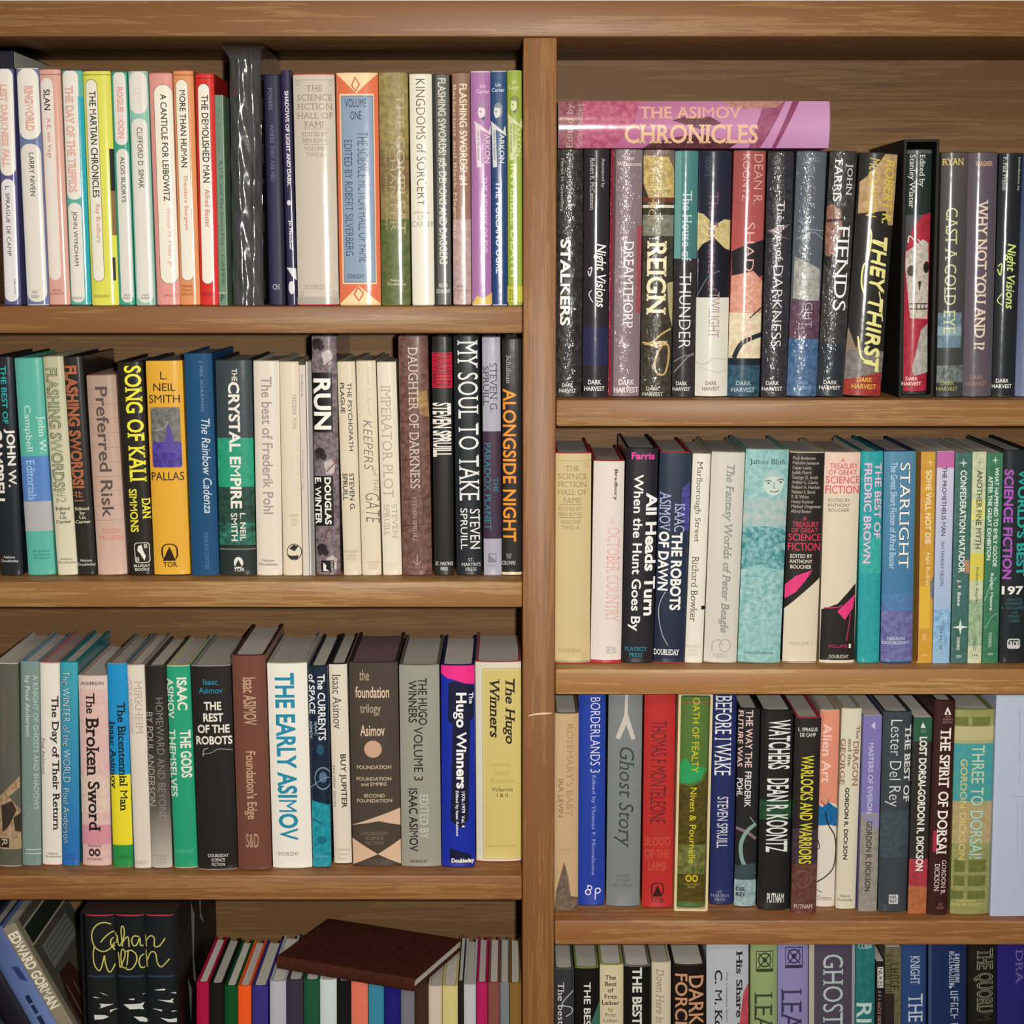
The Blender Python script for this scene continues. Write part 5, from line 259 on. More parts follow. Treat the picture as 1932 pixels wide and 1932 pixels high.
["J","g","g:#56743a:#4a6a30",0.17865,0.028,0.85144,0.02722,0.21691,0.13858,0.00815,"",0,"green and olive hardcover inside the cream slipcase",None,[["p",[[1.0645,0.3379],[0.8187,0.4035],[0.4238,0.4233],[-0.0002,0.4167],[-0.0243,0.4233],[0.0311,0.9744],[1.0,0.9744]],"n:#5c5024:#443c18"],["p",[[0.0221,0.3117],[0.2072,0.292],[0.4093,0.3248],[0.9556,0.3379],[0.7667,0.3904],[0.4219,0.4101],[0.0088,0.4088]],"#2f9a5a"],["r",-0.04,0.0281,1.04,0.0326,"#b05c38"],["r",-0.04,0.7009,1.04,0.8407,"n:#54582a:#7c8048"],["t","OATH OF FEALTY",0.4122,0.0086,0.6636,0.3589,"#ccc034","s"],["t","Niven & Pournelle",0.3849,0.4298,0.624,0.7887,"#d4c82c","s"],["c",0.3975,0.8607,0.113,0.0174,"#c4b428"],["c",0.3975,0.8607,0.0617,0.0094,"#54481c"],["c",0.6339,0.8607,0.113,0.0174,"#c4b428"],["c",0.6339,0.8607,0.0617,0.0094,"#54481c"],["h","PHANTASIA\nPRESS",0.2379,0.8847,0.7943,0.9075,"#a89c40","s"]]],
["J","g","#262f60",0.21127,0.04335,0.84854,0.02347,0.21847,0.14984,0.00117,"#1a2040",0,"navy blue hardcover with tall white serif capitals","books on the shelf with the red spine",[["t","BEFORE I WAKE",0.0995,0.0097,0.7942,0.3839,"#e6e6ea","f"],["t","STEVEN SPRUILL",0.251,0.4848,0.7101,0.7282,"#dcdce2","s"],["h","ST.\nMARTIN'S\nPRESS",0.0488,0.9328,0.8237,0.9812,"#9ca0b8","f"]]],
["J","g","#28282a",0.23412,0.03667,0.84859,0.02104,0.20494,0.1444,0.00546,"#181818",0,"black hardcover with a pale blue curling tube and a light foot","books on the shelf with the red spine",[["t","THE WAY THE",0.3333,0.009,0.6645,0.2946,"#e8c4bc","b"],["t","FUTURE WAS",-0.0353,0.0124,0.2194,0.2918,"#e8c4bc","b"],["t","FREDERIK",0.3525,0.3148,0.6449,0.4935,"#e8e4e0","b"],["t","POHL",-0.0208,0.3498,0.2588,0.4415,"#e8e4e0","b"],["l",[[-0.0019,0.599],[0.5232,0.6202],[0.9434,0.6555]],2.98,"#8a6c74"],["l",[[0.9262,0.5779],[0.5216,0.6131],[0.2504,0.6767],[0.2996,0.7545],[0.5643,0.8042],[0.9507,0.8326]],3.79,"#84a09c"],["l",[[0.6327,0.5427],[0.8944,0.5779]],0.81,"#9aa8a4"],["p",[[-0.0346,0.79],[0.9382,0.7758],[0.9696,0.861],[-0.0249,0.861]],"#3c4c50"],["r",-0.04,0.861,1.04,0.9986,"n:#a4bcc0:#7c949a"],["h","DEL\nREY",0.071,0.898,0.5143,0.945,"#26282a","B"]]],
["J","g","#232322",0.26154,0.02772,0.84855,0.03091,0.2054,0.14287,0.00137,"#161616",0,"wide black hardcover with tall white capitals and a green glow","books on the shelf with the red spine",[["r",-0.04,0.446,1.04,0.5437,"n:#2c5838:#24402c"],["t","WATCHERS",0.2227,0.0481,0.9267,0.2918,"#e4e4e0","b"],["t","DEAN R. KOONTZ",0.2029,0.3383,0.9104,0.7063,"#e4e4e0","b"],["h","PUTNAM",0.2847,0.9136,0.8272,0.9631,"#ecece8","b"]]],
["J","g","#2c2624",0.28996,0.01558,0.84857,0.02473,0.20152,0.14085,0.00368,"#a83444",0,"brown-black hardcover with narrow bright yellow capitals and red top edge","books on the shelf with the red spine",[["r",-0.04,0.5649,1.04,0.7496,"n:#4c3c48:#3c2c34"],["r",-0.04,0.7425,1.04,0.9986,"n:#704840:#5c3630"],["l",[[0.1228,0.7853],[0.5562,0.7781],[0.7834,0.8209],[0.411,0.8638],[0.187,0.8352]],0.81,"#7c5c58"],["h","L. SPRAGUE\nDE CAMP",0.0929,0.0522,0.8495,0.0982,"#dcd8d0","b"],["t","WARLOCKS AND WARRIORS",0.2315,0.1918,0.7387,0.7396,"#d8d038","b"],["h","PUTNAM",0.0908,0.9476,0.8365,0.9684,"#dccccc","f"]]],
["J","g","#ddd5c9",0.31487,0.03645,0.84854,0.01854,0.20358,0.14513,0.00094,"#b8a898",0,"salmon-topped hardcover with a blue flower and black vine drawing","books on the shelf with the red spine",[["p",[[0.0,0.0],[1.0,0.0],[1.0093,0.479],[0.5741,0.4648],[0.2915,0.4825],[0.0165,0.4754]],"#dc9076"],["p",[[0.0174,0.479],[0.1854,0.4896],[0.5382,0.4648],[1.0002,0.4967],[1.0141,0.5901],[0.6057,0.5781],[0.0147,0.5852]],"n:#1f70ac:#165888"],["l",[[0.1414,0.4578],[0.3993,0.4825],[0.5692,0.4472]],0.54,"#2a2422"],["l",[[0.3709,0.5108],[0.5324,0.5745],[0.9127,0.6384],[0.9966,0.7238],[0.8176,0.8094],[0.0277,0.8738]],1.22,"#26221f"],["l",[[0.0168,0.6526],[0.1147,0.6953],[0.0009,0.706]],0.81,"#26221f"],["l",[[0.0375,0.9132],[0.2983,0.9239]],0.68,"#3a3430"],["t","Alien Art",0.1148,0.0683,0.6062,0.3668,"#f0cabc","b"],["t","GORDON R. DICKSON",0.066,0.0125,0.171,0.1801,"#a85c48","s"],["h","Dutton",0.0476,0.9426,0.8454,0.9641,"#7c746c","f"]]],
["J","g","#d9d1ba",0.33443,0.03021,0.84858,0.01937,0.20689,0.14792,0.00517,"#a49c88",0,"cream hardcover with bold black name in wide capitals","books on the shelf with the red spine",[["t","The",0.7359,0.0854,0.9131,0.1504,"#7c5c50","F"],["t","DRAGON",0.5972,0.1607,0.8975,0.3858,"#94705f","F"],["t","and the",0.3481,0.1504,0.5256,0.2844,"#7c5c50","F"],["t","GEORGE",-0.0067,0.1504,0.2253,0.3789,"#94705f","F"],["t","GORDON R. DICKSON",0.2619,0.3913,0.4813,0.75,"#2c2a26","B"],["h","Nelson\nDoubleday",0.0519,0.9254,0.8565,0.9634,"#3a3630","f"]]],
["P","m","#7a74ae",0.35498,0.02441,0.84853,0.01795,0.20104,0.135,-0.00017,"",0,"lavender paperback with grey lower half","books on the shelf with the red spine",[["r",-0.04,0.4928,1.04,0.9986,"n:#9c968a:#86807a"],["p",[[-0.0008,0.4928],[0.2718,0.4857],[0.5095,0.5141],[1.0065,0.4928],[1.0073,0.5783],[0.6022,0.564],[0.2056,0.5212]],"#8c88a8"],["p",[[0.399,0.0512],[0.6182,0.0301],[0.6308,0.0701]],"#c4c0dc"],["t","MASTERS OF EVERON",0.3072,0.139,0.5866,0.497,"#c4c0dc","b"],["t","GORDON R. DICKSON",0.3016,0.5355,0.6236,0.8953,"#36322f","b"]]],
["J","g","#3f454b",0.37959,0.02248,0.84855,0.0279,0.20535,0.14306,-0.00145,"#2c3034",0,"slate grey hardcover with tall thin white name","books on the shelf with the red spine",[["r",-0.04,0.4934,1.04,0.7239,"n:#46565e:#3c4850"],["t","THE BEST OF",0.7549,0.0651,0.9833,0.4462,"#e0e0dc","F"],["t","Lester Del Rey",0.1238,0.0411,0.6505,0.4698,"#dce0e0","l"],["r",0.3534,0.911,0.6827,0.9576,"#d4d4d4"],["h","DEL\nREY",0.3873,0.9166,0.6584,0.9519,"#3f454b","B"]]],
["P","m","#302c2a",0.40308,0.01826,0.84853,0.01789,0.20081,0.135,-0.00075,"",0,"paperback with green top, black middle and red foot","books on the shelf with the red spine",[["r",-0.04,0.0007,1.04,0.1225,"#2c5a44"],["r",-0.04,0.7176,1.04,0.861,"n:#b03c48:#983440"],["r",-0.04,0.8574,1.04,0.9993,"n:#b87048:#a05c38"],["p",[[0.4828,0.0245],[0.6394,0.0539],[0.3682,0.0539]],"#dce0d8"],["h","ACE",0.3732,0.0609,0.6667,0.077,"#7c9c8c","b"],["t","LOST DORSAI-GORDON R. DICKSON",0.3241,0.098,0.7505,0.7792,"#e8e4dc","B"]]],
["J","m","#3b1d1b",0.4227,0.01481,0.84856,0.02004,0.21855,0.14899,0.00339,"#2c1412",0,"dark maroon book with large white serif title","books on the shelf with the red spine",[["r",0.1432,0.6041,0.3272,0.7023,"#a82c48"],["p",[[0.6034,0.0288],[0.7992,0.0659],[0.453,0.0659]],"#ece4dc"],["p",[[0.6104,0.0454],[0.6977,0.0646],[0.5462,0.0646]],"#3b1d1b"],["h","ACE\nSCIENCE\nFICTION",0.3906,0.0685,0.879,0.1057,"#a87c78","s"],["t","THE SPIRIT OF DORSAI",0.3077,0.1249,0.8214,0.7127,"#f0e8e0","F"],["t","GORDON R.",0.6145,0.7416,0.833,0.9035,"#e8dcd4","f"],["t","DICKSON",0.2744,0.758,0.5179,0.8877,"#e8dcd4","f"],["h","ACE\nBOOKS",0.4534,0.9424,0.7889,0.9722,"#9c6c68","s"]]],
["J","g","n:#9c9c66:#8c8c54",0.45487,0.01481,0.84871,0.03768,0.20945,0.13839,-0.00955,"#747844",0,"wide olive hardcover with a broad turquoise band and squares","books on the shelf with the red spine",[["r",-0.04,0.0836,1.04,0.1473,"#beb284"],["r",-0.04,0.1473,1.04,0.1675,"#a8a878"],["r",-0.04,0.1648,1.04,0.4442,"n:#4ca098:#4494a0"],["r",-0.04,0.4442,1.04,0.6483,"n:#bca47c:#a89868"],["r",-0.04,0.0368,0.3232,0.0783,"n:#747840:#646c38"],["r",0.4304,0.0368,0.895,0.0783,"n:#747840:#646c38"],["r",0.0636,0.7304,0.3343,0.7886,"n:#747840:#646c38"],["r",0.4245,0.7304,0.8937,0.7886,"n:#747840:#646c38"],["r",0.0561,0.8058,0.3271,0.8573,"n:#747840:#646c38"],["r",0.4174,0.8058,0.8871,0.8573,"n:#747840:#646c38"],["r",-0.04,0.8814,0.3018,0.9227,"n:#747840:#646c38"],["r",0.4103,0.8814,0.8805,0.9227,"n:#747840:#646c38"],["t","THREE TO DORSAI!",0.4216,0.1708,0.7796,0.7249,"#6cae92","o"],["t","GORDON DICKSON",0.1591,0.2381,0.3312,0.7304,"#d0be7c","b"],["h","NELSON\nDOUBLEDAY",0.0205,0.9241,0.788,0.9544,"#c4bc78","b"]]],
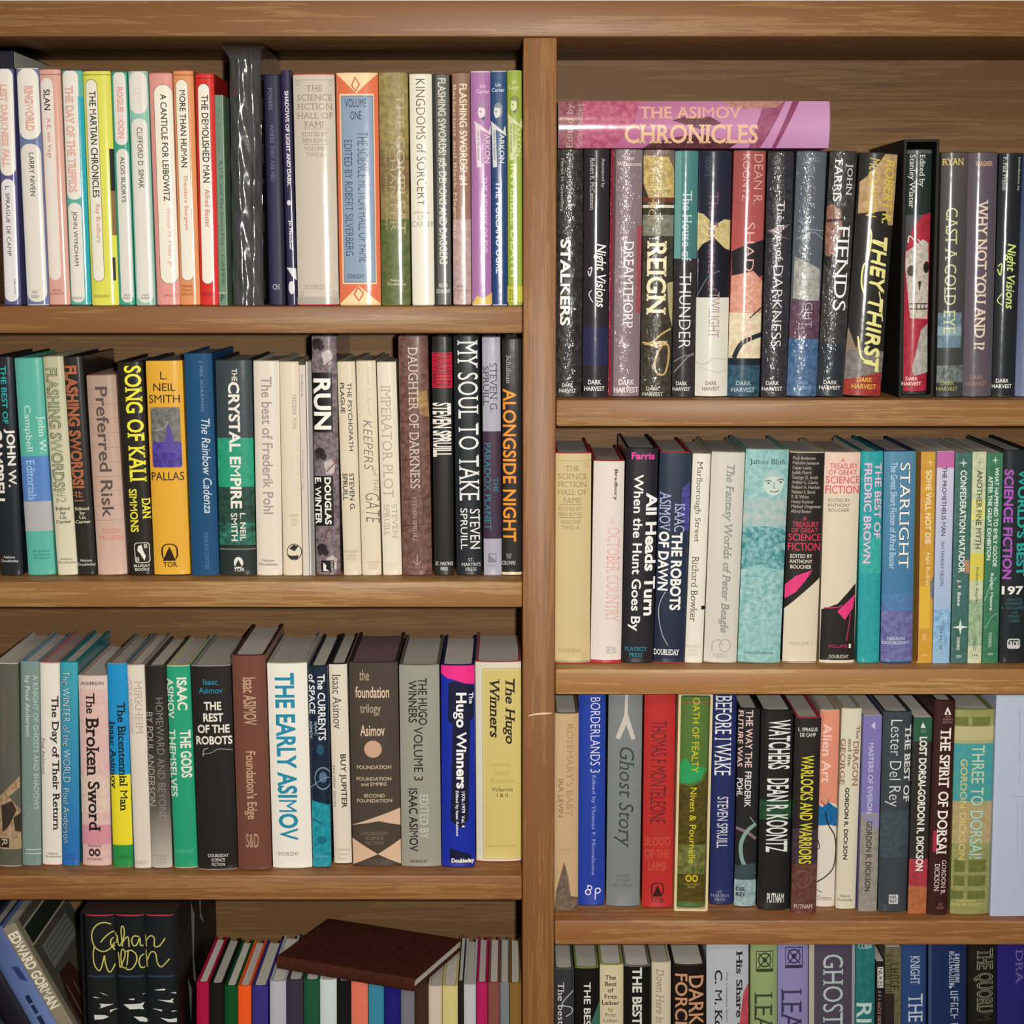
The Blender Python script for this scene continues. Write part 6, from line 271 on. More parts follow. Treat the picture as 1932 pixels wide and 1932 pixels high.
["P","m","#b6bed4",0.49415,0.011,0.84873,0.03949,0.22436,0.135,-0.01001,"",0,"very wide pale blue paper-bound volume at the frame edge","books on the shelf with the red spine",[["l",[[0.4398,0.4536],[0.752,0.4536]],0.41,"#8c94ac"],["q",0.545,0.043,0.587,0.0444,"#98a0b4"],["q",0.545,0.0472,0.567,0.0486,"#98a0b4"],["q",0.545,0.043,0.55,0.0486,"#98a0b4"],["q",0.546,0.0505,0.589,0.0518,"#98a0b4"],["q",0.546,0.0505,0.551,0.0561,"#98a0b4"],["q",0.547,0.0579,0.59,0.0593,"#98a0b4"],["q",0.566,0.0579,0.571,0.0635,"#98a0b4"],["q",0.548,0.0654,0.591,0.0668,"#98a0b4"],["q",0.549,0.0696,0.592,0.071,"#98a0b4"],["q",0.586,0.0654,0.591,0.071,"#98a0b4"],["q",0.55,0.0729,0.592,0.0742,"#98a0b4"],["q",0.55,0.0771,0.593,0.0785,"#98a0b4"],["q",0.568,0.0729,0.574,0.0785,"#98a0b4"],["q",0.551,0.0803,0.594,0.0817,"#98a0b4"],["q",0.552,0.0846,0.594,0.0859,"#98a0b4"],["q",0.551,0.0803,0.557,0.0859,"#98a0b4"],["q",0.588,0.0803,0.594,0.0859,"#98a0b4"],["q",0.552,0.0878,0.595,0.0892,"#98a0b4"],["q",0.553,0.092,0.574,0.0934,"#98a0b4"],["q",0.571,0.0878,0.577,0.0934,"#98a0b4"],["q",0.554,0.0953,0.596,0.0967,"#98a0b4"],["q",0.554,0.0953,0.559,0.1009,"#98a0b4"],["q",0.555,0.1058,0.598,0.1071,"#98a0b4"],["q",0.556,0.11,0.599,0.1114,"#98a0b4"],["q",0.592,0.1058,0.598,0.1114,"#98a0b4"],["q",0.557,0.1132,0.599,0.1146,"#98a0b4"],["q",0.575,0.1132,0.581,0.1188,"#98a0b4"],["q",0.558,0.1207,0.6,0.1221,"#98a0b4"],["q",0.559,0.125,0.58,0.1263,"#98a0b4"],["q",0.558,0.1207,0.563,0.1263,"#98a0b4"],["q",0.577,0.1207,0.582,0.1263,"#98a0b4"],["q",0.559,0.1282,0.602,0.1296,"#98a0b4"],["q",0.56,0.1324,0.602,0.1338,"#98a0b4"],["q",0.596,0.1282,0.602,0.1338,"#98a0b4"],["q",0.56,0.1357,0.603,0.1371,"#98a0b4"],["q",0.561,0.1399,0.582,0.1413,"#98a0b4"],["q",0.597,0.1357,0.603,0.1413,"#98a0b4"],["q",0.56,0.1357,0.566,0.1413,"#98a0b4"],["q",0.562,0.1462,0.605,0.1475,"#98a0b4"],["q",0.581,0.1462,0.586,0.1518,"#98a0b4"],["q",0.599,0.1462,0.605,0.1518,"#98a0b4"],["q",0.564,0.1537,0.606,0.155,"#98a0b4"],["q",0.564,0.1579,0.607,0.1593,"#98a0b4"],["q",0.564,0.1537,0.569,0.1593,"#98a0b4"],["q",0.582,0.1537,0.588,0.1593,"#98a0b4"],["q",0.565,0.1612,0.607,0.1625,"#98a0b4"],["q",0.602,0.1612,0.607,0.1668,"#98a0b4"],["q",0.566,0.1687,0.608,0.17,"#98a0b4"],["q",0.567,0.1729,0.588,0.1743,"#98a0b4"],["q",0.566,0.1687,0.572,0.1743,"#98a0b4"],["q",0.603,0.1687,0.608,0.1743,"#98a0b4"],["q",0.568,0.1792,0.61,0.1805,"#98a0b4"],["q",0.569,0.1834,0.611,0.1848,"#98a0b4"],["q",0.586,0.1792,0.592,0.1848,"#98a0b4"],["q",0.605,0.1792,0.61,0.1848,"#98a0b4"],["q",0.569,0.1867,0.611,0.188,"#98a0b4"],["q",0.606,0.1867,0.611,0.1923,"#98a0b4"],["q",0.569,0.1867,0.575,0.1923,"#98a0b4"],["q",0.57,0.1942,0.613,0.1955,"#98a0b4"],["q",0.57,0.1942,0.576,0.1998,"#98a0b4"],["q",0.589,0.1942,0.594,0.1998,"#98a0b4"],["q",0.572,0.2017,0.614,0.203,"#98a0b4"],["q",0.572,0.2059,0.615,0.2073,"#98a0b4"],["q",0.59,0.2017,0.596,0.2073,"#98a0b4"],["q",0.572,0.2017,0.577,0.2073,"#98a0b4"],["q",0.573,0.2092,0.615,0.2105,"#98a0b4"],["q",0.574,0.2134,0.616,0.2148,"#98a0b4"],["q",0.591,0.2092,0.597,0.2148,"#98a0b4"],["q",0.575,0.2197,0.617,0.2211,"#98a0b4"],["q",0.593,0.2197,0.599,0.2253,"#98a0b4"],["q",0.575,0.2197,0.58,0.2253,"#98a0b4"],["q",0.576,0.2272,0.618,0.2286,"#98a0b4"],["q",0.577,0.2315,0.619,0.2328,"#98a0b4"],["q",0.595,0.2272,0.6,0.2328,"#98a0b4"],["q",0.576,0.2272,0.581,0.2328,"#98a0b4"],["q",0.578,0.2377,0.62,0.2391,"#98a0b4"],["q",0.596,0.2377,0.602,0.2434,"#98a0b4"],["q",0.578,0.2377,0.583,0.2434,"#98a0b4"],["q",0.579,0.2452,0.621,0.2466,"#98a0b4"],["q",0.616,0.2452,0.621,0.2509,"#98a0b4"],["q",0.58,0.2528,0.622,0.2541,"#98a0b4"],["q",0.581,0.257,0.623,0.2584,"#98a0b4"],["q",0.58,0.2528,0.586,0.2584,"#98a0b4"],["q",0.617,0.2528,0.622,0.2584,"#98a0b4"],["q",0.581,0.2603,0.624,0.2617,"#98a0b4"],["q",0.582,0.2645,0.624,0.2659,"#98a0b4"],["q",0.581,0.2603,0.587,0.2659,"#98a0b4"],["q",0.583,0.2678,0.625,0.2692,"#98a0b4"],["q",0.583,0.2721,0.604,0.2734,"#98a0b4"],["q",0.601,0.2678,0.607,0.2734,"#98a0b4"],["q",0.583,0.2678,0.588,0.2734,"#98a0b4"],["q",0.584,0.2753,0.626,0.2767,"#98a0b4"],["q",0.602,0.2753,0.608,0.281,"#98a0b4"],["q",0.621,0.2753,0.626,0.281,"#98a0b4"],["q",0.585,0.2828,0.627,0.2842,"#98a0b4"],["q",0.586,0.2871,0.628,0.2885,"#98a0b4"],["q",0.585,0.2828,0.591,0.2885,"#98a0b4"],["q",0.586,0.2904,0.629,0.2918,"#98a0b4"],["q",0.587,0.2946,0.629,0.296,"#98a0b4"],["q",0.623,0.2904,0.629,0.296,"#98a0b4"],["q",0.586,0.2904,0.592,0.296,"#98a0b4"],["q",0.588,0.2979,0.63,0.2993,"#98a0b4"],["q",0.606,0.2979,0.612,0.3036,"#98a0b4"],["q",0.589,0.3054,0.631,0.3068,"#98a0b4"],["q",0.59,0.3097,0.611,0.3111,"#98a0b4"],["q",0.626,0.3054,0.631,0.3111,"#98a0b4"],["q",0.607,0.3054,0.613,0.3111,"#98a0b4"],["q",0.59,0.313,0.632,0.3144,"#98a0b4"],["q",0.59,0.313,0.596,0.3186,"#98a0b4"],["q",0.627,0.313,0.632,0.3186,"#98a0b4"],["q",0.593,0.3296,0.635,0.3309,"#98a0b4"],["q",0.629,0.3296,0.635,0.3352,"#98a0b4"],["q",0.594,0.3371,0.636,0.3385,"#98a0b4"],["q",0.595,0.3414,0.637,0.3428,"#98a0b4"],["q",0.613,0.3371,0.618,0.3428,"#98a0b4"],["q",0.596,0.3477,0.638,0.3491,"#98a0b4"],["q",0.597,0.3519,0.639,0.3533,"#98a0b4"],["q",0.596,0.3477,0.601,0.3533,"#98a0b4"],["q",0.597,0.3552,0.639,0.3566,"#98a0b4"],["q",0.598,0.3595,0.619,0.3609,"#98a0b4"],["q",0.597,0.3552,0.603,0.3609,"#98a0b4"],["q",0.634,0.3552,0.639,0.3609,"#98a0b4"],["q",0.598,0.3628,0.64,0.3641,"#98a0b4"],["q",0.617,0.3628,0.622,0.3684,"#98a0b4"],["q",0.6,0.3703,0.642,0.3717,"#98a0b4"],["q",0.6,0.3746,0.621,0.376,"#98a0b4"],["q",0.618,0.3703,0.624,0.376,"#98a0b4"],["q",0.6,0.3703,0.605,0.376,"#98a0b4"],["q",0.601,0.3779,0.643,0.3793,"#98a0b4"],["q",0.602,0.3821,0.643,0.3835,"#98a0b4"],["q",0.637,0.3779,0.643,0.3835,"#98a0b4"],["q",0.688,0.4884,0.723,0.4898,"#a0a8bc"],["q",0.718,0.4884,0.723,0.4941,"#a0a8bc"],["q",0.689,0.496,0.724,0.4974,"#a0a8bc"],["q",0.719,0.496,0.724,0.5017,"#a0a8bc"],["q",0.689,0.496,0.694,0.5017,"#a0a8bc"],["q",0.69,0.5036,0.725,0.5049,"#a0a8bc"],["q",0.691,0.5079,0.726,0.5093,"#a0a8bc"],["q",0.721,0.5036,0.725,0.5093,"#a0a8bc"],["q",0.692,0.5111,0.726,0.5125,"#a0a8bc"],["q",0.692,0.5154,0.727,0.5168,"#a0a8bc"],["q",0.692,0.5111,0.696,0.5168,"#a0a8bc"],["q",0.693,0.5187,0.727,0.5201,"#a0a8bc"],["q",0.694,0.523,0.711,0.5244,"#a0a8bc"],["q",0.723,0.5187,0.727,0.5244,"#a0a8bc"],["q",0.708,0.5187,0.713,0.5244,"#a0a8bc"],["q",0.694,0.5263,0.729,0.5277,"#a0a8bc"],["q",0.695,0.5306,0.729,0.532,"#a0a8bc"],["q",0.709,0.5263,0.714,0.532,"#a0a8bc"],["q",0.695,0.5339,0.73,0.5353,"#a0a8bc"],["q",0.725,0.5339,0.73,0.5396,"#a0a8bc"],["q",0.695,0.5339,0.7,0.5396,"#a0a8bc"],["q",0.696,0.5415,0.731,0.5429,"#a0a8bc"],["q",0.726,0.5415,0.731,0.5472,"#a0a8bc"],["q",0.696,0.5415,0.701,0.5472,"#a0a8bc"],["q",0.698,0.5491,0.732,0.5505,"#a0a8bc"],["q",0.713,0.5491,0.717,0.5548,"#a0a8bc"],["q",0.698,0.5491,0.702,0.5548,"#a0a8bc"],["q",0.699,0.5567,0.733,0.5581,"#a0a8bc"],["q",0.714,0.5567,0.718,0.5624,"#a0a8bc"],["q",0.7,0.5643,0.734,0.5657,"#a0a8bc"],["q",0.7,0.5643,0.704,0.57,"#a0a8bc"],["q",0.715,0.5643,0.72,0.57,"#a0a8bc"],["q",0.701,0.5719,0.736,0.5733,"#a0a8bc"],["q",0.702,0.5763,0.719,0.5776,"#a0a8bc"],["q",0.701,0.5719,0.706,0.5776,"#a0a8bc"],["q",0.703,0.5872,0.738,0.5886,"#a0a8bc"],["q",0.704,0.5915,0.721,0.5929,"#a0a8bc"],["q",0.703,0.5872,0.708,0.5929,"#a0a8bc"],["q",0.719,0.5872,0.723,0.5929,"#a0a8bc"],["q",0.705,0.5948,0.739,0.5962,"#a0a8bc"],["q",0.705,0.5948,0.709,0.6005,"#a0a8bc"],["q",0.706,0.6024,0.74,0.6038,"#a0a8bc"],["q",0.706,0.6067,0.741,0.6081,"#a0a8bc"],["q",0.721,0.6024,0.725,0.6081,"#a0a8bc"],["q",0.706,0.6024,0.71,0.6081,"#a0a8bc"],["q",0.707,0.61,0.741,0.6114,"#a0a8bc"],["q",0.722,0.61,0.727,0.6157,"#a0a8bc"],["q",0.708,0.6176,0.742,0.619,"#a0a8bc"],["q",0.709,0.6219,0.726,0.6233,"#a0a8bc"],["q",0.738,0.6176,0.742,0.6233,"#a0a8bc"],["q",0.723,0.6176,0.728,0.6233,"#a0a8bc"],["q",0.709,0.6252,0.744,0.6266,"#a0a8bc"],["q",0.71,0.6296,0.727,0.631,"#a0a8bc"],["q",0.739,0.6252,0.744,0.631,"#a0a8bc"],["q",0.71,0.6329,0.745,0.6343,"#a0a8bc"],["q",0.71,0.6329,0.715,0.6386,"#a0a8bc"],["q",0.712,0.6405,0.746,0.6419,"#a0a8bc"],["q",0.712,0.6448,0.747,0.6462,"#a0a8bc"],["q",0.727,0.6405,0.731,0.6462,"#a0a8bc"],["q",0.713,0.6481,0.747,0.6495,"#a0a8bc"],["q",0.713,0.6524,0.731,0.6538,"#a0a8bc"],["q",0.713,0.6481,0.717,0.6538,"#a0a8bc"],["q",0.728,0.6481,0.732,0.6538,"#a0a8bc"],["q",0.714,0.6583,0.749,0.6597,"#a0a8bc"],["q",0.715,0.6626,0.732,0.664,"#a0a8bc"],["q",0.729,0.6583,0.734,0.664,"#a0a8bc"],["q",0.744,0.6583,0.749,0.664,"#a0a8bc"],["q",0.716,0.6659,0.75,0.6673,"#a0a8bc"],["q",0.716,0.6659,0.72,0.6717,"#a0a8bc"],["q",0.745,0.6659,0.75,0.6717,"#a0a8bc"],["q",0.717,0.6736,0.751,0.675,"#a0a8bc"],["q",0.746,0.6736,0.751,0.6793,"#a0a8bc"],["q",0.732,0.6736,0.736,0.6793,"#a0a8bc"],["q",0.718,0.6837,0.752,0.6851,"#a0a8bc"],["q",0.719,0.6881,0.736,0.6895,"#a0a8bc"],["q",0.718,0.6837,0.723,0.6895,"#a0a8bc"],["q",0.748,0.6837,0.752,0.6895,"#a0a8bc"],["q",0.72,0.6939,0.754,0.6953,"#a0a8bc"],["q",0.72,0.6983,0.755,0.6997,"#a0a8bc"],["q",0.72,0.6939,0.724,0.6997,"#a0a8bc"],["q",0.75,0.6939,0.754,0.6997,"#a0a8bc"],["q",0.721,0.7016,0.755,0.703,"#a0a8bc"],["q",0.721,0.7016,0.725,0.7073,"#a0a8bc"],["q",0.751,0.7016,0.755,0.7073,"#a0a8bc"],["q",0.722,0.7092,0.756,0.7106,"#a0a8bc"],["q",0.752,0.7092,0.756,0.715,"#a0a8bc"],["q",0.724,0.7194,0.758,0.7208,"#a0a8bc"],["q",0.724,0.7238,0.741,0.7252,"#a0a8bc"],["q",0.753,0.7194,0.758,0.7252,"#a0a8bc"],["q",0.724,0.7194,0.728,0.7252,"#a0a8bc"],["q",0.564,0.4694,0.602,0.4708,"#a0a8bc"],["q",0.565,0.4737,0.603,0.4751,"#a0a8bc"],["q",0.597,0.4694,0.602,0.4751,"#a0a8bc"],["q",0.564,0.4694,0.569,0.4751,"#a0a8bc"],["q",0.565,0.477,0.603,0.4784,"#a0a8bc"],["q",0.565,0.477,0.57,0.4827,"#a0a8bc"],["q",0.566,0.4846,0.604,0.486,"#a0a8bc"],["q",0.599,0.4846,0.604,0.4903,"#a0a8bc"],["q",0.568,0.4922,0.606,0.4936,"#a0a8bc"],["q",0.568,0.4965,0.587,0.4979,"#a0a8bc"],["q",0.584,0.4922,0.589,0.4979,"#a0a8bc"],["q",0.601,0.4922,0.606,0.4979,"#a0a8bc"],["q",0.569,0.4998,0.607,0.5012,"#a0a8bc"],["q",0.57,0.5041,0.608,0.5055,"#a0a8bc"],["q",0.586,0.4998,0.591,0.5055,"#a0a8bc"],["q",0.569,0.4998,0.574,0.5055,"#a0a8bc"],["q",0.57,0.5074,0.608,0.5087,"#a0a8bc"],["q",0.571,0.5117,0.609,0.513,"#a0a8bc"],["q",0.57,0.5074,0.575,0.513,"#a0a8bc"],["q",0.603,0.5074,0.608,0.513,"#a0a8bc"],["q",0.572,0.5177,0.61,0.5191,"#a0a8bc"],["q",0.572,0.5177,0.577,0.5234,"#a0a8bc"],["q",0.573,0.5253,0.611,0.5267,"#a0a8bc"],["q",0.606,0.5253,0.611,0.531,"#a0a8bc"],["q",0.59,0.5253,0.595,0.531,"#a0a8bc"],["q",0.575,0.5357,0.613,0.5371,"#a0a8bc"],["q",0.575,0.54,0.613,0.5414,"#a0a8bc"],["q",0.608,0.5357,0.613,0.5414,"#a0a8bc"],["q",0.576,0.5433,0.614,0.5447,"#a0a8bc"],["q",0.577,0.5476,0.596,0.549,"#a0a8bc"],["q",0.576,0.5433,0.581,0.549,"#a0a8bc"],["q",0.577,0.5509,0.615,0.5523,"#a0a8bc"],["q",0.594,0.5509,0.599,0.5566,"#a0a8bc"],["q",0.577,0.5509,0.582,0.5566,"#a0a8bc"],["q",0.579,0.5613,0.617,0.5627,"#a0a8bc"],["q",0.58,0.5656,0.617,0.567,"#a0a8bc"],["q",0.579,0.5613,0.584,0.567,"#a0a8bc"],["q",0.58,0.5689,0.618,0.5703,"#a0a8bc"],["q",0.581,0.5732,0.6,0.5746,"#a0a8bc"],["q",0.58,0.5689,0.585,0.5746,"#a0a8bc"],["q",0.597,0.5689,0.602,0.5746,"#a0a8bc"],["q",0.581,0.5765,0.619,0.5779,"#a0a8bc"],["q",0.582,0.5808,0.601,0.5822,"#a0a8bc"],["q",0.598,0.5765,0.603,0.5822,"#a0a8bc"],["q",0.614,0.5765,0.619,0.5822,"#a0a8bc"],["q",0.583,0.5841,0.62,0.5855,"#a0a8bc"],["q",0.583,0.5884,0.621,0.5898,"#a0a8bc"],["q",0.583,0.5841,0.587,0.5898,"#a0a8bc"],["q",0.599,0.5841,0.604,0.5898,"#a0a8bc"],["q",0.584,0.5917,0.622,0.5931,"#a0a8bc"],["q",0.584,0.596,0.622,0.5974,"#a0a8bc"],["q",0.617,0.5917,0.622,0.5974,"#a0a8bc"],["q",0.584,0.5917,0.589,0.5974,"#a0a8bc"],["q",0.585,0.5993,0.623,0.6007,"#a0a8bc"],["q",0.586,0.6037,0.605,0.6051,"#a0a8bc"],["q",0.585,0.5993,0.59,0.6051,"#a0a8bc"],["q",0.618,0.5993,0.623,0.6051,"#a0a8bc"],["q",0.587,0.6125,0.625,0.6139,"#a0a8bc"],["q",0.588,0.6169,0.607,0.6183,"#a0a8bc"],["q",0.604,0.6125,0.609,0.6183,"#a0a8bc"],["q",0.587,0.6125,0.592,0.6183,"#a0a8bc"],["q",0.588,0.6202,0.626,0.6216,"#a0a8bc"],["q",0.621,0.6202,0.626,0.6259,"#a0a8bc"],["q",0.588,0.6202,0.593,0.6259,"#a0a8bc"],["q",0.59,0.6278,0.627,0.6292,"#a0a8bc"],["q",0.59,0.6278,0.594,0.6335,"#a0a8bc"],["q",0.591,0.6354,0.629,0.6368,"#a0a8bc"],["q",0.607,0.6354,0.612,0.6411,"#a0a8bc"],["q",0.624,0.6354,0.629,0.6411,"#a0a8bc"],["q",0.592,0.643,0.63,0.6444,"#a0a8bc"],["q",0.593,0.6474,0.63,0.6488,"#a0a8bc"],["q",0.592,0.643,0.597,0.6488,"#a0a8bc"],["q",0.593,0.6507,0.631,0.6521,"#a0a8bc"],["q",0.61,0.6507,0.615,0.6564,"#a0a8bc"],["q",0.595,0.6639,0.633,0.6653,"#a0a8bc"],["q",0.628,0.6639,0.633,0.6696,"#a0a8bc"],["q",0.597,0.6715,0.634,0.6729,"#a0a8bc"],["q",0.629,0.6715,0.634,0.6773,"#a0a8bc"],["q",0.597,0.6715,0.601,0.6773,"#a0a8bc"],["q",0.598,0.6792,0.635,0.6806,"#a0a8bc"],["q",0.598,0.6835,0.617,0.6849,"#a0a8bc"],["q",0.631,0.6792,0.635,0.6849,"#a0a8bc"],["q",0.614,0.6792,0.619,0.6849,"#a0a8bc"],["q",0.599,0.6868,0.637,0.6882,"#a0a8bc"],["q",0.599,0.6868,0.604,0.6925,"#a0a8bc"],["q",0.616,0.6868,0.62,0.6925,"#a0a8bc"],["q",0.6,0.6944,0.638,0.6958,"#a0a8bc"],["q",0.601,0.6988,0.639,0.7002,"#a0a8bc"],["q",0.617,0.6944,0.622,0.7002,"#a0a8bc"],["q",0.601,0.7021,0.639,0.7035,"#a0a8bc"],["q",0.618,0.7021,0.623,0.7078,"#a0a8bc"],["q",0.603,0.7097,0.64,0.7111,"#a0a8bc"],["q",0.619,0.7097,0.624,0.7155,"#a0a8bc"],["q",0.635,0.7097,0.64,0.7155,"#a0a8bc"],["q",0.604,0.7174,0.641,0.7188,"#a0a8bc"],["q",0.605,0.7217,0.642,0.7231,"#a0a8bc"],["q",0.604,0.7174,0.609,0.7231,"#a0a8bc"],["q",0.605,0.725,0.643,0.7264,"#a0a8bc"],["q",0.606,0.7294,0.643,0.7308,"#a0a8bc"],["q",0.622,0.725,0.626,0.7308,"#a0a8bc"],["q",0.605,0.725,0.61,0.7308,"#a0a8bc"],["q",0.607,0.7355,0.644,0.7369,"#a0a8bc"],["q",0.607,0.7398,0.626,0.7412,"#a0a8bc"],["q",0.639,0.7355,0.644,0.7412,"#a0a8bc"]]],
["H","c","#a8123c",-0.31127,0.008,0.62983,0.01234,0.15109,0.122,0.02185,"",0,"small crimson hardcover, first after the black boxed set","plain-coloured small hardcovers in a row",[]],
["H","c","#161412",-0.29725,0.008,0.62984,0.01382,0.14985,0.122,0.02075,"",0,"small black hardcover between crimson and dark green","plain-coloured small hardcovers in a row",[]],
["H","c","#0f4c26",-0.28294,0.008,0.62982,0.01263,0.14737,0.122,0.01962,"",0,"small dark green hardcover next to the orange one","plain-coloured small hardcovers in a row",[]],
["H","c","#f05a20",-0.26929,0.008,0.62981,0.01278,0.14736,0.122,0.01855,"",0,"small vivid orange hardcover","plain-coloured small hardcovers in a row",[]],
["H","c","#3a307c",-0.25378,0.008,0.62983,0.01575,0.14736,0.122,0.01733,"",0,"small violet-blue hardcover next to the orange one","plain-coloured small hardcovers in a row",[]],
["H","c","#b4b4be",-0.23563,0.008,0.62982,0.01587,0.15223,0.122,0.0159,"",0,"small pale silver hardcover beside the violet-blue one","plain-coloured small hardcovers in a row",[]],
["H","c","#3a3244",-0.21846,0.008,0.62981,0.01618,0.15352,0.122,0.01455,"",0,"small aubergine hardcover under the corner of the brown book","plain-coloured small hardcovers in a row",[]],
["H","c","#1c5238",-0.20159,0.008,0.62979,0.01557,0.15351,0.122,0.01323,"",0,"small bottle green hardcover under the brown book","plain-coloured small hardcovers in a row",[]],
["H","c","#ccd4d2",-0.18481,0.008,0.62979,0.01633,0.15383,0.122,0.01191,"",0,"small white hardcover under the brown book","plain-coloured small hardcovers in a row",[]],
["H","c","#131214",-0.16911,0.008,0.62976,0.01341,0.15222,0.122,0.01068,"",0,"small black hardcover between white and coral","plain-coloured small hardcovers in a row",[]],
["H","c","#e0745e",-0.15333,0.008,0.62977,0.01649,0.1519,0.122,0.00944,"",0,"small coral pink hardcover under the brown book","plain-coloured small hardcovers in a row",[]],
["H","c","#3a84a0",-0.13654,0.008,0.62975,0.0151,0.15158,0.122,0.00812,"",0,"small teal blue hardcover under the brown book","plain-coloured small hardcovers in a row",[]],
["H","c","#1c1a70",-0.12022,0.008,0.62974,0.01587,0.15126,0.122,0.00683,"",0,"small navy blue hardcover next to the teal one","plain-coloured small hardcovers in a row",[]],
["H","c","#74747c",-0.10475,0.008,0.62973,0.01341,0.15093,0.122,0.00562,"",0,"small mid-grey hardcover next to the navy one","plain-coloured small hardcovers in a row",[]],
["H","c","#3c2a1e",-0.09078,0.008,0.62972,0.0129,0.15029,0.122,0.00452,"",0,"small chocolate brown hardcover under the tip of the brown book","plain-coloured small hardcovers in a row",[]],
["H","c","#cdbcac",-0.07704,0.008,0.62971,0.01305,0.1474,0.122,0.00344,"",0,"small pale beige hardcover","plain-coloured small hardcovers in a row",[]],
["H","c","#cec280",-0.06208,0.008,0.62971,0.01523,0.1474,0.122,0.00226,"",0,"small straw yellow hardcover","plain-coloured small hardcovers in a row",[]],
["H","c","#1c1a1a",-0.05126,0.008,0.62969,0.00496,0.15302,0.122,0.00141,"",0,"slim black hardcover, slightly taller, beside the straw yellow one","plain-coloured small hardcovers in a row",[]],
["H","c","#bcbcc4",-0.04212,0.008,0.62969,0.01191,0.14901,0.122,0.0007,"",0,"small pale grey hardcover between black and magenta","plain-coloured small hardcovers in a row",[]],
["H","c","#b01c58",-0.02988,0.008,0.62969,0.01095,0.15093,0.122,-0.00027,"",0,"small magenta hardcover beside the rust brown one","plain-coloured small hardcovers in a row",[]],
["H","c","#804a42",-0.01783,0.008,0.6297,0.01152,0.15093,0.122,-0.00121,"",0,"small rust brown hardcover","plain-coloured small hardcovers in a row",[]],
["H","c","#747c80",-0.00699,0.008,0.6297,0.00866,0.15093,0.122,-0.00221,"",0,"small steel grey hardcover","plain-coloured small hardcovers in a row",[]],
["H","c","#80602a",0.00385,0.008,0.62971,0.01148,0.15029,0.122,-0.00335,"",0,"small ochre hardcover half behind the upright","plain-coloured small hardcovers in a row",[]],
["J","g","#35373b",0.05296,0.02,0.58093,0.01991,0.20959,0.14806,-0.00407,"#4c5048",0,"charcoal hardcover with white script flourish against the upright","books on the lowest visible shelf beside the upright",[["t","The best of",0.1933,0.0664,0.5,0.3517,"#dcdcdc","f"],["l",[[0.9717,0.1116],[0.5891,0.1504],[0.3984,0.1828],[0.8427,0.1957],[0.9057,0.2217],[0.5887,0.2411]],1.0,"#b8bcbc"]]],
["J","g","#151614",0.07608,0.02,0.58095,0.02488,0.21053,0.13957,-0.0047,"#70843c",0,"black hardcover with condensed white capitals and a green beam","books on the lowest visible shelf beside the upright",[["p",[[1.0201,0.1671],[0.6184,0.2898],[0.419,0.4195],[1.0201,0.3546]],"#3c6c5c"],["t","THE BEST OF",0.3747,0.0738,0.647,0.4195,"#e0e4dc","b"]]],
["J","g","#d3c7a3",0.10127,0.02,0.58097,0.02345,0.21378,0.14678,-0.00667,"#90944c",0,"cream hardcover with small stacked black title","books on the lowest visible shelf beside the upright",[["h","The\nBest\nof\nFritz\nLeiber",0.0845,0.053,0.8365,0.2,"#34302a","b"],["h","by\nFritz\nLeiber",0.1522,0.2115,0.7717,0.2846,"#5c564c","s"]]],
["J","g","#151412",0.12761,0.02,0.58101,0.02717,0.21216,0.1494,-0.00873,"#6c7060",0,"black hardcover with outlined white capitals, between the two cream ones","books on the lowest visible shelf beside the upright",[["t","THE BEST OF",0.302,0.0076,0.6604,0.3982,"#d8d8cc","B"]]],
["J","g","#d0c2a8",0.15177,0.02,0.58099,0.01915,0.21622,0.14556,-0.01059,"#b8ac94",0,"cream hardcover with grey copperplate script","books on the lowest visible shelf beside the upright",[["t","Down Here in th",0.2155,0.0324,0.6312,0.3462,"#8c8478","fi"]]],
["J","g","#1c1512",0.18042,0.02,0.5811,0.03337,0.21298,0.14746,-0.01283,"#2c2420",0,"wide black hardcover with fat tan letters","books on the lowest visible shelf beside the upright",[["t","DARK",0.477,0.0526,0.9219,0.2979,"#c49470","b"],["t","FORCES",0.0709,0.0431,0.4379,0.3619,"#c49470","b"]]],
["J","g","#b4b8c0",0.21936,0.02,0.58122,0.04195,0.23847,0.14328,-0.01586,"#8c9098",0,"wide silver-grey hardcover with bold black slab title and a red sliver","books on the lowest visible shelf beside the upright",[["p",[[1.0,0.1904],[0.87,0.2359],[0.7776,0.3727],[0.963,0.4299],[1.0,0.4299]],"n:#c8505c:#a84450"],["t","His Share of Glory",0.6524,0.0461,0.851,0.6312,"#24221f","F"],["t","The Complete Short",0.4421,0.1337,0.5041,0.3613,"#3c3a38","f"],["t","C. M. Kornbluth",0.1878,0.1281,0.3676,0.6023,"#24221f","F"]]],
["J","m","#8fa06e",0.25635,0.02,0.58113,0.02647,0.23848,0.14721,-0.01814,"#20241c",0,"sage green hardcover with a square emblem and large dark letters","books on the lowest visible shelf beside the upright",[["r",0.1863,0.0433,0.8396,0.1366,"#384028"],["r",0.2156,0.0478,0.8104,0.1224,"#8fa06e"],["c",0.5136,0.0839,0.2534,0.0328,"#384028"],["c",0.5136,0.0839,0.2047,0.026,"#8fa06e"],["l",[[0.284,0.0546],[0.7431,0.1168]],1.25,"#384028"],["l",[[0.7422,0.0546],[0.2852,0.1168]],1.25,"#384028"],["c",0.5136,0.0839,0.0877,0.0113,"#384028"],["t","LEAN",0.1413,0.2274,0.803,0.4873,"#3c4430","f"]]],
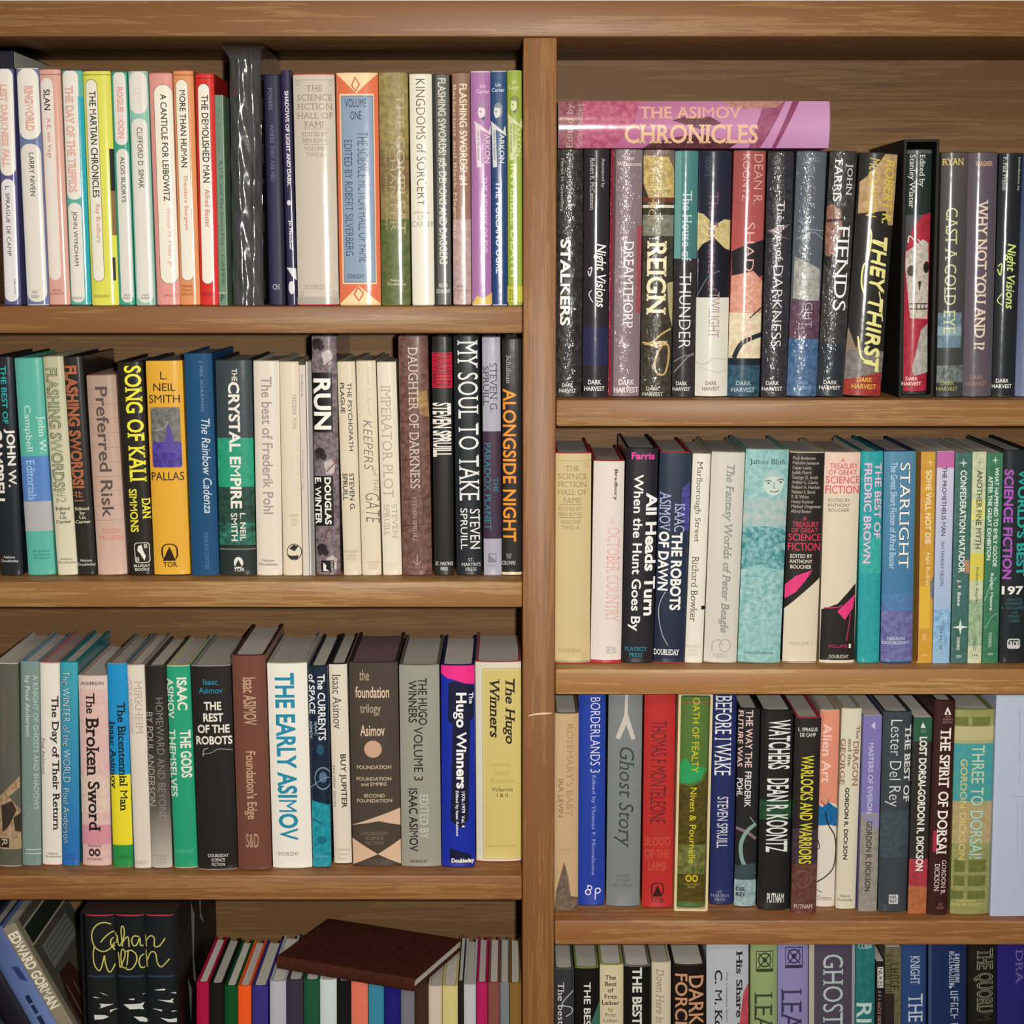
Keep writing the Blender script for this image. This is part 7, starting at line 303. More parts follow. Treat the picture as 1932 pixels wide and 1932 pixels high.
["J","m","#8a83b4",0.28592,0.02,0.5812,0.03037,0.23849,0.14379,-0.02043,"#1c1a28",0,"lavender hardcover with a square emblem and large dark letters","books on the lowest visible shelf beside the upright",[["r",0.2313,0.0268,0.8037,0.1204,"#34304c"],["r",0.257,0.0313,0.7782,0.1062,"#8a83b4"],["c",0.5181,0.0676,0.2221,0.0329,"#34304c"],["c",0.5181,0.0676,0.1794,0.0261,"#8a83b4"],["l",[[0.3169,0.0381],[0.7192,0.1005]],1.25,"#34304c"],["l",[[0.7184,0.0381],[0.3179,0.1005]],1.25,"#34304c"],["c",0.5181,0.0676,0.0769,0.0114,"#34304c"],["t","LEAN",0.115,0.2115,0.776,0.4781,"#3a3658","f"]]],
["J","m","#4c4456",0.32549,0.02,0.5814,0.0456,0.2385,0.15214,-0.02231,"#38303c",0,"dark plum hardcover with tall pale serif letters","books on the lowest visible shelf beside the upright",[["r",-0.04,0.0041,0.1023,0.8963,"#b0a898"],["r",0.9319,0.0041,1.04,0.8963,"#9a98a0"],["t","GHOST",0.2907,0.0608,0.734,0.3746,"#aebebe","f"]]],
["J","g","n:#2e7a7a:#266868",0.35892,0.02,0.58112,0.0192,0.23851,0.14554,-0.02371,"#1c4848",0,"deep teal hardcover with white sans capitals","books on the lowest visible shelf beside the upright",[["h","CUBA",0.1061,0.0126,0.8307,0.0353,"#b8ccc8","b"],["t","RI",0.0482,0.2744,0.8209,0.3603,"#bcd0cc","b"]]],
["P","m","#1c1a1c",0.37417,0.02,0.581,0.00829,0.2172,0.135,-0.02609,"",0,"slim black paperback with a white label near the top","books on the lowest visible shelf beside the upright",[["r",0.1534,0.0281,0.851,0.1281,"#d8d4cc"],["t","NUKES",0.2447,0.0324,0.7604,0.1237,"#242220","b"],["q",0.192,0.1437,0.587,0.1459,"#c4988c"],["q",0.192,0.1507,0.588,0.1528,"#c4988c"],["q",0.536,0.1437,0.587,0.1528,"#c4988c"],["q",0.193,0.1629,0.589,0.165,"#c4988c"],["q",0.367,0.1629,0.419,0.1713,"#c4988c"],["q",0.537,0.1629,0.589,0.1713,"#c4988c"],["q",0.194,0.1814,0.59,0.1835,"#c4988c"],["q",0.368,0.1814,0.42,0.1894,"#c4988c"],["q",0.195,0.1995,0.592,0.2016,"#c4988c"],["q",0.196,0.2049,0.394,0.207,"#c4988c"],["q",0.37,0.1995,0.421,0.207,"#c4988c"],["q",0.196,0.2106,0.593,0.2127,"#c4988c"],["q",0.197,0.2178,0.395,0.2199,"#c4988c"],["q",0.196,0.2106,0.248,0.2199,"#c4988c"],["q",0.197,0.2235,0.594,0.2256,"#c4988c"],["q",0.542,0.2235,0.594,0.2324,"#c4988c"],["q",0.197,0.2235,0.249,0.2324,"#c4988c"],["q",0.198,0.236,0.595,0.2381,"#c4988c"],["q",0.198,0.236,0.25,0.2418,"#c4988c"],["q",0.199,0.2454,0.596,0.2475,"#c4988c"],["q",0.199,0.2518,0.596,0.2539,"#c4988c"],["q",0.199,0.2454,0.25,0.2539,"#c4988c"],["q",0.2,0.2641,0.597,0.2662,"#c4988c"],["q",0.2,0.2641,0.251,0.27,"#c4988c"],["q",0.545,0.2641,0.597,0.27,"#c4988c"],["q",0.2,0.2736,0.598,0.2758,"#c4988c"],["q",0.201,0.2809,0.598,0.283,"#c4988c"],["q",0.2,0.2736,0.252,0.283,"#c4988c"],["q",0.375,0.2736,0.427,0.283,"#c4988c"],["q",0.201,0.2866,0.599,0.2887,"#c4988c"],["q",0.202,0.2942,0.401,0.2963,"#c4988c"],["q",0.201,0.2866,0.253,0.2963,"#c4988c"],["q",0.547,0.2866,0.599,0.2963,"#c4988c"],["q",0.202,0.2999,0.6,0.302,"#c4988c"],["q",0.203,0.3072,0.601,0.3094,"#c4988c"],["q",0.548,0.2999,0.6,0.3094,"#c4988c"],["q",0.202,0.2999,0.254,0.3094,"#c4988c"]]],
["P","m","n:#6e684c:#5a543c",0.38702,0.02,0.5811,0.01582,0.23212,0.135,-0.02589,"",0,"olive paperback with dark worn markings","books on the lowest visible shelf beside the upright",[["q",0.321,0.0729,0.839,0.0778,"#34341c"],["q",0.321,0.0729,0.389,0.0881,"#34341c"],["q",0.322,0.0964,0.841,0.1014,"#34341c"],["q",0.323,0.1126,0.842,0.1175,"#34341c"],["q",0.551,0.0964,0.618,0.1175,"#34341c"],["q",0.322,0.0964,0.39,0.1175,"#34341c"],["q",0.324,0.1259,0.843,0.1308,"#34341c"],["q",0.325,0.1402,0.844,0.1451,"#34341c"],["q",0.776,0.1259,0.843,0.1451,"#34341c"],["q",0.325,0.1535,0.845,0.1585,"#34341c"],["q",0.778,0.1535,0.845,0.1669,"#34341c"],["q",0.325,0.1535,0.393,0.1669,"#34341c"],["q",0.327,0.1753,0.847,0.1802,"#34341c"],["q",0.556,0.1753,0.623,0.1932,"#34341c"],["q",0.78,0.1753,0.847,0.1932,"#34341c"],["q",-0.062,0.0349,0.359,0.039,"#3c3a24"],["q",-0.062,0.0349,-0.008,0.052,"#3c3a24"],["q",0.123,0.0349,0.178,0.052,"#3c3a24"],["q",-0.062,0.0588,0.36,0.0628,"#3c3a24"],["q",0.124,0.0588,0.179,0.0729,"#3c3a24"],["q",-0.061,0.0797,0.361,0.0837,"#3c3a24"],["q",-0.061,0.0888,0.362,0.0928,"#3c3a24"],["q",-0.061,0.0797,-0.006,0.0928,"#3c3a24"],["q",-0.06,0.0996,0.363,0.1036,"#3c3a24"],["q",-0.06,0.1116,0.363,0.1156,"#3c3a24"],["q",-0.06,0.0996,-0.005,0.1156,"#3c3a24"],["q",0.126,0.0996,0.181,0.1156,"#3c3a24"],["q",-0.06,0.1224,0.364,0.1265,"#3c3a24"],["q",-0.059,0.132,0.364,0.136,"#3c3a24"],["q",0.309,0.1224,0.364,0.136,"#3c3a24"],["q",-0.059,0.1428,0.365,0.1468,"#3c3a24"],["q",-0.059,0.1428,-0.004,0.1606,"#3c3a24"],["q",-0.058,0.1674,0.366,0.1714,"#3c3a24"],["q",-0.058,0.178,0.154,0.1821,"#3c3a24"],["q",0.129,0.1674,0.184,0.1821,"#3c3a24"],["q",0.311,0.1674,0.366,0.1821,"#3c3a24"],["q",-0.057,0.1889,0.367,0.1929,"#3c3a24"],["q",-0.057,0.2002,0.368,0.2042,"#3c3a24"],["q",0.312,0.1889,0.367,0.2042,"#3c3a24"],["r",-0.04,0.2104,0.5691,0.7734,"#2c2220"]]],
["J","g","#2d4678",0.40861,0.02,0.58124,0.02457,0.23853,0.15223,-0.02817,"#1c2c50",0,"denim blue hardcover with silvery capitals","books on the lowest visible shelf beside the upright",[["t","KNIGHT",0.3459,0.0665,0.7111,0.1916,"#c4ccdc","f"],["t","THE F",0.2674,0.2315,0.8434,0.4091,"#c4ccdc","f"]]],
["J","g","#1d2e58",0.44284,0.02,0.58145,0.03785,0.23854,0.15371,-0.02963,"#14203c",0,"wide midnight blue hardcover with two columns of small silvery markings","books on the lowest visible shelf beside the upright",[["r",-0.04,0.0041,0.0744,0.8963,"#3c4c74"],["q",0.664,0.0608,0.793,0.0636,"#ccd4e0"],["q",0.665,0.0672,0.729,0.07,"#ccd4e0"],["q",0.776,0.0608,0.793,0.07,"#ccd4e0"],["q",0.721,0.0608,0.738,0.07,"#ccd4e0"],["q",0.665,0.0747,0.794,0.0775,"#ccd4e0"],["q",0.665,0.0799,0.794,0.0827,"#ccd4e0"],["q",0.721,0.0747,0.738,0.0827,"#ccd4e0"],["q",0.665,0.0747,0.682,0.0827,"#ccd4e0"],["q",0.665,0.0875,0.794,0.0903,"#ccd4e0"],["q",0.666,0.0967,0.794,0.0995,"#ccd4e0"],["q",0.777,0.0875,0.794,0.0995,"#ccd4e0"],["q",0.666,0.1043,0.795,0.1071,"#ccd4e0"],["q",0.666,0.1102,0.795,0.1131,"#ccd4e0"],["q",0.778,0.1043,0.795,0.1131,"#ccd4e0"],["q",0.666,0.1043,0.683,0.1131,"#ccd4e0"],["q",0.666,0.1178,0.795,0.1206,"#ccd4e0"],["q",0.667,0.1271,0.796,0.1299,"#ccd4e0"],["q",0.723,0.1178,0.74,0.1299,"#ccd4e0"],["q",0.666,0.1178,0.683,0.1299,"#ccd4e0"],["q",0.667,0.1347,0.796,0.1375,"#ccd4e0"],["q",0.724,0.1347,0.74,0.143,"#ccd4e0"],["q",0.779,0.1347,0.796,0.143,"#ccd4e0"],["q",0.667,0.1477,0.796,0.1505,"#ccd4e0"],["q",0.668,0.1557,0.797,0.1586,"#ccd4e0"],["q",0.667,0.1477,0.684,0.1586,"#ccd4e0"],["q",0.78,0.1477,0.796,0.1586,"#ccd4e0"],["q",0.668,0.1633,0.797,0.1661,"#ccd4e0"],["q",0.668,0.1713,0.797,0.1741,"#ccd4e0"],["q",0.78,0.1633,0.797,0.1741,"#ccd4e0"],["q",0.725,0.1633,0.742,0.1741,"#ccd4e0"],["q",0.669,0.1788,0.798,0.1817,"#ccd4e0"],["q",0.669,0.1852,0.798,0.1859,"#ccd4e0"],["q",0.781,0.1788,0.798,0.1859,"#ccd4e0"],["q",0.522,0.0483,0.65,0.0511,"#ccd4e0"],["q",0.522,0.0548,0.651,0.0576,"#ccd4e0"],["q",0.634,0.0483,0.65,0.0576,"#ccd4e0"],["q",0.578,0.0483,0.595,0.0576,"#ccd4e0"],["q",0.522,0.0624,0.651,0.0652,"#ccd4e0"],["q",0.523,0.0717,0.587,0.0745,"#ccd4e0"],["q",0.522,0.0624,0.539,0.0745,"#ccd4e0"],["q",0.523,0.0792,0.651,0.082,"#ccd4e0"],["q",0.635,0.0792,0.651,0.0892,"#ccd4e0"],["q",0.523,0.0792,0.54,0.0892,"#ccd4e0"],["q",0.523,0.0939,0.652,0.0967,"#ccd4e0"],["q",0.523,0.0939,0.54,0.1036,"#ccd4e0"],["q",0.524,0.1083,0.653,0.1111,"#ccd4e0"],["q",0.524,0.1171,0.588,0.1199,"#ccd4e0"],["q",0.58,0.1083,0.597,0.1199,"#ccd4e0"],["q",0.524,0.1247,0.653,0.1275,"#ccd4e0"],["q",0.524,0.1295,0.589,0.1323,"#ccd4e0"],["q",0.581,0.1247,0.598,0.1323,"#ccd4e0"],["q",0.525,0.137,0.654,0.1398,"#ccd4e0"],["q",0.525,0.1467,0.589,0.1495,"#ccd4e0"],["q",0.525,0.137,0.541,0.1495,"#ccd4e0"],["q",0.525,0.1543,0.654,0.1571,"#ccd4e0"],["q",0.525,0.1626,0.654,0.1654,"#ccd4e0"],["q",0.525,0.1543,0.542,0.1654,"#ccd4e0"],["q",0.526,0.1702,0.655,0.173,"#ccd4e0"],["q",0.526,0.1792,0.655,0.182,"#ccd4e0"],["q",0.526,0.1702,0.542,0.182,"#ccd4e0"],["q",0.526,0.1867,0.655,0.1896,"#ccd4e0"],["q",0.526,0.1918,0.655,0.1946,"#ccd4e0"],["q",0.526,0.1867,0.543,0.1946,"#ccd4e0"],["q",0.527,0.1993,0.656,0.2022,"#ccd4e0"],["q",0.527,0.2095,0.591,0.203,"#ccd4e0"],["q",0.527,0.1993,0.543,0.203,"#ccd4e0"],["q",0.561,0.2229,0.765,0.2274,"#b4bccc"],["q",0.562,0.2365,0.766,0.2409,"#b4bccc"],["q",0.561,0.2229,0.588,0.2409,"#b4bccc"],["q",0.562,0.2485,0.766,0.2529,"#b4bccc"],["q",0.652,0.2485,0.679,0.2682,"#b4bccc"],["q",0.74,0.2485,0.766,0.2682,"#b4bccc"],["q",0.563,0.2757,0.767,0.2802,"#b4bccc"],["q",0.563,0.2868,0.666,0.2913,"#b4bccc"],["q",0.741,0.2757,0.767,0.2913,"#b4bccc"],["q",0.564,0.2988,0.768,0.3033,"#b4bccc"],["q",0.564,0.2988,0.59,0.3191,"#b4bccc"],["q",0.742,0.2988,0.768,0.3191,"#b4bccc"],["q",0.565,0.3267,0.769,0.3311,"#b4bccc"],["q",0.655,0.3267,0.681,0.345,"#b4bccc"],["q",0.566,0.3663,0.771,0.3708,"#b4bccc"],["q",0.566,0.3781,0.669,0.3825,"#b4bccc"],["q",0.566,0.3663,0.593,0.3825,"#b4bccc"],["q",0.567,0.3901,0.772,0.3946,"#b4bccc"],["q",0.745,0.3901,0.772,0.4049,"#b4bccc"],["q",0.567,0.4125,0.773,0.417,"#b4bccc"],["q",0.568,0.4265,0.671,0.431,"#b4bccc"],["q",0.658,0.4125,0.684,0.431,"#b4bccc"],["q",0.567,0.4125,0.594,0.431,"#b4bccc"],["q",0.568,0.4386,0.774,0.4431,"#b4bccc"],["q",0.569,0.4536,0.672,0.4581,"#b4bccc"],["q",0.747,0.4386,0.774,0.4581,"#b4bccc"],["q",0.569,0.4657,0.775,0.4702,"#b4bccc"],["q",0.57,0.4783,0.672,0.4828,"#b4bccc"],["q",0.569,0.4657,0.596,0.4828,"#b4bccc"]]],
["J","g","#1b1c16",0.47831,0.02,0.58136,0.02796,0.23857,0.14744,-0.03359,"#101010",0,"black hardcover with tall outlined cream capitals","books on the lowest visible shelf beside the upright",[["t","THE QUORUM",0.1798,0.0353,0.8638,0.3528,"#cac6a8/#2a2a22","of"]]],
["J","g","g:#2a2272:#2c2a64",0.51072,0.02,0.58149,0.03318,0.2386,0.14786,-0.0361,"#1c1848",0,"indigo hardcover at the frame edge of the lowest visible shelf","books on the lowest visible shelf beside the upright",[["t","DRA",0.5283,0.0409,0.7494,0.1916,"#6c649c","f"]]],
["H","c","#1a1819",-0.25032,0.022,1.45048,0.02508,0.22728,0.14,0.00658,"",0,"black book inside the crumpled clear plastic sleeve",None,[]]
]
# ------------------------------------------------------------------ lettering: outlines of Blender's own built-in font, with slab serifs added for the book faces
GLY={}; ADV={}
def build_glyphs():
    chars=set()
    styles={'b':.014,'B':.030,'s':.003,'l':-.012,'f':-.002,'F':.018}
    need={k:set() for k in styles}
    for bk in BOOKS:
        for e in bk[14]:
            if e[0] in 'th':
                for c in e[1]:
                    if c not in ' \n':
                        st=e[7]
                        for k in basis(st): need[k].add(c)
    for k,cs in (('F','THEASIMOVCRNL'),('B','EDWARGOMN'),('s','EditedbyMarnGg')): need[k]|=set(cs)
    def mk(body,off):
        c=bpy.data.curves.new('g','FONT'); c.body=body; c.size=1; c.offset=off; c.resolution_u=3; c.fill_mode='FRONT'
        o=bpy.data.objects.new('g',c); COL.objects.link(o); return o
    allc=set().union(*need.values())
    ref=mk('I',0); advs={c:mk(c+'I',0) for c in allc}
    gl={(k,c):mk(c,min(styles[k],.0) if c=='M' else min(styles[k],.012) if c in 'gKkWV&' else styles[k]) for k in styles for c in need[k]|{'H','x','l'}}
    bpy.context.view_layer.update(); dg=bpy.context.evaluated_depsgraph_get()
    def data(o):
        m=o.evaluated_get(dg).to_mesh(); v=[(q.co.x,q.co.y) for q in m.vertices]; f=[tuple(p.vertices) for p in m.polygons]
        o.evaluated_get(dg).to_mesh_clear(); return v,f
    rx=max(q[0] for q in data(ref)[0])
    for c,o in advs.items(): ADV[c]=max(q[0] for q in data(o)[0])-rx
    for (k,c),o in gl.items(): GLY[k,c]=data(o)
    for o in [ref]+list(advs.values())+list(gl.values()):
        cu=o.data; bpy.data.objects.remove(o); bpy.data.curves.remove(cu)
    for k in 'fF':
        H=max(q[1] for q in GLY[k,'H'][0]); X=max(q[1] for q in GLY[k,'x'][0]); A=max(q[1] for q in GLY[k,'l'][0]); lo=min(q[1] for q in GLY[k,'H'][0])
        t=.045 if k=='f' else .07
        for c in need[k]:
            v,f=GLY[k,c]; v=list(v); f=list(f); cnt={}
            for p in f:
                for a,b in zip(p,p[1:]+p[:1]): cnt[(min(a,b),max(a,b))]=cnt.get((min(a,b),max(a,b)),0)+1
            add=[]
            for (a,b),n in cnt.items():
                if n!=1 or abs(v[a][1]-v[b][1])>1e-4: continue
                y=v[a][1]; x0,x1=sorted((v[a][0],v[b][0])); L=x1-x0
                near=[q for q in (lo,X,H,A) if abs(y-q)<.012]
                if not near or L<.03 or c in ".,-#&'!?": continue
                up=abs(y-lo)<.012
                if L<.26: xs=(x0-.075,x1+.075)
                elif c in 'EFBDPRLKZT': xs=(x0-.07,x0+.05)
                else: continue
                add.append((xs[0],xs[1],y,y+t if up else y-t))
            for x0,x1,y0,y1 in add:
                n=len(v); v+=[(x0,min(y0,y1)),(x1,min(y0,y1)),(x1,max(y0,y1)),(x0,max(y0,y1))]; f.append((n,n+1,n+2,n+3))
            GLY[k,c]=(v,f)
def basis(st):
    if 'o' in st and 'B' in st: return ('B','b')
    if 'o' in st: return ('B','l') if 'f' not in st and 'F' not in st else ('F','f')
    if 'I' in st: return ('b',)
    for k in 'BbFfl':
        if k in st: return (k,)
    return ('s',)
def textpolys(txt,st,k):
    polys=[]; lines=txt.split('\n'); shear=.22 if ('i' in st or 'I' in st) else 0
    rows=[]
    for ln in lines:
        x=0; ps=[]
        for c in ln:
            if c==' ': x+=.28; continue
            v,f=GLY[k,c]
            ps.append(([(q[0]+x+q[1]*shear,q[1]) for q in v],f)); x+=ADV[c]
        rows.append((ps,x))
    W=max(r[1] for r in rows)
    for i,(ps,wd) in enumerate(rows):
        dx=0 if 'L' in st else (W-wd)/2
        for v,f in ps: polys.append(([(q[0]+dx,q[1]-i*1.02) for q in v],f))
    return polys
# ------------------------------------------------------------------ books
def clip(poly,axis,val,keep_less):
    out=[]; n=len(poly)
    for i in range(n):
        a,b=poly[i],poly[(i+1)%n]
        ia=(a[axis]<=val) if keep_less else (a[axis]>=val); ib=(b[axis]<=val) if keep_less else (b[axis]>=val)
        if ia: out.append(a)
        if ia!=ib:
            t=(val-a[axis])/(b[axis]-a[axis]); p=[a[0]+(b[0]-a[0])*t,a[1]+(b[1]-a[1])*t]; p[axis]=val; out.append(tuple(p))
    return out
def printing(elems,w,h,base):
    """flat polygons (u mm across, z mm up) with their ink, in layers"""
    W,H=w*1000,h*1000; out=[]; layer=0
    def put(poly,c,a,b,kind):
        out.append((poly,layer,kind,a,b))
    for e in elems:
        k=e[0]; layer+=(k!='q')
        if k in 'th':
            _,txt,u0,v0,u1,v1,col,st=e
            bs=basis(st); cols=[]
            if len(bs)==2:
                if '/' in col: cols=col.split('/')
                else:
                    a=lin(col); cols=[col,None]
            else: cols=[col]
            box0=None
            for bi,(kk,cc) in enumerate(zip(bs,cols)):
                ps=textpolys(txt,st,kk)
                if box0 is None:
                    xs=[q[0] for v,f in ps for q in v]; ys=[q[1] for v,f in ps for q in v]; box0=(min(xs),max(xs),min(ys),max(ys))
                x0,x1,y0,y1=box0
                if cc is None: c=tuple(q*.25+.75*p for q,p in zip(lin(col),(.80,.76,.69)))
                else: c=lin(cc)
                if bi: layer+=1
                for v,f in ps:
                    pts=[]
                    for (x,y) in v:
                        a=(x-x0)/(x1-x0); b=(y-y0)/(y1-y0)
                        if k=='t': pts.append(((u0+(u1-u0)*b)*W,(1-(v0+(v1-v0)*a))*H))
                        else: pts.append(((u0+(u1-u0)*a)*W,(1-(v1+(v0-v1)*b))*H))
                    for p in f: put([pts[i] for i in p],None,c,c,'s')
            continue
        if k in 'rq':
            u0,v0,u1,v1,col=e[1:6]; rad=e[6] if len(e)>6 else 0
            sk,a,b=spec(col); x0,x1,z1,z0=u0*W,u1*W,(1-v0)*H,(1-v1)*H
            if rad:
                r=min(rad*(x1-x0),(x1-x0)/2,(z1-z0)/2); pts=[]
                for cx,cz,a0 in ((x1-r,z1-r,0),(x0+r,z1-r,90),(x0+r,z0+r,180),(x1-r,z0+r,270)):
                    for i in range(7):
                        t=R(a0+i*15); pts.append((cx+r*math.cos(t),cz+r*math.sin(t)))
                put(pts,None,a,b,sk)
            elif sk=='g':
                n=14
                for i in range(n):
                    t0,t1=i/n,(i+1)/n; za,zb=z1+(z0-z1)*t0,z1+(z0-z1)*t1; m=(t0+t1)/2
                    c=tuple(p+(q-p)*m for p,q in zip(a,b)); put([(x0,zb),(x1,zb),(x1,za),(x0,za)],None,c,c,'s')
            else: put([(x0,z0),(x1,z0),(x1,z1),(x0,z1)],None,a,b,sk)
        elif k=='p':
            pts=[(u*W,(1-v)*H) for u,v in e[1]]; sk,a,b=spec(e[2])
            for t in tessellate_polygon([[Vector((x,y,0)) for x,y in pts]]): put([pts[i] for i in t],None,a,b,sk)
        elif k=='c':
            u,v,ru,rv,col=e[1:6]; sk,a,b=spec(col)
            put([(u*W+ru*W*math.cos(R(i*18)),(1-v)*H+rv*H*math.sin(R(i*18))) for i in range(20)],None,a,b,sk)
        elif k=='l':
            pts=[(u*W,(1-v)*H) for u,v in e[1]]; hw=e[2]/2; sk,a,b=spec(e[3])
            # smooth the stroke through its points
            if len(pts)>2:
                q=[]
                for i in range(len(pts)-1):
                    p0=pts[max(i-1,0)];p1=pts[i];p2=pts[i+1];p3=pts[min(i+2,len(pts)-1)]
                    for s in range(5):
                        t=s/5
                        q.append(tuple(.5*(2*p1[j]+(p2[j]-p0[j])*t+(2*p0[j]-5*p1[j]+4*p2[j]-p3[j])*t*t+(3*p1[j]-p0[j]-3*p2[j]+p3[j])*t**3) for j in (0,1)))
                pts=q+[pts[-1]]
            L=[];Rr=[]
            for i,p in enumerate(pts):
                a_,b_=pts[max(i-1,0)],pts[min(i+1,len(pts)-1)]; d=(b_[0]-a_[0],b_[1]-a_[1]); n=math.hypot(*d) or 1
                L.append((p[0]-d[1]/n*hw,p[1]+d[0]/n*hw)); Rr.append((p[0]+d[1]/n*hw,p[1]-d[0]/n*hw))
            for i in range(len(pts)-1): put([L[i],Rr[i],Rr[i+1],L[i+1]],None,a,b,sk)
    return out
def surface(w,bulge,p):
    """point and outward normal of the spine at u across (wraps round the edges on to the boards)"""
    W=w*1000; B=bulge*1000
    def S(x):
        if x<0: return (-W/2,B-x),(-1,0)
        if x>W: return (W/2,B+x-W),(1,0)
        t=2*x/W-1; y=B*abs(t)**p; s=B*p*abs(t)**(p-1)*(1 if t>0 else -1)*2/W
        n=math.hypot(s,1); return (t*W/2,y),(s/n,-1/n)
    return S
def wrap_mesh(w,h,d,bulge,p,t,z0,z1,ink,off=0,elems=None,side=None):
    """folded cover: front board, spine, back board as one shell; printing lies on it. metres in, metres out"""
    W=w*1000; B=bulge*1000; T=t*1000; S=surface(w,bulge,p)
    ns=22; prof=[]
    prof.append(((-W/2,d*1000),(-1,0))); prof.append(((-W/2,B+2),(-1,0)))
    for i in range(ns+1): prof.append(S(W*i/ns))
    prof.append(((W/2,B+2),(1,0))); prof.append(((W/2,d*1000),(1,0)))
    V=[];Fc=[];C1=[];C2=[];NR=[]
    sk,a,b=spec(ink); n=len(prof); nz=10 if sk=='g' else 1
    zs=[z0*1000+(z1-z0)*1000*i/nz for i in range(nz+1)]
    k2=(W-2*T)/W
    def ring(inner,z):
        i0=len(V)
        for (x,y),nn in prof:
            if inner: V.append((x*k2,y+(T if y<d*1000-.01 else 0),z)); NR.append((0,0,0))
            else: V.append((x,y,z)); NR.append((nn[0],nn[1],0))
        return i0
    outs=[ring(False,z) for z in zs]; inn=[ring(True,z) for z in (zs[0],zs[-1])]
    def colat(z):
        f=1-(z-zs[0])/(zs[-1]-zs[0]); return tuple(q+(r-q)*f for q,r in zip(a,b)) if sk=='g' else a
    for j in range(nz):
        for i in range(n-1):
            Fc.append((outs[j]+i,outs[j]+i+1,outs[j+1]+i+1,outs[j+1]+i)); ca,cb=colat(zs[j]),colat(zs[j+1])
            C1.append((ca,ca,cb,cb)); C2.append((b,)*4 if sk=='n' else C1[-1])
    for i in range(n-1):
        for q in ((inn[0]+i+1,inn[0]+i,inn[1]+i,inn[1]+i+1),):
            Fc.append(q); C1.append((a,)*4); C2.append((b,)*4 if sk=='n' else C1[-1])
    # rims need vertices of their own so that they shade flat
    def rim(q,c):
        i0=len(V)
        for v in q: V.append(v); NR.append((0,0,0))
        Fc.append(tuple(range(i0,i0+len(q)))); C1.append((c,)*len(q)); C2.append((c,)*len(q))
    for i in range(n-1):
        o0,i0=outs[0]+i,inn[0]+i; rim([V[o0],V[i0],V[i0+1],V[o0+1]],colat(zs[0]))
        o0,i0=outs[-1]+i,inn[1]+i; rim([V[o0],V[o0+1],V[i0+1],V[i0]],colat(zs[-1]))
    for s in (0,n-1):
        q=[V[outs[0]+s],V[outs[-1]+s],V[inn[1]+s],V[inn[0]+s]]
        rim(q if s==0 else q[::-1],a)
    if side:
        cs=lin(side); x=W/2+.05
        i0=len(V)
        for q in ((x,B+1.5,zs[0]),(x,d*1000,zs[0]),(x,d*1000,zs[-1]),(x,B+1.5,zs[-1])): V.append(q); NR.append((1,0,0))
        Fc.append((i0,i0+1,i0+2,i0+3)); C1.append((cs,)*4); C2.append((cs,)*4)
    if elems:
        cuts=[W*i/ns for i in range(ns+1)]; cache={}
        for poly,layer,kind,a,b in printing(elems,w,h,ink):
            o=.10+.035*min(layer,30)
            poly=clip(clip(poly,1,zs[0],False),1,zs[-1],True) if min(q[1] for q in poly)<zs[0] or max(q[1] for q in poly)>zs[-1] else poly
            if len(poly)<3: continue
            x0=min(q[0] for q in poly);x1=max(q[0] for q in poly)
            if x1<-3 or x0>W+3: continue
            rest=poly; pieces=[]
            for c in cuts:
                if c<=x0+1e-6: continue
                if c>=x1-1e-6: break
                l=clip(rest,0,c,True); rest=clip(rest,0,c,False)
                if len(l)>=3: pieces.append(l)
                if len(rest)<3: break
            if len(rest)>=3: pieces.append(rest)
            for pc in pieces:
                ids=[]
                for (x,z) in pc:
                    key=(layer,round(x,3),round(z,3),a)
                    if key not in cache:
                        (px,py),(nx,ny)=S(x); cache[key]=len(V); V.append((px+nx*o,py+ny*o,z)); NR.append((nx,ny,0))
                    if not ids or ids[-1]!=cache[key]: ids.append(cache[key])
                if len(ids)>1 and ids[0]==ids[-1]: ids.pop()
                if len(ids)<3 or len(set(ids))<len(ids): continue
                # face the reader: u grows to +x, z up -> normal must point to -y
                ar=sum(pc[i][0]*pc[(i+1)%len(pc)][1]-pc[(i+1)%len(pc)][0]*pc[i][1] for i in range(len(pc)))
                if abs(ar)<1e-5: continue
                if ar<0: ids=ids[::-1]
                Fc.append(tuple(ids)); C1.append((a,)*len(ids))
                C2.append(((b if kind!='s' else a),)*len(ids))
    V=[(x/1000,y/1000,z/1000) for x,y,z in V]
    return V,Fc,C1,C2,NR
def ink_mesh(name,V,Fc,C1,C2,NR,mat,parent=None):
    m=bpy.data.meshes.new(name); m.from_pydata(V,[],Fc); m.materials.append(mat)
    for nm,cc in (('ink',C1),('ink2',C2)):
        at=m.color_attributes.new(nm,'FLOAT_COLOR','CORNER'); flat=[]
        for f in cc:
            for c in f: flat.extend((c[0],c[1],c[2],1.0))
        at.data.foreach_set('color',flat)
    if NR:
        m.polygons.foreach_set('use_smooth',[any(NR[i]!=(0,0,0) for i in f) for f in Fc])
        m.normals_split_custom_set_from_vertices(NR)
    o=bpy.data.objects.new(name,m); COL.objects.link(o)
    if parent: o.parent=parent
    return o
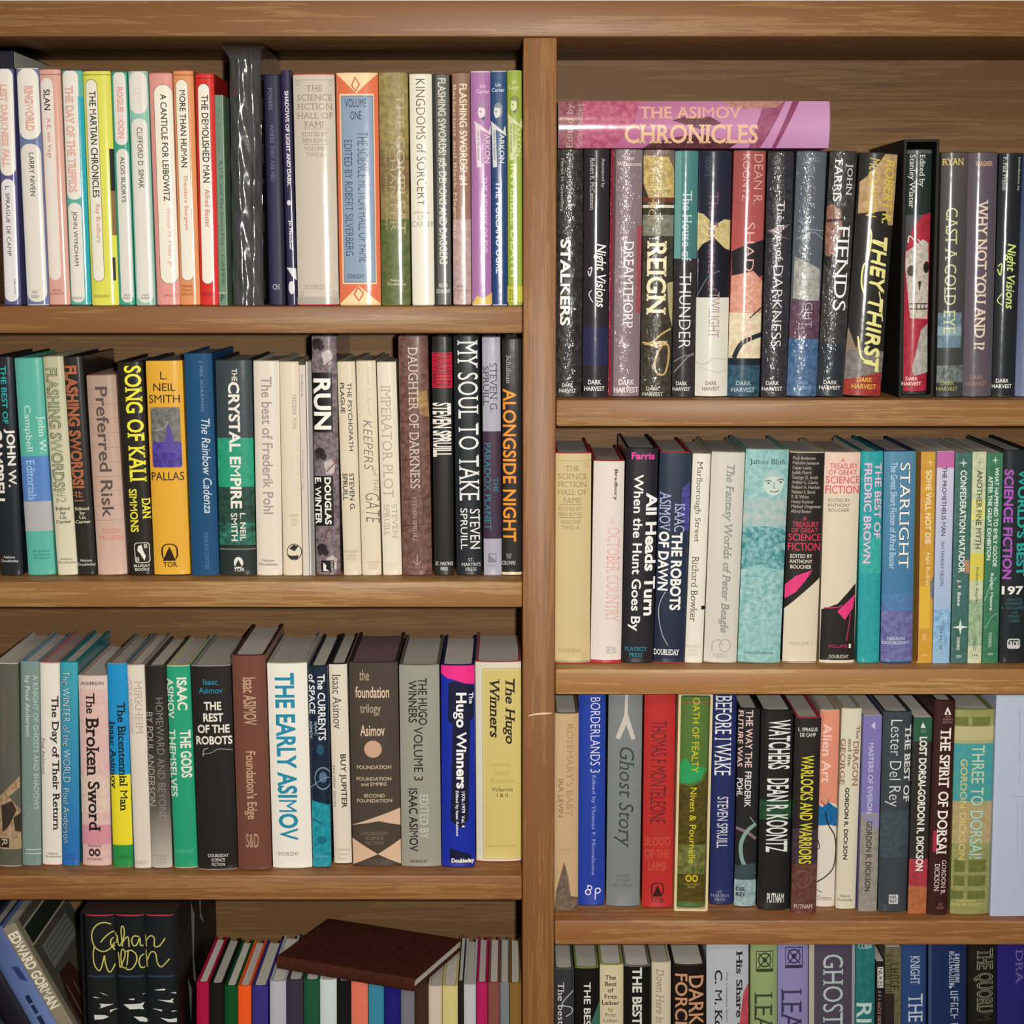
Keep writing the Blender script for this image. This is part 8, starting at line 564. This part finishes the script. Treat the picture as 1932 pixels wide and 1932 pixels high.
def page_block(w,h,d,bulge,p,t,inset,parent,dye=None):
    """the pages: rounded back behind the spine, hollow fore-edge"""
    W=w-2*t-.0004; x0=-W/2; n=12; y_sp=bulge*.0+t+.0025
    a=lin(dye or '#dad4ca'); front=[];back=[]
    hollow=min(.12*W,.004) if inset>.0015 else 0
    for i in range(n+1):
        u=2*i/n-1; front.append((u*W/2,y_sp+bulge*abs(u)**p)); back.append((u*W/2,d-inset-hollow*(1-u*u)))
    loop=front+back[::-1]; z0,z1=inset,h-inset; m=len(loop)
    V=[(x,y,z0) for x,y in loop]+[(x,y,z1) for x,y in loop]; F=[]
    for i in range(m): j=(i+1)%m; F.append((i,j,m+j,m+i))
    k=n+1
    for i in range(n):
        F.append((m+i,m+i+1,m+2*k-2-i,m+2*k-1-i)); F.append((i+1,i,2*k-1-i,2*k-2-i))
    o=ink_mesh('page_block',V,F,[(a,)*4]*len(F),[(a,)*4]*len(F),None,PAPER,parent); return o
NAMES={'J':'hardcover_book','H':'hardcover_book','P':'paperback_book'}
def make_book(kind,gloss,col,w,h,d,case,rnd,elems,label,group,matrix,dye=None,side=None):
    root=empty(NAMES[kind]); root.matrix_world=matrix; tag(root,label,'book',group)
    if kind=='P':
        b,p,t,inset=min(.03*w,.0008),8,.0005,.0004
    elif kind=='H':
        b,p,t,inset=min(.12*w,.003),2.6,.0022,.0025
    else:
        b,p,t,inset=(min(.17*w,.0055),2.0,.0024,.003) if rnd else (min(.115*w,.0032),3.0,.0024,.003)
    if w<.009: t=min(t,.12*w)
    if kind=='J':
        cc=case or '#3a3632'; if_=.00035
        V,F,C1,C2,N_=wrap_mesh(w-2*if_,h,d-.0006,b,p,t-if_,0,h,cc)
        V=[(x,y+if_,z) for x,y,z in V]
        ink_mesh('case_boards',V,F,C1,C2,N_,MAT['c'],root)
        ink_mesh('dust_jacket',*wrap_mesh(w,h,d,b,p,if_*.8,.0009,h-.0009,col,elems=elems,side=side),MAT[gloss],root)
    else:
        ink_mesh('cover',*wrap_mesh(w,h,d,b,p,t,0,h,col,elems=elems,side=side),MAT[gloss],root)
    page_block(w,h,d,b,p,t,inset,root,dye)
    return root
build_glyphs()
DYE={'tan disc':'#8c7078','rosy':'#c4b4ac',}
for (kind,gloss,col,x,y,z,w,h,d,lean,case,rnd,label,group,elems) in BOOKS:
    dye=next((c for k,c in DYE.items() if k in label),None)
    M=Matrix.Translation((x,y,z))@Matrix.Rotation(lean,4,'Y')
    make_book(kind,gloss,col,w,h,d,case,rnd,elems,label,group,M,dye,side='#1f8088' if label.startswith('aqua') else None)
# ------------------------------------------------------------------ slipcases
def slip_mesh(w,h,d,t):
    """five-sided case, open towards the reader, with rounded lips"""
    import bmesh
    bm=bmesh.new()
    o=[(-w/2,0),(w/2,0),(w/2,h),(-w/2,h)]; i=[(-w/2+t,t),(w/2-t,t),(w/2-t,h-t),(-w/2+t,h-t)]
    def vs(l,y): return [bm.verts.new((a,y,b)) for a,b in l]
    of,ob,jf,jb=vs(o,0),vs(o,d),vs(i,0),vs(i,d-t)
    for k in range(4):
        n=(k+1)%4
        bm.faces.new((of[k],of[n],jf[n],jf[k])); bm.faces.new((of[n],of[k],ob[k],ob[n])); bm.faces.new((jf[k],jf[n],jb[n],jb[k]))
    bm.faces.new(ob); bm.faces.new(jb[::-1])
    bmesh.ops.recalc_face_normals(bm,faces=bm.faces)
    bmesh.ops.bevel(bm,geom=list(bm.edges),offset=min(.0007,t*.3),segments=2,affect='EDGES')
    bm.verts.index_update(); V=[tuple(v.co) for v in bm.verts]; F=[[v.index for v in f.verts] for f in bm.faces]; bm.free(); return V,F
SLIPLAB={'black':'black cardboard slipcase standing taller than the books on the horror shelf','cream':'cream cardboard slipcase with a green and olive book inside'}
for n,(x,y,z,w,h,lean,col) in {'black': [0.38648, 0.022, 1.36226, 0.03331, 0.243, -0.00837, '#1d1d1b'], 'cream': [0.17862, 0.024, 0.84823, 0.03392, 0.22401, 0.00815, '#d6c69c']}.items():
    V,F=slip_mesh(w-.0003,h-.0006,.168,.0024); c=lin(col)
    o=ink_mesh('slipcase',V,F,[(c,)*len(f) for f in F],[(c,)*len(f) for f in F],None,MAT['m'])
    o.matrix_world=Matrix.Translation((x,y,z+abs(math.sin(lean))*w/2+.0003))@Matrix.Rotation(lean,4,'Y'); tag(o,SLIPLAB[n],'slipcase')
# ------------------------------------------------------------------ the pink book lying on the shrink-wrapped row
x0,x1,zl,zt=[0.04238, 0.29968, 1.5969, 1.64189]
def LY(a,b,c,d): # along the lying spine -> standing fractions
    return a,b,c,d
L0,L1,T0,T1=1051.,1567.,188.,281.
def lv(px): return (px-L0)/(L1-L0)
def lu(py): return 1-(py-T0)/(T1-T0)
asim=[['r',-.04,0,1.04,.09,'n:#7c4a50:#a06470'],['p',[[-.04,.06],[1.04,.1],[1.04,.30],[.5,.28],[-.04,.2]],'n:#a84c70:#c47088'],['p',[[-.04,.3],[-.04,.62],[.10,.66],[.30,.52],[.22,.42],[.1,.34]],'n:#4c2c34:#6c3c44'],
 ['p',[[.58,.42],[.66,.46],[.66,.56],[.52,.60],[.40,.52]],'n:#5c3440:#744450'],['p',[[1.04,.76],[1.04,.84],[.3,.775],[-.04,.74],[-.04,.70]],'n:#8c4868:#a05c78'],['p',[[1.04,.865],[1.04,.89],[-.04,.80],[-.04,.785]],'#8c4468'],['p',[[1.04,.58],[1.04,.84],[.86,.80],[.82,.66]],'n:#c09080:#a87470'],
 ['t','THE ASIMOV',.62,.295,.88,.675,'#dcac98','F'],['t','CHRONICLES',.10,.245,.50,.735,'#e4bc98','F'],['h','Edited by',.02,.030,.94,.062,'#bca09c','s'],['h','Martin Greenberg',-.02,.066,.94,.098,'#bca09c','s']]
for e in asim:
    if e[0]=='c' or e[0]=='r': pass
hgt=x1-x0; th=zt-zl-.0016
M=Matrix.Translation((x0,.030,zl+.0006+th/2))@Matrix.Rotation(R(-90),4,'Y')@Matrix.Translation((0,0,-hgt))
make_book('J','g','g:#b0587c:#c894c0',th,hgt-.001,.155,'#8c6a78',1,asim,'fat rosy pink hardcover lying flat on top of the shrink-wrapped row','book',M)
# ------------------------------------------------------------------ dark book lying on the first books of the top shelf
ztop=max(b[5]+b[7] for b in BOOKS if b[3]<-.40 and b[5]>Z['l1']-.01 and b[5]<Z['l1']+.01)
M=Matrix.Translation((-.4655,.036,ztop+.0012+.0085))@Matrix.Rotation(R(-90),4,'Y')
M=Matrix.Translation((-.5545,.036,ztop+.0012+.0085))@Matrix.Rotation(R(-90),4,'Y')@Matrix.Translation((0,0,-.087))
make_book('P','c','#23222e',.0165,.087,.13,'',0,[],'dark pocket-sized book lying on the first books of the top shelf',None,M)
# ------------------------------------------------------------------ clear plastic sleeve round the black book
def plastic():
    m,nt,b=nodemat('clear_plastic'); L=nt.links.new
    out=nt.nodes['Material Output']; tr=N(nt,'ShaderNodeBsdfTransparent'); tr.inputs[0].default_value=(.93,.94,.95,1)
    gl=N(nt,'ShaderNodeBsdfGlossy'); gl.inputs['Roughness'].default_value=.13; df=N(nt,'ShaderNodeBsdfDiffuse'); df.inputs[0].default_value=(.75,.77,.8,1)
    fr=N(nt,'ShaderNodeFresnel'); fr.inputs[0].default_value=1.5
    tc=N(nt,'ShaderNodeTexCoord'); nz=N(nt,'ShaderNodeTexNoise'); nz.inputs['Scale'].default_value=55; nz.inputs['Detail'].default_value=2; L(tc.outputs['Object'],nz.inputs['Vector'])
    bp=N(nt,'ShaderNodeBump'); bp.inputs['Strength'].default_value=.35; bp.inputs['Distance'].default_value=.003; L(nz.outputs['Fac'],bp.inputs['Height'])
    L(bp.outputs[0],gl.inputs['Normal']); L(bp.outputs[0],fr.inputs['Normal'])
    md=N(nt,'ShaderNodeMath',operation='MULTIPLY_ADD'); md.inputs[1].default_value=1.2; md.inputs[2].default_value=.10; L(fr.outputs[0],md.inputs[0])
    m1=N(nt,'ShaderNodeMixShader'); m1.inputs[0].default_value=.07; L(tr.outputs[0],m1.inputs[1]); L(df.outputs[0],m1.inputs[2])
    m2=N(nt,'ShaderNodeMixShader'); L(md.outputs[0],m2.inputs[0]); L(m1.outputs[0],m2.inputs[1]); L(gl.outputs[0],m2.inputs[2]); L(m2.outputs[0],out.inputs['Surface'])
    nt.nodes.remove(b); return m
bx,by,bz,bw,bh,bl,bd=[-0.25032, 0.022, 1.4501, 0.02528, 0.22788, 0.00658, 0.14]
rs=random.Random(4); V=[];F=[]; nzs=110; H=TOPU-.004-bz; NF=30
hw=bw/2+.0019; nr=NF+1+18
for k in range(nzs+1):
    z=H*k/nzs; above=max(0,(z-bh)/max(H-bh,1e-4)); zz_=z*1000
    tw=.5*math.sin(z*27+1.0)+.25*math.sin(z*71+.4)
    for i in range(9): V.append((-hw-.0002*((i*7+k*3)%3)-(.010*above),.148-i*.0165,z))
    for i in range(NF+1):
        u=i/NF; s=2*u-1
        y=-.0030+.0042*abs(s)**5                                   # rolled edges
        y-=.0020*math.exp(-((u-.30-.06*tw)/.085)**2)*(.45+.55*math.sin(z*33+.8)**2)
        y-=.0028*math.exp(-((u-.74+.07*tw)/.075)**2)*(.4+.6*math.sin(z*24+2.2)**2)
        y-=.0007*math.sin(z*150+9*u)*math.sin(z*37+u*5)
        y+=.018*above*above
        xx=-hw+2*hw*u
        if above>0: xx=xx-.010*above*(1-u)
        V.append((xx,min(y,.0006+.018*above),z))
    for i in range(9): V.append((hw+.0002*((i*5+k)%3),.016+i*.0165,z))
for k in range(nzs):
    for i in range(nr-1):
        a=k*nr+i; F.append((a,a+1,a+1+nr,a+nr))
o=mesh_obj('plastic_sleeve',V,F,plastic(),None,smooth=R(50)); o.matrix_world=Matrix.Translation((bx,by,bz+.0004))@Matrix.Rotation(bl,4,'Y')
tag(o,'crumpled clear plastic sleeve wrapped round a black book on the top shelf','plastic sleeve')
# ------------------------------------------------------------------ lowest visible shelf, first bay: boxed set, leaning books, brown book
zs=Z['l4']; XB0,XB1=-.4179,-.3247
bw_=XB1-XB0; hb=Z['l3']-TH-.0006-zs-.0006; dbx=.225
V,F=slip_mesh(bw_,hb,dbx,.0022); c=lin('#15161a'); C1=[(c,)*len(f) for f in F]
marks=[[(.075,.222),(.095,.20),(.085,.16),(.1,.11),(.08,.14)],[(.12,.232),(.135,.21),(.13,.19),(.15,.17),(.125,.185)],[(.05,.15),(.07,.13),(.06,.1)],[(.155,.14),(.17,.11),(.16,.09)]]
for mk in marks:
    i0=len(V); V=list(V)
    tri=tessellate_polygon([[Vector((a,b,0)) for a,b in mk]])
    for a,b in mk: V.append((bw_/2+.0002,a,b))
    for t in tri:
        f=[i0+q for q in t]
        F.append(f); C1.append((lin('#9a9a94'),)*3)
o=ink_mesh('slipcase',V,F,C1,C1,None,MAT['m']); o.location=(XB0+bw_/2,-.03,zs+.0003); tag(o,'black slipcase holding a three-volume set with yellow scrawled lettering','slipcase')
def mpt(x,y): # fractions of the whole set front
    return ((x-551)/(1176-551),(y-225)/1060.)
ST=[[(742,290),(700,276),(655,285),(620,315),(602,360),(606,410),(630,455),(680,478),(730,460),(760,420),(772,370),(766,345),(735,350),(690,385),(665,415)],
[(772,380),(742,395),(735,430),(755,445),(775,420),(785,370),(790,430),(805,440)],[(805,440),(835,370),(835,312),(820,305),(815,350),(822,445)],[(822,420),(845,385),(865,380),(870,445)],
[(942,375),(905,370),(890,400),(900,435),(925,430),(945,385),(950,435),(968,440)],[(985,365),(990,450)],[(990,405),(1020,370),(1045,385),(1045,440),(1075,440),(1100,410),(1115,385)],
[(620,440),(608,500),(615,570),(645,612),(665,590),(680,540),(690,508),(695,560),(710,610),(730,622),(760,570),(770,500),(750,455),(735,450)],[(788,488),(795,545),(800,592),(818,560),(838,505),(834,470),(815,468),(808,520),(814,580),(832,596)],
[(845,478),(885,470),(918,500),(918,550),(885,598),(850,604),(842,585)],[(862,476),(856,530),(850,575)],[(972,500),(948,515),(936,555),(950,592),(975,592)],[(985,470),(992,590)],[(992,545),(1020,485),(1050,490),(1062,560),(1085,585),(1115,560),(1140,530)]]
NIB=[[(640,845),(745,850),(690,865),(640,880),(655,862)],[(815,850),(940,845),(965,838),(950,865),(960,890),(930,882),(860,885)],[(1055,818),(1130,822),(1160,812),(1150,830),(1158,845),(1110,832)],[(645,762),(710,790),(670,778)],[(595,795),(650,805),(610,805)],[(855,812),(900,808),(890,820),(860,816)],[(715,890),(780,885),(735,897),(715,910)],[(1020,880),(1085,888),(1080,900),(1050,890)],[(600,925),(680,925),(708,940),(660,955),(602,960)],[(885,935),(950,940),(990,965),(985,985),(930,970)],[(1070,945),(1130,955),(1190,955),(1185,985),(1120,975)],[(1035,748),(1105,738),(1108,750),(1060,752)],[(1140,768),(1185,772),(1170,782)],[(1140,898),(1188,902),(1150,906)],[(950,780),(975,775),(955,783)],[(620,1010),(700,1020),(640,1040)],[(800,1010),(880,1030),(820,1050)],[(1030,1020),(1110,1030),(1050,1050)]]
vol=[(551,765,0),(768,980,1),(983,1176,2)]
ih=hb-.0052-.001
for a,b,k in vol:
    el=[]; xa=(a-551)/625; xb=(b-551)/625
    cv=lambda x,y:[(x-a)/(b-a),(y-225)/1600.]
    def clipu(pts):
        return any(-.02<=cv(*p)[0]<=1.02 for p in pts)
    el.append(['r',.06,.264,.94,.272,'#2c3c5c'])
    for s in ST:
        sm=[]
        for i in range(len(s)-1):
            p0=s[max(i-1,0)];p1=s[i];p2=s[i+1];p3=s[min(i+2,len(s)-1)]
            for q in range(6):
                t=q/6; sm.append(tuple(.5*(2*p1[m]+(p2[m]-p0[m])*t+(2*p0[m]-5*p1[m]+4*p2[m]-p3[m])*t*t+(3*p1[m]-p0[m]-3*p2[m]+p3[m])*t**3) for m in (0,1)))
        run=[]                                                     # the part of the stroke that falls on this spine
        for p in sm+[s[-1]]:
            u=cv(*p)
            if .01<=u[0]<=.99: run.append(u)
            else:
                if len(run)>1: el.append(['l',run,1.2,'#c8c068'])
                run=[]
        if len(run)>1: el.append(['l',run,1.2,'#c8c068'])
    for p in NIB:
        q=p
        for val,less in ((a+3,False),(b-3,True)): q=clip(q,0,val,less) if q else q
        if q and len(q)>=3: el.append(['p',[cv(*t) for t in q],'#d8d8d4'])
    wv=(bw_-.0058)/3; xc=XB0+.0029+wv*(k+.5)
    make_book('J','m',('#1c1f1e','#161a1c','#191c1f')[k],wv-.0005,ih,.205,'#cc4054',0,el,('black volume of the boxed set, first of three, nearest the leaning books','black middle volume of the boxed set of three','black volume of the boxed set, last of three, nearest the crimson book')[k],'volumes of the boxed set',Matrix.Translation((xc,-.0275,zs+.0003+.0025)),dye='#7c2024')
# two paperbacks lying flat below the leaning ones
zz=zs+.0004
for k,(t,cl,lb) in enumerate(((.036,'#7a6a54','thick tan paperback lying flat under the leaning books'),(.032,'#4a5560','slate paperback lying flat on the tan one, under the leaning books'))):
    M=Matrix.Translation((-.5525,.004,zz+t/2))@Matrix.Rotation(R(-90),4,'Z')@Matrix.Rotation(R(90),4,'Y')@Matrix.Translation((0,0,-.0))
    # lying: thickness up, spine towards the end panel, head towards the back
    M=Matrix.Translation((-.5525,.004,zz+t/2))@Matrix(((0,1,0,0),(0,0,1,0),(1,0,0,0),(0,0,0,1)))
    make_book('P','m',cl,t-.0004,.178,.130,'',0,[],lb,None,M); zz+=t+.0003
LEAN=R(-27)
def leaning(a,w,h,d,kind,gloss,col,el,label,case=''):
    # a: where the line of its upper side meets the top of the lying paperbacks; it stands on its lower outer corner
    M=Matrix.Translation((a-w/math.cos(LEAN),0,zz+.0004))@Matrix.Rotation(LEAN,4,'Y')@Matrix.Translation((w/2,0,0))
    return make_book(kind,gloss,col,w,h,d,case,0,el,label,None,M)
W1=.0135; a1=XB0+W1*math.sin(-LEAN)*math.tan(-LEAN)-.0008
a2=a1-W1/math.cos(LEAN)-.0008; a3=a2-.023/math.cos(LEAN)-.0008
gor=[['t','EDWARD GORMAN',.12,.035,.95,.62,'#e8e0c8','B'],['r',-.04,.7,1.04,.9,'#8c8470']]
gor=[['r',-.04,0,1.04,1.0,'#8f8672'],['r',.04,.02,1.0,.02,'#8f8672'],['t','EDWARD GORMAN',.10,.05,.92,.60,'#ece6d0','B']]
GO=leaning(a1,W1,.158,.150,'P','m','#8f8672',gor,'taupe paperback with cream capitals on its spine, leaning next to the boxed set')
def cover_art(book,w):
    V=[];F=[];C=[]
    def q(pts,col,lay):
        i0=len(V); tri=tessellate_polygon([[Vector((a,b,0)) for a,b in pts]])
        for a,b in pts: V.append((w/2+.00012+.00005*lay,a,b))
        for t in tri: F.append(tuple(i0+j for j in t)); C.append((lin(col),)*3)
    q([(.012,.0),(.149,.0),(.149,.157),(.012,.157)],'#4c4a40',0)
    q([(.012,.126),(.149,.126),(.149,.148),(.012,.148)],'#a8a48c',1); q([(.014,.128),(.149,.128),(.149,.146),(.014,.146)],'#232a20',2)
    q([(.03,.092),(.125,.092),(.125,.118),(.03,.118)],'#70746c',1)
    for i in range(4): q([(.034,.098+.005*i),(.12,.098+.005*i),(.12,.0995+.005*i),(.034,.0995+.005*i)],'#565a54',2)
    q([(.02,.0),(.06,.0),(.085,.05),(.07,.082),(.035,.085),(.02,.06)],'#3a2018',1)
    for i in range(6): q([(.03+.02*i,.0),(.033+.02*i,.0),(.036+.02*i,.07-.004*i),(.033+.02*i,.07-.004*i)],'#6c5c54',2)
    m=book.children[0]
    o=ink_mesh('front_cover_art',V,F,C,C,None,MAT['m'],m)
    return o
cover_art(GO,.0135)
leaning(a2,.023,.150,.150,'J','m','g:#4c5c90:#7088bc',[['p',[[.55,.28],[.8,.3],[.85,.42],[.6,.38]],'#2c3868'],['r',.4,.5,.6,.56,'#1c2850'],['r',.42,.575,.58,.64,'#1c2850'],['r',.4,.66,.6,.74,'#1c2850']],'blue hardcover leaning beside the taupe paperback',case='#28304c')
leaning(a3,.020,.146,.150,'J','g','#1e1c26',[],'dark navy hardcover leaning at the outer end of the lowest visible shelf',case='#16161c')
# brown book lying askew on the plain row
ZT=0.78382
ax,ay=-.2372,.0329; ang=math.atan2(-.0591,.1449); Lb=.1525; tb=.0125
M=Matrix.Translation((ax,ay,ZT+.0012+tb/2))@Matrix.Rotation(ang,4,'Z')@Matrix.Rotation(R(-90),4,'Y')@Matrix.Translation((0,0,-Lb))
make_book('H','c','n:#4c2418:#3c1c12',tb,Lb,.114,'',0,[],'thin reddish brown book lying askew on top of the plain coloured row',None,M)
